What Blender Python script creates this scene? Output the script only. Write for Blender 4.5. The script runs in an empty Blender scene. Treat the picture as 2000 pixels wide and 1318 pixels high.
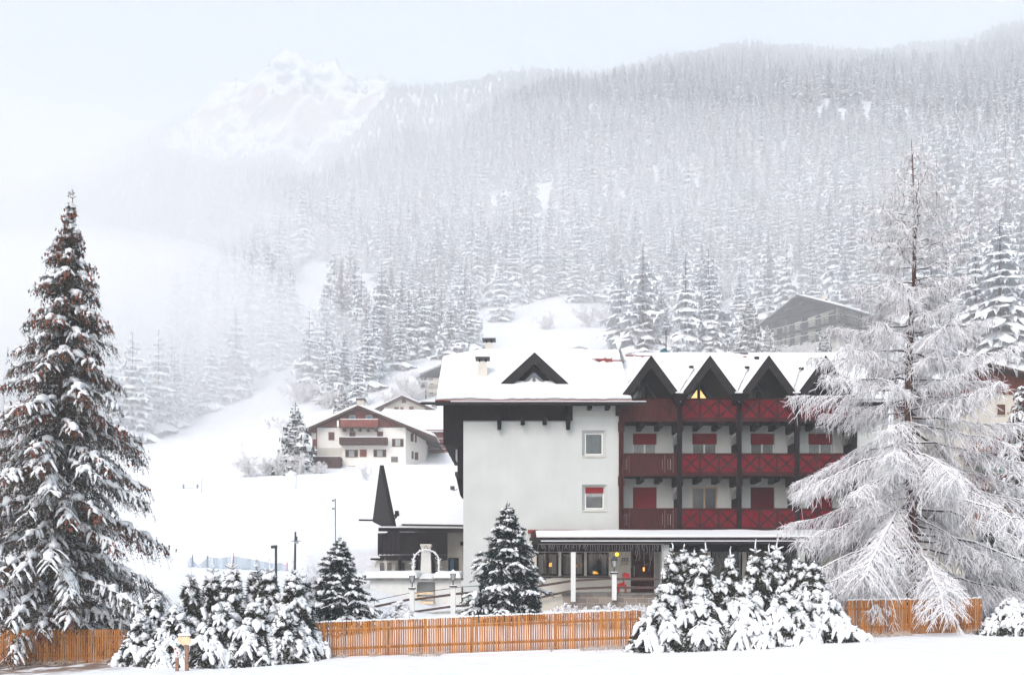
import bpy, math, random
import numpy as np
from mathutils import Vector, Matrix
SC = bpy.context.scene
COL = SC.collection
R = math.radians
# ---------------------------------------------------------------- camera
CZ = 3.2            # eye height above the scene's zero level
F = 1900.0          # focal length in photo pixels (photo 2000 x 1318)
HOR = 1120.0        # photo row of the horizon
cam = bpy.data.cameras.new("camera"); camo = bpy.data.objects.new("camera", cam); COL.objects.link(camo)
camo.location = (0, 0, CZ); camo.rotation_euler = (R(90), 0, 0)
cam.sensor_width = 36.0; cam.lens = 36.0 * F / 2000.0
cam.shift_y = (HOR - 659.0) / 2000.0
cam.clip_start = 0.5; cam.clip_end = 12000
SC.camera = camo
# ---------------------------------------------------------------- light
SUN_EL, SUN_AZ = 42.0, 205.0     # low winter sun behind thin cloud, over the camera's left shoulder
world = bpy.data.worlds.new("World"); SC.world = world; world.use_nodes = True
nt = world.node_tree; nt.nodes.clear()
sky = nt.nodes.new("ShaderNodeTexSky"); sky.sky_type = 'NISHITA'; sky.sun_disc = False
sky.sun_elevation = R(SUN_EL); sky.sun_rotation = R(SUN_AZ)
sky.air_density = 1.0; sky.dust_density = 2.5; sky.ozone_density = 1.0
hs = nt.nodes.new("ShaderNodeHueSaturation"); hs.inputs['Saturation'].default_value = 0.70; hs.inputs['Hue'].default_value = 0.47; hs.inputs['Value'].default_value = 1.0
bg = nt.nodes.new("ShaderNodeBackground"); bg.inputs['Strength'].default_value = 0.15
wo = nt.nodes.new("ShaderNodeOutputWorld")
nt.links.new(sky.outputs[0], hs.inputs['Color']); nt.links.new(hs.outputs[0], bg.inputs[0]); nt.links.new(bg.outputs[0], wo.inputs[0])
sd = bpy.data.lights.new("sun", 'SUN'); sd.energy = 0.5; sd.angle = R(20); sd.color = (1.0, 0.965, 0.92)
so = bpy.data.objects.new("sun", sd); COL.objects.link(so)
_a = R(SUN_AZ); _e = R(SUN_EL)
sdir = Vector((math.sin(_a) * math.cos(_e), math.cos(_a) * math.cos(_e), math.sin(_e)))
so.rotation_euler = sdir.to_track_quat('Z', 'Y').to_euler(); so.location = sdir * 60
SC.view_settings.view_transform = 'Standard'; SC.view_settings.look = 'None'
SC.view_settings.exposure = 0.94; SC.view_settings.gamma = 1.0
SC.render.use_persistent_data = False
cy = SC.cycles
cy.max_bounces = 9; cy.diffuse_bounces = 3; cy.glossy_bounces = 2; cy.transmission_bounces = 3
cy.transparent_max_bounces = 8; cy.volume_bounces = 6
cy.use_denoising = True; cy.sample_clamp_indirect = 4.0
try: cy.denoiser = 'OPENIMAGEDENOISE'; cy.denoising_input_passes = 'RGB_ALBEDO_NORMAL'; cy.denoising_prefilter = 'ACCURATE'
except Exception: pass

# ---------------------------------------------------------------- helpers
def Xa(px, Y): return (px - 1000.0) / F * Y
def Za(py, Y): return (HOR - py) / F * Y + CZ
def Wp(px, py, Y): return (Xa(px, Y), Y, Za(py, Y))
ORG = {}
def tag(o, label=None, cat=None, group=None, kind=None):
    if label: o["label"] = label
    if cat: o["category"] = cat
    if group: o["group"] = group
    if kind: o["kind"] = kind
    return o
def thing(name, loc, label, cat, group=None):
    o = bpy.data.objects.new(name, None); o.empty_display_size = 0.3
    COL.objects.link(o); o.location = loc; ORG[o.name] = Vector(loc)
    return tag(o, label, cat, group)
def _link(name, me, parent, origin):
    o = bpy.data.objects.new(name, me); COL.objects.link(o)
    if parent is not None:
        o.parent = parent; org = ORG[parent.name]
    else:
        org = Vector(origin) if origin is not None else Vector((0, 0, 0)); o.location = org
    ORG[o.name] = org
    return o, org
def mesh_np(name, V, faces, mats, parent=None, mi=None, smooth=False, origin=None):
    """V (n,3); faces: list of int arrays (m,k) with k = 3 or 4; mi: list of ints or arrays, one per face array"""
    me = bpy.data.meshes.new(name)
    V = np.asarray(V, dtype=np.float32)
    faces = [np.asarray(f, dtype=np.int32) for f in faces if len(f)]
    o, org = _link(name, me, parent, origin)
    V = V - np.array(org, dtype=np.float32)
    me.vertices.add(len(V)); me.vertices.foreach_set("co", V.ravel())
    tot = np.concatenate([np.full(len(f), f.shape[1], dtype=np.int32) for f in faces])
    idx = np.concatenate([f.ravel() for f in faces])
    me.loops.add(len(idx)); me.loops.foreach_set("vertex_index", idx)
    me.polygons.add(len(tot))
    st = np.zeros(len(tot), dtype=np.int32); st[1:] = np.cumsum(tot)[:-1]
    me.polygons.foreach_set("loop_start", st)
    for m in (mats if isinstance(mats, (list, tuple)) else [mats]): me.materials.append(m)
    if mi is not None:
        arr = np.concatenate([np.full(len(f), k, dtype=np.int32) if np.isscalar(k) else np.asarray(k, dtype=np.int32) for f, k in zip(faces, mi)])
        me.polygons.foreach_set("material_index", arr)
    if smooth:
        me.polygons.foreach_set("use_smooth", np.ones(len(tot), dtype=bool))
    me.update(calc_edges=True); me.validate()
    return o
class MB:
    """collects shapes, builds one mesh object"""
    def __init__(s, xf=None): s.v = []; s.f = []; s.m = []; s.xf = xf
    def _add(s, vs, fs, m=0):
        b = len(s.v)
        for p in vs:
            p = Vector(p)
            if s.xf is not None: p = s.xf @ p
            s.v.append(tuple(p))
        for f in fs: s.f.append(tuple(b + i for i in f)); s.m.append(m)
    def box(s, x0, x1, y0, y1, z0, z1, m=0):
        if x1 < x0: x0, x1 = x1, x0
        if y1 < y0: y0, y1 = y1, y0
        if z1 < z0: z0, z1 = z1, z0
        s._add([(x0,y0,z0),(x1,y0,z0),(x1,y1,z0),(x0,y1,z0),(x0,y0,z1),(x1,y0,z1),(x1,y1,z1),(x0,y1,z1)],
               [(0,3,2,1),(4,5,6,7),(0,1,5,4),(1,2,6,5),(2,3,7,6),(3,0,4,7)], m); return s
    def quad(s, a, b, c, d, m=0): s._add([a,b,c,d], [(0,1,2,3)], m); return s
    def tri(s, a, b, c, m=0): s._add([a,b,c], [(0,1,2)], m); return s
    def bar(s, a, b, w, h, m=0, up=(0,0,1)):
        a = Vector(a); b = Vector(b); t = (b - a).normalized(); u = Vector(up)
        sd_ = t.cross(u)
        if sd_.length < 1e-4: sd_ = t.cross(Vector((0,1,0)))
        sd_.normalize(); u = sd_.cross(t).normalized()
        sd_ *= w / 2; u *= h / 2
        s._add([a-sd_-u,a+sd_-u,a+sd_+u,a-sd_+u,b-sd_-u,b+sd_-u,b+sd_+u,b-sd_+u],
               [(0,1,2,3),(7,6,5,4),(0,4,5,1),(1,5,6,2),(2,6,7,3),(3,7,4,0)], m); return s
    def tube(s, pts, r, n=8, m=0, r1=None):
        pts = [Vector(p) for p in pts]; K = len(pts); base = []
        vs = []
        for i, p in enumerate(pts):
            t = (pts[min(i+1,K-1)] - pts[max(i-1,0)]).normalized()
            a = t.cross(Vector((0,0,1)))
            if a.length < 1e-3: a = Vector((1,0,0))
            a.normalize(); c = a.cross(t).normalized()
            rr = r if r1 is None else r + (r1 - r) * i / max(K-1, 1)
            for k in range(n):
                q = 2*math.pi*k/n; vs.append(p + a*math.cos(q)*rr + c*math.sin(q)*rr)
        fs = []
        for i in range(K-1):
            for k in range(n):
                fs.append((i*n+k, i*n+(k+1)%n, (i+1)*n+(k+1)%n, (i+1)*n+k))
        fs.append(tuple(range(n-1,-1,-1))); fs.append(tuple((K-1)*n+k for k in range(n)))
        s._add(vs, fs, m); return s
    def prism(s, poly, y0, y1, m=0):
        """poly: list of (x,z) counter-clockwise seen from -y; extruded along y"""
        n = len(poly)
        vs = [(x, y0, z) for x, z in poly] + [(x, y1, z) for x, z in poly]
        fs = [tuple(range(n)), tuple(range(2*n-1, n-1, -1))]
        for i in range(n): j = (i+1) % n; fs.append((i, i+n, j+n, j))
        s._add(vs, fs, m); return s
    def extr(s, poly, d, m=0):
        """poly: 3-D points, extruded by the vector d"""
        n = len(poly); d = Vector(d)
        vs = [Vector(p) for p in poly] + [Vector(p) + d for p in poly]
        fs = [tuple(range(n)), tuple(range(2*n-1, n-1, -1))]
        for i in range(n): j = (i+1) % n; fs.append((i, i+n, j+n, j))
        s._add(vs, fs, m); return s
    def build(s, name, mats, parent=None, origin=None, smooth=False, bevel=0.0):
        me = bpy.data.meshes.new(name)
        o, org = _link(name, me, parent, origin)
        me.from_pydata([tuple(Vector(p) - org) for p in s.v], [], s.f)
        for m in (mats if isinstance(mats, (list, tuple)) else [mats]): me.materials.append(m)
        for p, k in zip(me.polygons, s.m): p.material_index = k; p.use_smooth = smooth
        import bmesh
        bm = bmesh.new(); bm.from_mesh(me); bmesh.ops.recalc_face_normals(bm, faces=bm.faces[:]); bm.to_mesh(me); bm.free()
        if bevel > 0:
            b = o.modifiers.new("bevel", 'BEVEL'); b.width = bevel; b.segments = 2; b.limit_method = 'ANGLE'
        return o
def copy_thing(o, loc, label=None, rotz=None, scale=None, group=None):
    c = o.copy(); COL.objects.link(c); c.location = loc
    if rotz is not None: c.rotation_euler = (0, 0, rotz)
    if scale is not None: c.scale = scale if hasattr(scale, '__len__') else (scale,)*3
    if label: c["label"] = label
    if group: c["group"] = group
    def rec(src, dst):
        for ch in list(src.children):
            d = ch.copy(); COL.objects.link(d); d.parent = dst; rec(ch, d)
    rec(o, c)
    return c

# ---------------------------------------------------------------- materials
def mat(name, base, rough=0.8, var=0.0, vscale=3.0, bump=0.0, bscale=30.0, metal=0.0, spec=0.3, stretch=None, c2=None, detail=4.0):
    m = bpy.data.materials.new(name); m.use_nodes = True; n = m.node_tree; b = n.nodes["Principled BSDF"]
    b.inputs['Roughness'].default_value = rough; b.inputs['Metallic'].default_value = metal
    b.inputs['Specular IOR Level'].default_value = spec
    b.inputs['Base Color'].default_value = (*base, 1)
    if var > 0 or bump > 0 or c2:
        tc = n.nodes.new("ShaderNodeTexCoord"); mp = n.nodes.new("ShaderNodeMapping"); n.links.new(tc.outputs['Object'], mp.inputs[0])
        if stretch: mp.inputs['Scale'].default_value = stretch
    if var > 0 or c2:
        nz = n.nodes.new("ShaderNodeTexNoise"); nz.inputs['Scale'].default_value = vscale; nz.inputs['Detail'].default_value = detail
        n.links.new(mp.outputs[0], nz.inputs['Vector'])
        rp = n.nodes.new("ShaderNodeValToRGB"); rp.color_ramp.elements[0].position = 0.32; rp.color_ramp.elements[1].position = 0.68
        lo = [max(0, c*(1-var)) for c in base]; hi = list(c2) if c2 else [min(1, c*(1+var)) for c in base]
        rp.color_ramp.elements[0].color = (*lo, 1); rp.color_ramp.elements[1].color = (*hi, 1)
        n.links.new(nz.outputs['Fac'], rp.inputs[0]); n.links.new(rp.outputs[0], b.inputs['Base Color'])
    if bump > 0:
        nb = n.nodes.new("ShaderNodeTexNoise"); nb.inputs['Scale'].default_value = bscale; nb.inputs['Detail'].default_value = 5
        n.links.new(mp.outputs[0], nb.inputs['Vector'])
        bp = n.nodes.new("ShaderNodeBump"); bp.inputs['Strength'].default_value = bump; bp.inputs['Distance'].default_value = 0.05
        n.links.new(nb.outputs['Fac'], bp.inputs['Height']); n.links.new(bp.outputs[0], b.inputs['Normal'])
    return m
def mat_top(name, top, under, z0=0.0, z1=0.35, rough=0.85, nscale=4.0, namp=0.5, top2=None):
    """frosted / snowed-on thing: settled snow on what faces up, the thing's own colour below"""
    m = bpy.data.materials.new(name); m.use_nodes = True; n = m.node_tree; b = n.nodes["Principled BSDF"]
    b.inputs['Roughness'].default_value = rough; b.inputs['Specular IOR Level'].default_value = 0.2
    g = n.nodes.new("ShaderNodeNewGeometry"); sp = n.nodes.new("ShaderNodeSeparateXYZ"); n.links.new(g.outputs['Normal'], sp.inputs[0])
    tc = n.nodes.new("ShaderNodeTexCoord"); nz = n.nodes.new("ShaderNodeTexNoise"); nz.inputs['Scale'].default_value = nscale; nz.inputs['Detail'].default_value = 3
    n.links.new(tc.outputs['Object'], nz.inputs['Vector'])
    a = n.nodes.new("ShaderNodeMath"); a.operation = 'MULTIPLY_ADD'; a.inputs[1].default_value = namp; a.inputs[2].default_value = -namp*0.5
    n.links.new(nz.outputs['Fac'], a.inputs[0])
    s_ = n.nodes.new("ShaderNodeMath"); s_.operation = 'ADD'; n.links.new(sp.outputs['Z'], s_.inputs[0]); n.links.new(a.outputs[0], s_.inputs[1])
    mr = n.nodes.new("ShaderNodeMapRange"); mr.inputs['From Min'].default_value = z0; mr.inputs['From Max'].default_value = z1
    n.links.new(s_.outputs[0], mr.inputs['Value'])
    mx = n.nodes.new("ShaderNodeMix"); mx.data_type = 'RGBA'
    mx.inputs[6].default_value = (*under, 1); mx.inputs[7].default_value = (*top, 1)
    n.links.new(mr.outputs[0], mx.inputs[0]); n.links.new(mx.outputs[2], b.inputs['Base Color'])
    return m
def emis(name, col, st):
    m = bpy.data.materials.new(name); m.use_nodes = True; n = m.node_tree; b = n.nodes["Principled BSDF"]
    b.inputs['Base Color'].default_value = (*col, 1); b.inputs['Emission Color'].default_value = (*col, 1); b.inputs['Emission Strength'].default_value = st
    return m
M = {}
M['snow'] = mat("snow", (0.70, 0.715, 0.73), 0.75, bump=0.35, bscale=3.0, spec=0.25)
M['treesnow'] = mat("tree_snow", (0.76, 0.775, 0.80), 0.8, bump=0.5, bscale=14.0, spec=0.2)
M['plaster'] = mat("white_plaster", (0.475, 0.497, 0.478), 0.9, var=0.05, vscale=0.7, bump=0.25, bscale=60, c2=(0.505, 0.525, 0.508))
M['cream'] = mat("cream_plaster", (0.55, 0.52, 0.46), 0.9, var=0.05, vscale=0.8, bump=0.2, bscale=50)
M['beige'] = mat("beige_plaster", (0.50, 0.46, 0.40), 0.9, var=0.10, vscale=1.5, bump=0.2, bscale=50)
M['fascia'] = mat("dark_fascia_board", (0.020, 0.0175, 0.018), 0.7, var=0.25, vscale=2.0, bump=0.3, bscale=12, stretch=(1,1,4), spec=0.06)
M['dark'] = mat("dark_stained_timber", (0.009, 0.0055, 0.007), 0.7, var=0.4, vscale=3.0, bump=0.4, bscale=10, stretch=(4,4,1), spec=0.06)
M['darkred'] = mat("dark_red_brown_timber", (0.048, 0.011, 0.010), 0.65, var=0.4, vscale=2.5, bump=0.4, bscale=14, stretch=(5,5,0.8), spec=0.06)
M['red'] = mat("dark_red_board", (0.135, 0.004, 0.012), 0.55, var=0.25, vscale=2.0, bump=0.2, bscale=16, stretch=(4,4,1), spec=0.06)
M['lattice'] = mat("brown_lattice_timber", (0.040, 0.010, 0.011), 0.65, var=0.3, vscale=4.0, spec=0.06)
M['blind'] = mat("red_roller_shutter", (0.21, 0.014, 0.020), 0.55, var=0.08, vscale=1.0, spec=0.06)
M['blind2'] = mat("deep_red_roller_shutter", (0.10, 0.003, 0.010), 0.5, var=0.1, vscale=1.0, spec=0.06)
M['white'] = mat("white_paint", (0.62, 0.62, 0.60), 0.5)
M['glass'] = mat("dark_window_glass", (0.03, 0.035, 0.045), 0.12, spec=0.8, var=0.4, vscale=2.5)
M['curtain'] = mat("net_curtain", (0.30, 0.31, 0.31), 0.9, var=0.18, vscale=5.0, stretch=(8, 8, 0.3))
M['curtain2'] = mat("warm_net_curtain", (0.30, 0.26, 0.22), 0.9, var=0.22, vscale=5.0, stretch=(8, 8, 0.3))
M['greyframe'] = mat("grey_blue_window_frame", (0.10, 0.115, 0.14), 0.5)
M['wood'] = mat("varnished_larch_wood", (0.37, 0.135, 0.032), 0.6, var=0.35, vscale=1.2, bump=0.3, bscale=10, stretch=(14, 14, 0.6), c2=(0.51, 0.225, 0.066), spec=0.06)
M['lightwood'] = mat("light_wood", (0.62, 0.47, 0.30), 0.7, var=0.2, vscale=4)
M['postwood'] = mat("weathered_post_wood", (0.25, 0.14, 0.09), 0.8, var=0.3, vscale=6)
M['metal'] = mat("dark_metal", (0.045, 0.045, 0.05), 0.5, metal=0.3)
M['greymetal'] = mat("grey_metal", (0.25, 0.26, 0.28), 0.5, metal=0.5)
M['tile'] = mat("red_roof_tile", (0.22, 0.045, 0.04), 0.8, var=0.35, vscale=8, bump=0.5, bscale=12, spec=0.06)
M['trunk'] = mat("conifer_bark", (0.11, 0.055, 0.04), 0.9, var=0.5, vscale=3, bump=0.8, bscale=16, stretch=(3,3,1))
M['concrete'] = mat("grey_concrete", (0.16, 0.15, 0.14), 0.9, var=0.3, vscale=3)
M['needle'] = mat("spruce_needles", (0.015, 0.024, 0.016), 0.8, var=0.5, vscale=1.2, c2=(0.050, 0.052, 0.036))
M['needle_blue'] = mat("blue_spruce_needles", (0.006, 0.018, 0.019), 0.8, var=0.45, vscale=2.5, c2=(0.018, 0.042, 0.040))
M['cone'] = mat("spruce_cones", (0.16, 0.05, 0.032), 0.8, var=0.4, vscale=2, c2=(0.28, 0.10, 0.06))
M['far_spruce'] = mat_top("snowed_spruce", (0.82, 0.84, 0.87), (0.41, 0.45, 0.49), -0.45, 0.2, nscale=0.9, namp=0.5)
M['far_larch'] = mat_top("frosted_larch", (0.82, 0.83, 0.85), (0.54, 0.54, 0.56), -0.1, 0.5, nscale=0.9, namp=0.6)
M['frost'] = mat_top("hoar_frosted_twig", (0.86, 0.86, 0.885), (0.54, 0.50, 0.52), -0.65, 0.1, nscale=3.0, namp=0.4)
M['frostpale'] = mat_top('pale_frosted_twig', (0.84, 0.84, 0.86), (0.62, 0.59, 0.60), -0.7, 0.2, nscale=3.0, namp=0.4)
M['frostdark'] = mat_top("snow_lined_bough", (0.88, 0.88, 0.90), (0.07, 0.045, 0.04), 0.05, 0.45, nscale=3.0, namp=0.4)

def add_streaks(m, top, low, col, amt):
    n = m.node_tree; b = n.nodes["Principled BSDF"]; g = n.nodes.new("ShaderNodeNewGeometry"); mp = n.nodes.new("ShaderNodeMapping"); mp.inputs['Scale'].default_value = (2.2, 2.2, 0.16)
    n.links.new(g.outputs['Position'], mp.inputs[0]); z = n.nodes.new("ShaderNodeTexNoise"); z.inputs['Scale'].default_value = 1.6; z.inputs['Detail'].default_value = 6; n.links.new(mp.outputs[0], z.inputs['Vector'])
    r = n.nodes.new("ShaderNodeMapRange"); r.inputs['From Min'].default_value = 0.47; r.inputs['From Max'].default_value = 0.72; r.inputs['To Max'].default_value = amt; n.links.new(z.outputs['Fac'], r.inputs['Value'])
    sp = n.nodes.new("ShaderNodeSeparateXYZ"); n.links.new(g.outputs['Position'], sp.inputs[0])
    h = n.nodes.new("ShaderNodeMapRange"); h.inputs['From Min'].default_value = low; h.inputs['From Max'].default_value = top; h.inputs['To Min'].default_value = 0.25; n.links.new(sp.outputs['Z'], h.inputs['Value'])
    mu = n.nodes.new("ShaderNodeMath"); mu.operation = 'MULTIPLY'; n.links.new(r.outputs[0], mu.inputs[0]); n.links.new(h.outputs[0], mu.inputs[1])
    mx = n.nodes.new("ShaderNodeMix"); mx.data_type = 'RGBA'; mx.inputs[7].default_value = (*col, 1); src = b.inputs['Base Color'].links[0].from_socket
    n.links.new(src, mx.inputs[6]); n.links.new(mu.outputs[0], mx.inputs[0]); n.links.new(mx.outputs[2], b.inputs['Base Color'])
add_streaks(M['plaster'], 11.5, 4.0, (0.40, 0.41, 0.39), 0.24)
def noise2(x, y, seed=0, octs=5, f0=1.0, gain=0.5, ridged=False):
    """value noise on numpy arrays"""
    out = np.zeros_like(x, dtype=np.float64); amp = 1.0; f = f0; tot = 0.0
    for o in range(octs):
        xi = np.floor(x*f).astype(np.int64); yi = np.floor(y*f).astype(np.int64); xf = x*f - xi; yf = y*f - yi
        u = xf*xf*(3-2*xf); v = yf*yf*(3-2*yf)
        def h(a, b):
            k = (a*374761393 + b*668265263 + (seed+o*17)*144665) & 0xffffffff
            k = ((k ^ (k >> 13)) * 1274126177) & 0xffffffff
            return ((k ^ (k >> 16)) & 0xffff) / 65535.0
        n_ = (h(xi,yi)*(1-u)+h(xi+1,yi)*u)*(1-v) + (h(xi,yi+1)*(1-u)+h(xi+1,yi+1)*u)*v
        if ridged: n_ = 1 - np.abs(2*n_-1)
        out += amp*n_; tot += amp; amp *= gain; f *= 2.03
    return out/tot
# ---------------------------------------------------------------- terrain
TPX = np.array([-900., 0, 300, 600, 850, 1100, 1350, 1600, 2000, 2900])
TY = np.array([-60., 20, 32.6, 38, 45, 52, 60, 75, 90, 118, 150, 200, 260, 300, 450, 700, 1000, 1300, 1500, 1700, 2100])
TZ = np.array([
 [-3.3,-3.1,-3.0,-2.9,-2.7,-2.6,-2.5,-2.4,-2.3,-2.2],
 [-3.15,-3.1,-2.98,-2.88,-2.72,-2.56,-2.38,-2.18,-2.05,-1.95],
 [-3.15,-3.05,-2.95,-2.86,-2.70,-2.53,-2.35,-2.13,-2.0,-1.9],
 [-2.4,-2.3,-2.2,-2.15,-2.1,-2.0,-2.0,-1.95,-1.9,-1.7],
 [-0.9,-0.8,-0.8,-1.3,-1.9,-1.8,-1.7,-1.6,-1.5,-1.0],
 [0.0,0.1,0.15,-0.3,-1.9,-1.2,-1.1,-1.1,-1.0,-0.4],
 [0.7,0.75,0.8,0.6,-1.0,-0.6,-0.5,-0.3,0,0.6],
 [3.0,3.0,3.0,3.0,2.6,2,2,2.6,3,3.2],
 [6.3,6.2,6.2,6.3,6.0,6,6,6.5,7,7],
 [11.5,11.5,12.0,12.8,12.9,14,14.5,16,17,17],
 [17.5,18,18.5,21,23.5,28,30,31,33,34],
 [26,27,32,42,44,46,47,47.5,52,54],
 [42,45,52,66,69,71,68,76,84,86],
 [52,55,68,88,91,94,92,102,112,116],
 [95,105,130,155,165,182,186,200,205,208],
 [160,185,235,268,300,335,350,355,360,372],
 [240,290,350,395,445,495,515,530,545,560],
 [330,400,470,535,640,655,675,700,715,735],
 [400,470,545,615,700,725,740,760,780,800],
 [450,540,640,870,740,770,780,800,800,820],
 [380,480,560,780,700,700,700,700,700,700]])
# skyline of the bare ground as photo rows
RPX = np.array([-900,-100,0,100,200,320,400,430,480,520,560,610,650,700,760,850,920,1000,1060,1150,1200,1300,1400,1460,1550,1700,1850,1890,1950,2000,2200,2900.])
RPY = np.array([470,400,375,350,310,250,228,212,190,160,138,152,158,190,182,178,168,152,148,157,148,128,108,100,108,108,102,88,66,58,30,-60.])
def _interp_px(px, row): return np.interp(px, TPX, row)
def _hermite(y, ys, zs):
    k = np.clip(np.searchsorted(ys, y) - 1, 0, len(ys)-2)
    m = np.zeros_like(zs)
    d = (zs[1:]-zs[:-1])/(ys[1:]-ys[:-1])[:,None]
    m[1:-1] = np.where(d[1:]*d[:-1] > 0, 2*d[1:]*d[:-1]/(d[1:]+d[:-1]+1e-12), 0); m[0] = d[0]; m[-1] = d[-1]
    return k, m
def base_z(px, Y):
    """ground height relative to the eye, on arrays"""
    px = np.asarray(px, float); Y = np.asarray(Y, float)
    cols = np.stack([np.interp(px, TPX, r) for r in TZ])      # (rows, N)
    k, m = _hermite(Y, TY, cols)
    n = np.arange(len(px)); y0 = TY[k]; y1 = TY[k+1]; h = y1-y0; t = np.clip((Y-y0)/h, 0, 1)
    z0 = cols[k, n]; z1 = cols[k+1, n]; m0 = m[k, n]*h; m1 = m[k+1, n]*h
    return (2*t**3-3*t**2+1)*z0 + (t**3-2*t**2+t)*m0 + (-2*t**3+3*t**2)*z1 + (t**3-t**2)*m1
_gp = np.linspace(-900, 2900, 400)
_gy = np.linspace(300, 2100, 220)
_PP, _YY = np.meshgrid(_gp, _gy)
_E = (base_z(_PP.ravel(), _YY.ravel()).reshape(_PP.shape) / _YY).max(axis=0)
_want = (HOR - np.interp(_gp, RPX, RPY)) / F
_fac = _want / _E
def _sm(a, b, x): t = np.clip((x-a)/(b-a), 0, 1); return t*t*(3-2*t)
def ground(X, Y):
    """world height of the ground at world X, Y (arrays)"""
    X = np.atleast_1d(np.asarray(X, float)); Y = np.atleast_1d(np.asarray(Y, float))
    px = X/np.maximum(Y, 30.0)*F + 1000.0
    z = base_z(px, Y)
    f = 1 + (np.interp(px, _gp, _fac) - 1)*_sm(300, 1000, Y)
    z = z*f
    amp = _sm(110, 500, Y)
    z = z + amp*(noise2(X, Y, 3, 4, 1/90.) - 0.5)*16 + _sm(60, 130, Y)*(noise2(X, Y, 5, 3, 1/22.)-0.5)*1.2
    z = z + (noise2(X, Y, 9, 4, 1/6.)-0.5)*0.24*_sm(-10, 30, Y)
    # craggy rock face under the left summit
    rk = _sm(1330, 1480, Y)*(1-_sm(1800, 1950, Y))*_sm(340, 430, px)*(1-_sm(730, 840, px))
    z = z + rk*((noise2(X, Y, 21, 7, 1/110., 0.6, True)-0.55)*120)
    rr = _sm(1250, 1450, Y)*(noise2(X, Y, 31, 5, 1/40., 0.55)-0.5)*14
    z = z + rr
    return z + CZ
def gz(x, y): return float(ground([x], [y])[0])

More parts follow.
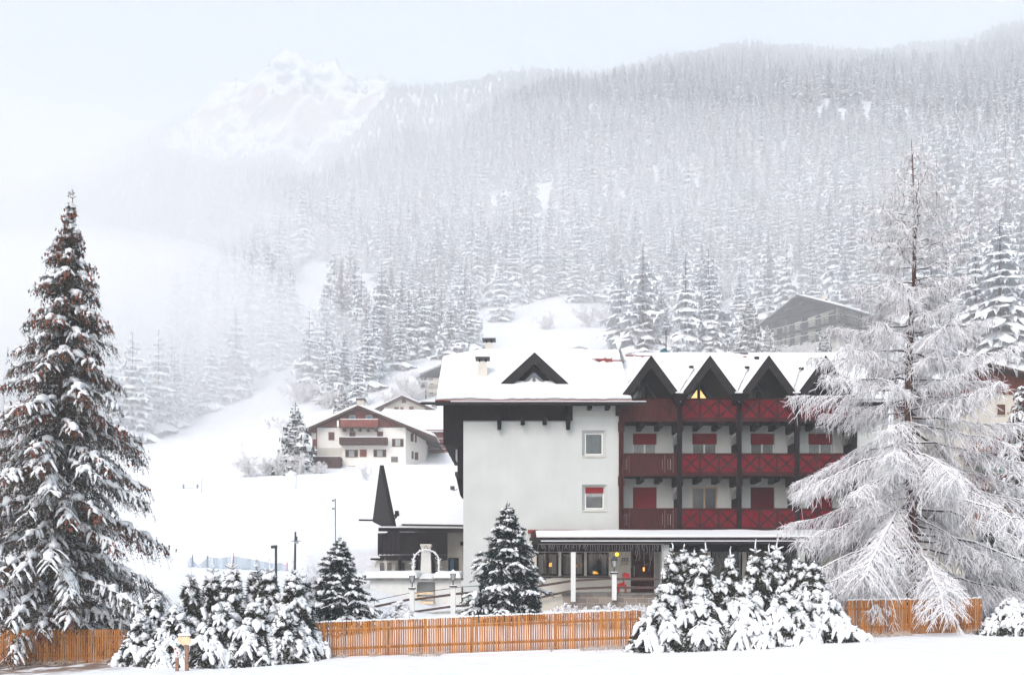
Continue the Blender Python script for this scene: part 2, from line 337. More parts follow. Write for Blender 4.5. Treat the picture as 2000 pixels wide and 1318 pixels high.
def terrain_mat():
    m = bpy.data.materials.new("snowy_hillside"); m.use_nodes = True; n = m.node_tree; b = n.nodes["Principled BSDF"]
    b.inputs['Roughness'].default_value = 0.8; b.inputs['Specular IOR Level'].default_value = 0.2
    g = n.nodes.new("ShaderNodeNewGeometry"); sp = n.nodes.new("ShaderNodeSeparateXYZ"); n.links.new(g.outputs['Normal'], sp.inputs[0])
    ps = n.nodes.new("ShaderNodeSeparateXYZ"); n.links.new(g.outputs['Position'], ps.inputs[0])
    nz = n.nodes.new("ShaderNodeTexNoise"); nz.inputs['Scale'].default_value = 0.022; nz.inputs['Detail'].default_value = 10; nz.inputs['Roughness'].default_value = 0.65
    n.links.new(g.outputs['Position'], nz.inputs['Vector'])
    # rock where it is steep
    ad = n.nodes.new("ShaderNodeMath"); ad.operation = 'MULTIPLY_ADD'; ad.inputs[1].default_value = 0.75; n.links.new(nz.outputs['Fac'], ad.inputs[0]); n.links.new(sp.outputs['Z'], ad.inputs[2])
    mr = n.nodes.new("ShaderNodeMapRange"); mr.inputs['From Min'].default_value = 0.80; mr.inputs['From Max'].default_value = 0.92; n.links.new(ad.outputs[0], mr.inputs['Value'])
    rc = n.nodes.new("ShaderNodeValToRGB"); nz2 = n.nodes.new("ShaderNodeTexNoise"); nz2.inputs['Scale'].default_value = 0.011; nz2.inputs['Detail'].default_value = 4
    n.links.new(g.outputs['Position'], nz2.inputs['Vector']); n.links.new(nz2.outputs['Fac'], rc.inputs[0])
    rc.color_ramp.elements[0].position = 0.47; rc.color_ramp.elements[0].color = (0.16, 0.18, 0.24, 1)
    rc.color_ramp.elements[1].position = 0.58; rc.color_ramp.elements[1].color = (0.40, 0.30, 0.24, 1)
    mx = n.nodes.new("ShaderNodeMix"); mx.data_type = 'RGBA'; mx.inputs[7].default_value = (0.73, 0.745, 0.77, 1)
    n.links.new(rc.outputs[0], mx.inputs[6]); n.links.new(mr.outputs[0], mx.inputs[0])
    # low scrub and grass tufts showing through the snow on the meadow slopes
    n3 = n.nodes.new("ShaderNodeTexNoise"); n3.inputs['Scale'].default_value = 0.6; n3.inputs['Detail'].default_value = 8; n3.inputs['Roughness'].default_value = 0.7
    n.links.new(g.outputs['Position'], n3.inputs['Vector'])
    r3 = n.nodes.new("ShaderNodeMapRange"); r3.inputs['From Min'].default_value = 0.61; r3.inputs['From Max'].default_value = 0.72; n.links.new(n3.outputs['Fac'], r3.inputs['Value'])
    ry = n.nodes.new("ShaderNodeMapRange"); ry.inputs['From Min'].default_value = 120; ry.inputs['From Max'].default_value = 150; n.links.new(ps.outputs['Y'], ry.inputs['Value'])
    mu = n.nodes.new("ShaderNodeMath"); mu.operation = 'MULTIPLY'; n.links.new(r3.outputs[0], mu.inputs[0]); n.links.new(ry.outputs[0], mu.inputs[1])
    mx2 = n.nodes.new("ShaderNodeMix"); mx2.data_type = 'RGBA'; mx2.inputs[7].default_value = (0.30, 0.28, 0.27, 1)
    n.links.new(mx.outputs[2], mx2.inputs[6]); n.links.new(mu.outputs[0], mx2.inputs[0])
    # bare earth strip at the foot of the left fence
    def band(inp, a, b_, c, d):
        u = n.nodes.new("ShaderNodeMapRange"); u.inputs['From Min'].default_value = a; u.inputs['From Max'].default_value = b_; n.links.new(inp, u.inputs['Value'])
        v = n.nodes.new("ShaderNodeMapRange"); v.inputs['From Min'].default_value = d; v.inputs['From Max'].default_value = c; n.links.new(inp, v.inputs['Value'])
        w = n.nodes.new("ShaderNodeMath"); w.operation = 'MULTIPLY'; n.links.new(u.outputs[0], w.inputs[0]); n.links.new(v.outputs[0], w.inputs[1]); return w
    bx = band(ps.outputs['X'], -30, -29, -13.2, -11.5); by = band(ps.outputs['Y'], 28.6, 30.6, 32.6, 33.2)
    w2 = n.nodes.new("ShaderNodeMath"); w2.operation = 'MULTIPLY'; n.links.new(bx.outputs[0], w2.inputs[0]); n.links.new(by.outputs[0], w2.inputs[1])
    n4 = n.nodes.new("ShaderNodeTexNoise"); n4.inputs['Scale'].default_value = 1.8; n4.inputs['Detail'].default_value = 6; n.links.new(g.outputs['Position'], n4.inputs['Vector'])
    r4 = n.nodes.new("ShaderNodeMapRange"); r4.inputs['From Min'].default_value = 0.40; r4.inputs['From Max'].default_value = 0.52; n.links.new(n4.outputs['Fac'], r4.inputs['Value'])
    w3 = n.nodes.new("ShaderNodeMath"); w3.operation = 'MULTIPLY'; n.links.new(w2.outputs[0], w3.inputs[0]); n.links.new(r4.outputs[0], w3.inputs[1])
    mx3 = n.nodes.new("ShaderNodeMix"); mx3.data_type = 'RGBA'; mx3.inputs[7].default_value = (0.20, 0.14, 0.11, 1)
    n.links.new(mx2.outputs[2], mx3.inputs[6]); n.links.new(w3.outputs[0], mx3.inputs[0])
    n.links.new(mx3.outputs[2], b.inputs['Base Color'])
    nb = n.nodes.new("ShaderNodeTexNoise"); nb.inputs['Scale'].default_value = 1.4; nb.inputs['Detail'].default_value = 7; n.links.new(g.outputs['Position'], nb.inputs['Vector'])
    bp = n.nodes.new("ShaderNodeBump"); bp.inputs['Strength'].default_value = 0.6; bp.inputs['Distance'].default_value = 0.25
    n.links.new(nb.outputs['Fac'], bp.inputs['Height']); n.links.new(bp.outputs[0], b.inputs['Normal'])
    return m
def build_terrain():
    s = np.linspace(-1.05, 1.05, 620)
    y = np.concatenate([np.linspace(-60, 26, 30), np.linspace(26.8, 64, 80), np.geomspace(64.8, 300, 150), np.geomspace(303, 1200, 170), np.linspace(1204, 1850, 170), np.linspace(1860, 2100, 20)])
    S, Yg = np.meshgrid(s, y); Xg = S*np.maximum(Yg, 30.0)
    Z = ground(Xg.ravel(), Yg.ravel())
    V = np.stack([Xg.ravel(), Yg.ravel(), Z], 1)
    nr, nc = S.shape; i = np.arange(nr*nc).reshape(nr, nc)
    Fq = np.stack([i[:-1,:-1].ravel(), i[:-1,1:].ravel(), i[1:,1:].ravel(), i[1:,:-1].ravel()], 1)
    o = mesh_np("snowy_ground", V, [Fq], terrain_mat(), smooth=True)
    tag(o, "snow covered ground rising from the field to the rocky mountain", "ground", kind="structure")
build_terrain()
# ---------------------------------------------------------------- forest trees
def forest_tree(name, seed, H, Rb, levels, larch=False, dens=1.0, droop=0.5, fringe=6, irr=0.5, ex=0.8):
    rg = np.random.default_rng(seed); V = []; T = []; Q = []; nV = 0
    def addq(P):       # P (m,4,3)
        nonlocal nV
        V.append(P.reshape(-1,3)); Q.append(np.arange(nV, nV+len(P)*4).reshape(-1,4)); nV += len(P)*4
    def addt(P):
        nonlocal nV
        V.append(P.reshape(-1,3)); T.append(np.arange(nV, nV+len(P)*3).reshape(-1,3)); nV += len(P)*3
    up = np.array([0,0,1.])
    for l in range(levels):
        t = (l + rg.random()*0.5)/levels            # 0 base, 1 top
        z = H*(0.05 + 0.93*t**0.95)
        r = Rb*(1-t)**ex*(0.85+0.3*rg.random()) + 0.12
        nb = max(4, int(round((7.5*(1-t)+3.6)*dens)))
        a0 = rg.random()*6.28
        for k in range(nb):
            a = a0 + 6.283*k/nb + rg.normal(0, .18); L = r*(0.97-irr/2+irr*rg.random())
            d = np.array([math.cos(a), math.sin(a), 0]); sdv = np.array([-math.sin(a), math.cos(a), 0])
            dr = droop*(0.7+0.6*rg.random())*(0.5+0.7*(1-t))
            if larch: dr *= 0.45
            us = np.array([0.08, 0.4, 0.74, 1.0])
            w = L*np.array([0.10, 0.26, 0.22, 0.03])*(1.0 if not larch else 0.8) + 0.05
            P = np.array([0,0,z]) + d*L*us[:,None] + up*(L*(0.12*us - dr*us**1.6))[:,None]
            P = P + rg.normal(0, 0.02*L, (4,3))
            lft = P + sdv*w[:,None] - up*(w*0.62)[:,None]; rgt = P - sdv*w[:,None] - up*(w*0.62)[:,None]
            for A in (lft, rgt):
                addq(np.stack([P[:-1], A[:-1], A[1:], P[1:]], 1))
            # hanging fringe
            m = fringe
            side = rg.integers(0, 2, m); uu = rg.random(m)*0.95
            for j in range(m):
                A = lft if side[j] else rgt; f = uu[j]*3; i0 = min(int(f), 2); p = A[i0]*(1-(f-i0)) + A[i0+1]*(f-i0)
                ln = L*(0.14+0.16*rg.random()) + 0.08; wd = ln*0.42
                addt(np.array([[p + d*wd + up*0.04*L, p - d*wd + up*0.04*L, p - up*ln + d*ln*0.25 + (sdv if side[j] else -sdv)*ln*0.35]]))
    # leader
    addt(np.array([[[0.09,0,H*0.93],[-0.09,0.02,H*0.93],[0,0,H*1.02]], [[0,0.09,H*0.93],[0,-0.09,H*0.93],[0,0,H*1.02]]]))
    # trunk
    n = 6; rt = 0.011*H; ang = np.arange(n)/n*6.283
    b = np.stack([np.cos(ang)*rt, np.sin(ang)*rt, np.full(n, -1.0)], 1); tp = np.stack([np.cos(ang)*0.03, np.sin(ang)*0.03, np.full(n, H*0.95)], 1)
    j = (np.arange(n)+1) % n; nq = sum(len(q) for q in Q)
    addq(np.stack([b, b[j], tp[j], tp], 1))
    V_ = np.concatenate(V); Q_ = np.concatenate(Q); T_ = np.concatenate(T)
    miq = np.zeros(len(Q_), int); miq[nq:] = 1
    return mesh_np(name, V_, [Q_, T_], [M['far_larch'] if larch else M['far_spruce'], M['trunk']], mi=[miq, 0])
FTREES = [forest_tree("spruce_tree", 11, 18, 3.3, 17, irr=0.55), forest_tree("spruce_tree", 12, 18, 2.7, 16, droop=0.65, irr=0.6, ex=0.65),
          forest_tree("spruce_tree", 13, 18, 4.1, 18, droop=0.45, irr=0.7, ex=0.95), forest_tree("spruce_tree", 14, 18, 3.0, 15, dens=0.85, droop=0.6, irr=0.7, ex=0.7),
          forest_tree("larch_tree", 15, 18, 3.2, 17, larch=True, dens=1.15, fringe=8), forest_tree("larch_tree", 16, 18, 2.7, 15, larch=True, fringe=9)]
def in_poly(x, y, poly):
    c = np.zeros(len(x), bool); n = len(poly); j = n-1
    for i in range(n):
        xi, yi = poly[i]; xj, yj = poly[j]
        c ^= ((yi > y) != (yj > y)) & (x < (xj-xi)*(y-yi)/(yj-yi+1e-9) + xi); j = i
    return c
# meadows kept clear of trees, as photo outlines of their ground
CLEAR = [[(-900,1400),(-900,885),(250,880),(330,850),(420,800),(490,762),(560,720),(590,650),(555,600),(552,532),(620,508),(700,532),(738,566),(805,570),(800,640),(720,660),(700,620),(660,625),(640,680),(600,740),(600,800),(700,800),(760,745),(830,705),(945,690),(960,655),(1020,600),(1100,608),(1160,598),(1210,575),(1250,560),(1260,600),(1215,650),(1190,700),(1390,700),(1385,640),(1370,600),(1400,580),(1450,590),(1440,690),(1490,700),(1490,640),(1780,640),(1800,730),(2900,760),(2900,1400)]]
REGX = [150, 300, 420, 560, 660, 760, 860, 960, 1100, 1210, 1330, 1450, 1500, 1720, 1850, 1905, 1955]
REG = ["behind the tall cone spruce", "just right of the tall cone spruce", "at the far left of the fog", "left of the white clearing", "above the solitary spruce", "above the big chalet", "above the small gabled house", "above the roof chimneys", "above the dormer", "above the bare roof tiles", "above the first pointed gable", "above the second pointed gable", "left of the upper hotel", "above the upper hotel", "behind the larch top", "just right of the larch top", "well right of the larch top", "at the right picture edge"]
def build_forest():
    rg = np.random.default_rng(5)
    pts = []
    Y = 150.0
    while Y < 1900:
        sp = 6.2 + 3.0*_sm(200, 700, np.array(Y)) 
        n = int(1.36*Y/sp); x = (np.arange(n)+0.5)/n*1.36*Y - 0.68*Y + rg.uniform(-.5,.5,n)*sp; y = Y + rg.uniform(-.5,.5,n)*sp
        pts.append(np.stack([x, y], 1)); Y += sp
    P = np.concatenate(pts); X, Y = P[:,0], P[:,1]
    z = ground(X, Y); px = X/Y*F+1000; py = HOR-(z-CZ)/Y*F
    # keep ground that the eye can see (running maximum of elevation per column)
    ok = ~in_poly(px, py, CLEAR[0])
    ok &= ~((Y < 205) & (px < 1190) & (px > 560) & (py > 800))
    # hotel on the slope and its garden
    ok &= ~((X > 44) & (X < 78) & (Y > 160) & (Y < 200))
    # cliffs: hardly any tree
    dz = (ground(X, Y+6)-ground(X, Y-6))/12
    cliff = (px > 400) & (px < 760) & (Y > 1380)
    ok &= ~(cliff & (rg.random(len(X)) < 0.62))
    ok &= ~((dz > 1.25) & (Y > 1200))
    thin = noise2(X, Y, 77, 3, 1/60.)
    ok &= rg.random(len(X)) < np.where(thin < 0.40, 0.35, 0.97)
    # visibility: drop trees well behind the skyline
    cols = np.clip(((px+400)/2800*300).astype(int), 0, 299); order = np.argsort(Y); mx = np.full(300, -9.0); vis = np.ones(len(X), bool)
    el = (z-CZ)/Y
    for i in order:
        c = cols[i]
        if Y[i] > 400 and el[i] < mx[c] - 0.022: vis[i] = False
        if el[i] > mx[c]: mx[c] = el[i]
    ok &= vis
    X, Y, z, px, py = X[ok], Y[ok], z[ok], px[ok], py[ok]
    n = len(X)
    h = (15 + 11*rg.random(n)**1.3) * (1 - 0.42*_sm(250, 1200, Y)) * np.where(rg.random(n) < 0.15, 0.65, 1.0)
    h = h*(0.72+0.56*noise2(X, Y, 91, 2, 1/38.))
    h = np.where((px > 540) & (px < 840) & (Y < 300), h*0.82, h)
    small = Y < 215
    h = np.where(small, h*0.78, h)
    h = np.where((px > 1790) & (Y < 330), h*1.35, h)
    w = h*(0.95+0.4*rg.random(n))
    kind = rg.integers(0, 4, n)
    lar = (rg.random(n) < 0.10 + 0.30*(noise2(X, Y, 41, 2, 1/45.) > 0.6))
    kind = np.where(lar, 4 + rg.integers(0, 2, n), kind)
    rot = rg.random(n)*6.283
    inview = (px > -30) & (px < 2030) & (py - h/Y*F < 690)
    size = np.where(inview, h/Y, 0); top = np.argsort(-size)[:288]
    ind = np.zeros(n, bool); ind[top] = True
    cnt = {}
    for i in top:
        src = FTREES[kind[i]]
        o = src if cnt.get(kind[i], 0) == 0 else src.copy()
        if o is not src: COL.objects.link(o)
        cnt[kind[i]] = cnt.get(kind[i], 0) + 1
        o.location = (X[i], Y[i], z[i]-0.2); s_ = h[i]/18; sw = w[i]/18; o.scale = (sw, sw, s_); o.rotation_euler = (0, 0, rot[i])
        la = kind[i] > 3
        where = REG[np.searchsorted(REGX, px[i])]
        row = "front row" if Y[i] < 215 else ("second rank" if Y[i] < 270 else ("third rank" if Y[i] < 330 else "far rank"))
        szw = "short" if h[i] < 15.5 else ("tall" if h[i] > 21 else "middling")
        lb = f"{szw} {'pale frosted larch' if la else 'snow dusted spruce'}, {row} of the wood {where}"
        tag(o, lb, "tree", lb)
    used = [k for k in range(6) if cnt.get(k, 0)]
    # the rest: one object, points carrying tree copies
    rest = ~ind & np.isin(kind, used)
    me = bpy.data.meshes.new("forest"); fo = bpy.data.objects.new("forest", me); COL.objects.link(fo)
    m = rest.sum(); me.vertices.add(m); me.vertices.foreach_set("co", np.stack([X[rest], Y[rest], z[rest]-0.2], 1).astype(np.float32).ravel())
    for nm, ty, arr in (("tk", 'INT', kind[rest].astype(np.int32)), ("tr", 'FLOAT', rot[rest].astype(np.float32)), ("th", 'FLOAT', (h[rest]/18).astype(np.float32)), ("tw", 'FLOAT', (w[rest]/18).astype(np.float32))):
        a = me.attributes.new(nm, ty, 'POINT'); a.data.foreach_set("value", arr)
    ng = bpy.data.node_groups.new("forest_scatter", 'GeometryNodeTree')
    ng.interface.new_socket("Geometry", in_out='INPUT', socket_type='NodeSocketGeometry'); ng.interface.new_socket("Geometry", in_out='OUTPUT', socket_type='NodeSocketGeometry')
    gi = ng.nodes.new("NodeGroupInput"); go = ng.nodes.new("NodeGroupOutput"); join = ng.nodes.new("GeometryNodeJoinGeometry")
    def attr(nm, dt):
        a = ng.nodes.new("GeometryNodeInputNamedAttribute"); a.data_type = dt; a.inputs[0].default_value = nm; return a
    ar, ah, aw, ak = attr("tr", 'FLOAT'), attr("th", 'FLOAT'), attr("tw", 'FLOAT'), attr("tk", 'INT')
    cr = ng.nodes.new("ShaderNodeCombineXYZ"); ng.links.new(ar.outputs[0], cr.inputs[2])
    cs = ng.nodes.new("ShaderNodeCombineXYZ"); ng.links.new(aw.outputs[0], cs.inputs[0]); ng.links.new(aw.outputs[0], cs.inputs[1]); ng.links.new(ah.outputs[0], cs.inputs[2])
    for k in used:
        oi = ng.nodes.new("GeometryNodeObjectInfo"); oi.transform_space = 'ORIGINAL'; oi.inputs[0].default_value = FTREES[k]; oi.inputs['As Instance'].default_value = True
        cmp_ = ng.nodes.new("FunctionNodeCompare"); cmp_.data_type = 'INT'; cmp_.operation = 'EQUAL'
        ng.links.new(ak.outputs[0], cmp_.inputs[2]); cmp_.inputs[3].default_value = k
        ip = ng.nodes.new("GeometryNodeInstanceOnPoints")
        ng.links.new(gi.outputs[0], ip.inputs['Points']); ng.links.new(cmp_.outputs[0], ip.inputs['Selection']); ng.links.new(oi.outputs['Geometry'], ip.inputs['Instance'])
        ng.links.new(cr.outputs[0], ip.inputs['Rotation']); ng.links.new(cs.outputs[0], ip.inputs['Scale'])
        ng.links.new(ip.outputs[0], join.inputs[0])
    ng.links.new(join.outputs[0], go.inputs[0])
    md = fo.modifiers.new("scatter", 'NODES'); md.node_group = ng
    tag(fo, "snow dusted conifer forest covering the whole mountainside", "forest", kind="stuff")
    for k in range(6):
        if k not in used: bpy.data.objects.remove(FTREES[k])
    print("FOREST", n, cnt)
build_forest()
# ---------------------------------------------------------------- helpers for buildings
def wall_holes(mb, x0, x1, z0, z1, y, holes, depth=0.2, m=0, mr=None):
    """front wall sheet in the plane y with reveals round rectangular holes (hx0,hx1,hz0,hz1)"""
    xs = sorted({x0, x1, *[h[0] for h in holes], *[h[1] for h in holes]}); zs = sorted({z0, z1, *[h[2] for h in holes], *[h[3] for h in holes]})
    xs = [x for x in xs if x0-1e-6 <= x <= x1+1e-6]; zs = [z for z in zs if z0-1e-6 <= z <= z1+1e-6]
    for i in range(len(xs)-1):
        for j in range(len(zs)-1):
            cx = (xs[i]+xs[i+1])/2; cz = (zs[j]+zs[j+1])/2
            if any(h[0] < cx < h[1] and h[2] < cz < h[3] for h in holes): continue
            mb.quad((xs[i],y,zs[j]), (xs[i+1],y,zs[j]), (xs[i+1],y,zs[j+1]), (xs[i],y,zs[j+1]), m)
    mr = m if mr is None else mr
    for a, b, c, d in holes:
        mb.quad((a,y,c),(a,y+depth,c),(a,y+depth,d),(a,y,d), mr); mb.quad((b,y,c),(b,y+depth,c),(b,y+depth,d),(b,y,d), mr)
        mb.quad((a,y,c),(b,y,c),(b,y+depth,c),(a,y+depth,c), mr); mb.quad((a,y,d),(b,y,d),(b,y+depth,d),(a,y+depth,d), mr)
def frame_mb(x0, x1, z0, z1, y, w=0.06, t=0.06, mull=0, bars=0):
    mb = MB(); mb.box(x0, x0+w, y, y+t, z0, z1); mb.box(x1-w, x1, y, y+t, z0, z1)
    mb.box(x0+w, x1-w, y, y+t, z0, z0+w); mb.box(x0+w, x1-w, y, y+t, z1-w, z1)
    for k in range(mull):
        xm = x0 + (x1-x0)*(k+1)/(mull+1); mb.box(xm-w*0.7, xm+w*0.7, y+0.002, y+t+0.002, z0+w, z1-w)
    for k in range(bars):
        zm = z0 + (z1-z0)*(k+1)/(bars+1); mb.box(x0+w, x1-w, y+0.01, y+t-0.01, zm-w*0.3, zm+w*0.3)
    return mb
def curtain_mb(x0, x1, z0, z1, y, folds=12, amp=0.025, wav=0.0):
    mb = MB(); n = folds*4
    pts = [(x0 + (x1-x0)*i/n, y + amp*math.sin(i*math.pi/2+0.3*math.sin(i*1.7))) for i in range(n+1)]
    for i in range(n):
        za = z0 + wav*abs(math.sin(i*0.8)); zb = z0 + wav*abs(math.sin((i+1)*0.8))
        mb.quad((pts[i][0],pts[i][1],za),(pts[i+1][0],pts[i+1][1],zb),(pts[i+1][0],pts[i+1][1],z1),(pts[i][0],pts[i][1],z1))
    return mb
def window(parent, x0, x1, z0, z1, y, frame='white', mull=0, blind=0.0, blindmat='blind', curtain='curtain', label=None, dark=False, bars=0):
    """window part with pane, curtain and roller shutter as sub-parts; the opening is already in the wall"""
    fr = frame_mb(x0, x1, z0, z1, y, mull=mull, bars=bars).build("window", M[frame], parent)
    ORG[fr.name] = ORG[parent.name]
    if label: fr["label"] = label
    MB().box(x0+0.05, x1-0.05, y+0.025, y+0.035, z0+0.05, z1-0.05).build("pane", M['glass'] if (dark or not curtain) else M['paneclear'], fr)
    if curtain and not dark:
        curtain_mb(x0+0.04, x1-0.04, z0+0.04, z1-0.04, y+0.13).build("curtain", M[curtain], fr)
        MB().box(x0-0.1, x1+0.1, y+0.5, y+0.52, z0-0.1, z1+0.1).build("room_wall", M['beige'], fr)
    if blind > 0:
        zb = z1 - (z1-z0)*blind
        mb = MB(); n = max(2, int((z1-zb)/0.06))
        for k in range(n):
            a = zb + (z1-zb)*k/n; b_ = zb + (z1-zb)*(k+1)/n
            mb.quad((x0+0.02,y-0.03,a),(x1-0.02,y-0.03,a),(x1-0.02,y-0.045,(a+b_)/2),(x0+0.02,y-0.045,(a+b_)/2))
            mb.quad((x0+0.02,y-0.045,(a+b_)/2),(x1-0.02,y-0.045,(a+b_)/2),(x1-0.02,y-0.03,b_),(x0+0.02,y-0.03,b_))
        mb.box(x0+0.02, x1-0.02, y-0.05, y-0.02, zb-0.03, zb)
        mb.build("roller_shutter", M[blindmat], fr)
    return fr
def clear_glass():
    m = bpy.data.materials.new("clear_pane"); m.use_nodes = True; n = m.node_tree; n.nodes.clear()
    t = n.nodes.new("ShaderNodeBsdfTransparent"); t.inputs[0].default_value = (0.82,0.86,0.87,1); g = n.nodes.new("ShaderNodeBsdfGlossy"); g.inputs['Roughness'].default_value = 0.05
    fr = n.nodes.new("ShaderNodeFresnel"); fr.inputs[0].default_value = 1.5; mx = n.nodes.new("ShaderNodeMixShader"); o = n.nodes.new("ShaderNodeOutputMaterial")
    n.links.new(fr.outputs[0], mx.inputs[0]); n.links.new(t.outputs[0], mx.inputs[1]); n.links.new(g.outputs[0], mx.inputs[2]); n.links.new(mx.outputs[0], o.inputs[0]); return m
M['paneclear'] = clear_glass()
_rs = random.Random(3)
def snow_sheet(mb_origin_pts, thick=0.28, nu=40, nv=24, name="roof_snow", parent=None, seed=0, edge=0.12, holes=None, bumps=0.05):
    """snow blanket on a (bilinear) roof face given by 4 corners a,b,c,d (a-b eave, d-c ridge) with rounded lip"""
    a, b, c, d = [np.array(p, float) for p in mb_origin_pts]
    u = np.linspace(0, 1, nu); v = np.linspace(0, 1, nv); U, Vv = np.meshgrid(u, v)
    P = (a*(1-U[...,None])*(1-Vv[...,None]) + b*U[...,None]*(1-Vv[...,None]) + c*U[...,None]*Vv[...,None] + d*(1-U[...,None])*Vv[...,None])
    n = np.cross(b-a, d-a); n /= np.linalg.norm(n); n = n if n[2] > 0 else -n
    lu = np.linalg.norm(b-a); lv = np.linalg.norm(d-a)
    du = np.minimum(U, 1-U)*lu; dv = np.minimum(Vv, 1-Vv)*lv if True else Vv*lv
    prof = np.sqrt(np.clip(1-(1-np.clip(np.minimum(du, dv)/edge, 0, 1))**2, 0, 1))
    h = thick*(0.25+0.75*prof)*(1 + 0.0*U) + bumps*(noise2(P[...,0]*1.0, P[...,1]+P[...,2], seed, 4, 0.7)-0.5)*2*prof
    T = P + n*h[...,None]; B = P + n*0.012
    V = np.concatenate([T.reshape(-1,3), B.reshape(-1,3)]); N = nu*nv; i = np.arange(N).reshape(nv, nu)
    top = np.stack([i[:-1,:-1].ravel(), i[:-1,1:].ravel(), i[1:,1:].ravel(), i[1:,:-1].ravel()], 1)
    rim = []
    for e in (i[0,:], i[:,-1], i[-1,::-1], i[::-1,0]):
        rim.append(np.stack([e[:-1], e[:-1]+N, e[1:]+N, e[1:]], 1))
    return mesh_np(name, V, [top, np.concatenate(rim)], M['snow'], parent=parent, smooth=True)
# ---------------------------------------------------------------- the hotel
Y0 = 50.0
hotel = thing("hotel", (6.0, Y0, -1.8+CZ), "large alpine hotel with white gable wall, four pointed dark gables and red balconies", "hotel")
def build_hotel():
    P = hotel
    xl, xr = Xa(905, Y0), Xa(1213, Y0)           # white block
    zb = -2.4+CZ; ztop = Za(783, 49.0)
    w1 = (Xa(1143,Y0), Xa(1178,Y0), Za(887,Y0), Za(845,Y0)); w2 = (Xa(1143,Y0), Xa(1180,Y0), Za(993,Y0), Za(951,Y0))
    def big(w): return (w[0]-0.17, w[1]+0.17, w[2]-0.12, w[3]+0.14)
    mb = MB()
    # main shell
    zp = Za(1070, Y0)
    wall_holes(mb, xl, xr, zp, ztop+0.05, Y0, [big(w1), big(w2)], 0.0)
    mb.quad((xl,Y0,zb),(Xa(1040,Y0),Y0,zb),(Xa(1040,Y0),Y0,zp),(xl,Y0,zp))
    for w in (w1, w2):                            # splayed reveals
        B = big(w); yy = Y0+0.24
        o = [(B[0],Y0,B[2]),(B[1],Y0,B[2]),(B[1],Y0,B[3]),(B[0],Y0,B[3])]; q = [(w[0],yy,w[2]),(w[1],yy,w[2]),(w[1],yy,w[3]),(w[0],yy,w[3])]
        for k in range(4): mb.quad(o[k], o[(k+1)%4], q[(k+1)%4], q[k])
    # side and back walls with gable tops
    yb = 61.0; zr = 12.3+CZ
    for x in (xl, xr):
        mb._add([(x,Y0,zb),(x,yb,zb),(x,yb,ztop),(x,55.5,zr-0.15),(x,Y0,ztop)], [(0,1,2,3,4)])
    mb.quad((xl,yb,zb),(xr,yb,zb),(xr,yb,ztop),(xl,yb,ztop))
    mb.build("wall", M['plaster'], P)
    # sills
    for w in (w1, w2): MB().box(w[0]-0.15, w[1]+0.15, Y0-0.05, Y0+0.22, w[2]-0.155, w[2]-0.115).build("window_sill", M['beige'], P)
    window(P, *w1, Y0+0.24, label="upper side window with a closed net curtain")
    f = window(P, *w2, Y0+0.24, blind=0.24, curtain=None, label="lower side window with half net curtain and a short red shutter", bars=0, mull=0)
    curtain_mb(w2[0]+0.06, w2[1]-0.06, Za(972,Y0), Za(960,Y0), Y0+0.225, 8, 0.01, 0.12).build("half_curtain", M['curtain'], f)
    # timber band under the eave, returning round the gable side
    mb = MB(); bx0 = Xa(905,Y0)-0.0; bx1 = Xa(1118,Y0)
    for k in range(26):
        a = bx0 + (bx1-bx0)*k/26; b_ = bx0 + (bx1-bx0)*(k+1)/26
        mb.box(a+0.0004, b_-0.0004, Y0-0.10-(k%2)*0.008, Y0-0.004, Za(819,Y0), ztop-0.02)
    mb.box(bx0, bx1, Y0-0.14, Y0-0.105, Za(822,Y0), Za(816,Y0)); mb.build("timber_band", M['dark'], P)
    for i, px in enumerate((975, 1021, 1064, 1110)):
        lg = i in (0, 3); x = Xa(px, 49.5); mb = MB()
        mb.box(x-0.11, x+0.11, 49.45, Y0-0.15, Za(828,49.5), Za(812,49.5))
        if lg: mb.box(x-0.10, x+0.10, 49.62, Y0-0.15, Za(838,49.6), Za(829,49.6)); mb.box(x-0.13, x+0.13, 49.7, Y0-0.15, Za(811,49.6), Za(790,49.6))
        mb.build("bracket", M['dark'], P, bevel=0.015)
    for px in (1152, 1187): MB().box(Xa(px,49.5)-0.10, Xa(px,49.5)+0.10, 49.2, Y0-0.002, Za(797,49.3), Za(789,49.3)).build("rafter_end", M['dark'], P)
    MB().box(Xa(1120,Y0), xr-0.02, Y0-0.03, Y0-0.003, Za(813.5,Y0), Za(812.5,Y0)).build("wall_ledge", M['plaster'], P)
    MB().box(Xa(1202,Y0), Xa(1213,Y0)-0.01, Y0-0.16, Y0-0.004, Za(812,Y0), Za(788,Y0)).build("corner_board", M['dark'], P)
    # enclosed wooden balcony on the gable side
    sx0 = Xa(867, 50.3); mb = MB()
    mb.box(sx0, xl-0.004, 50.2, 60, Za(868,50.3), ztop+0.02)
    for k in range(5): mb.box(sx0-0.03, sx0-0.002, 50.2+k*2.4, 50.32+k*2.4, Za(868,50.3), ztop)
    mb.build("side_balcony", M['dark'], P)
    mb = MB(); x8 = xl-0.32
    mb.box(x8, xl-0.004, 50.25, 59, Za(935,50.3), Za(869,50.3)); mb.prism([(Xa(890,50.3),Za(930,50.3)),(xl-0.004,Za(930,50.3)),(xl-0.004,Za(966,50.3)),(Xa(898,50.3),Za(966,50.3))], 50.6, 53)
    mb.build("side_boarding", M['dark'], P)
    MB().box(Xa(889,51), Xa(900,51), 50.7, 51.6, Za(930,51), Za(921,51)).build("snowy_flower_box", M['frostdark'], P, bevel=0.03)
    MB().box(Xa(891,52), Xa(899,52), 51.4, 52.6, Za(900,52), Za(880,52)).build("side_panel", M['white'], P)
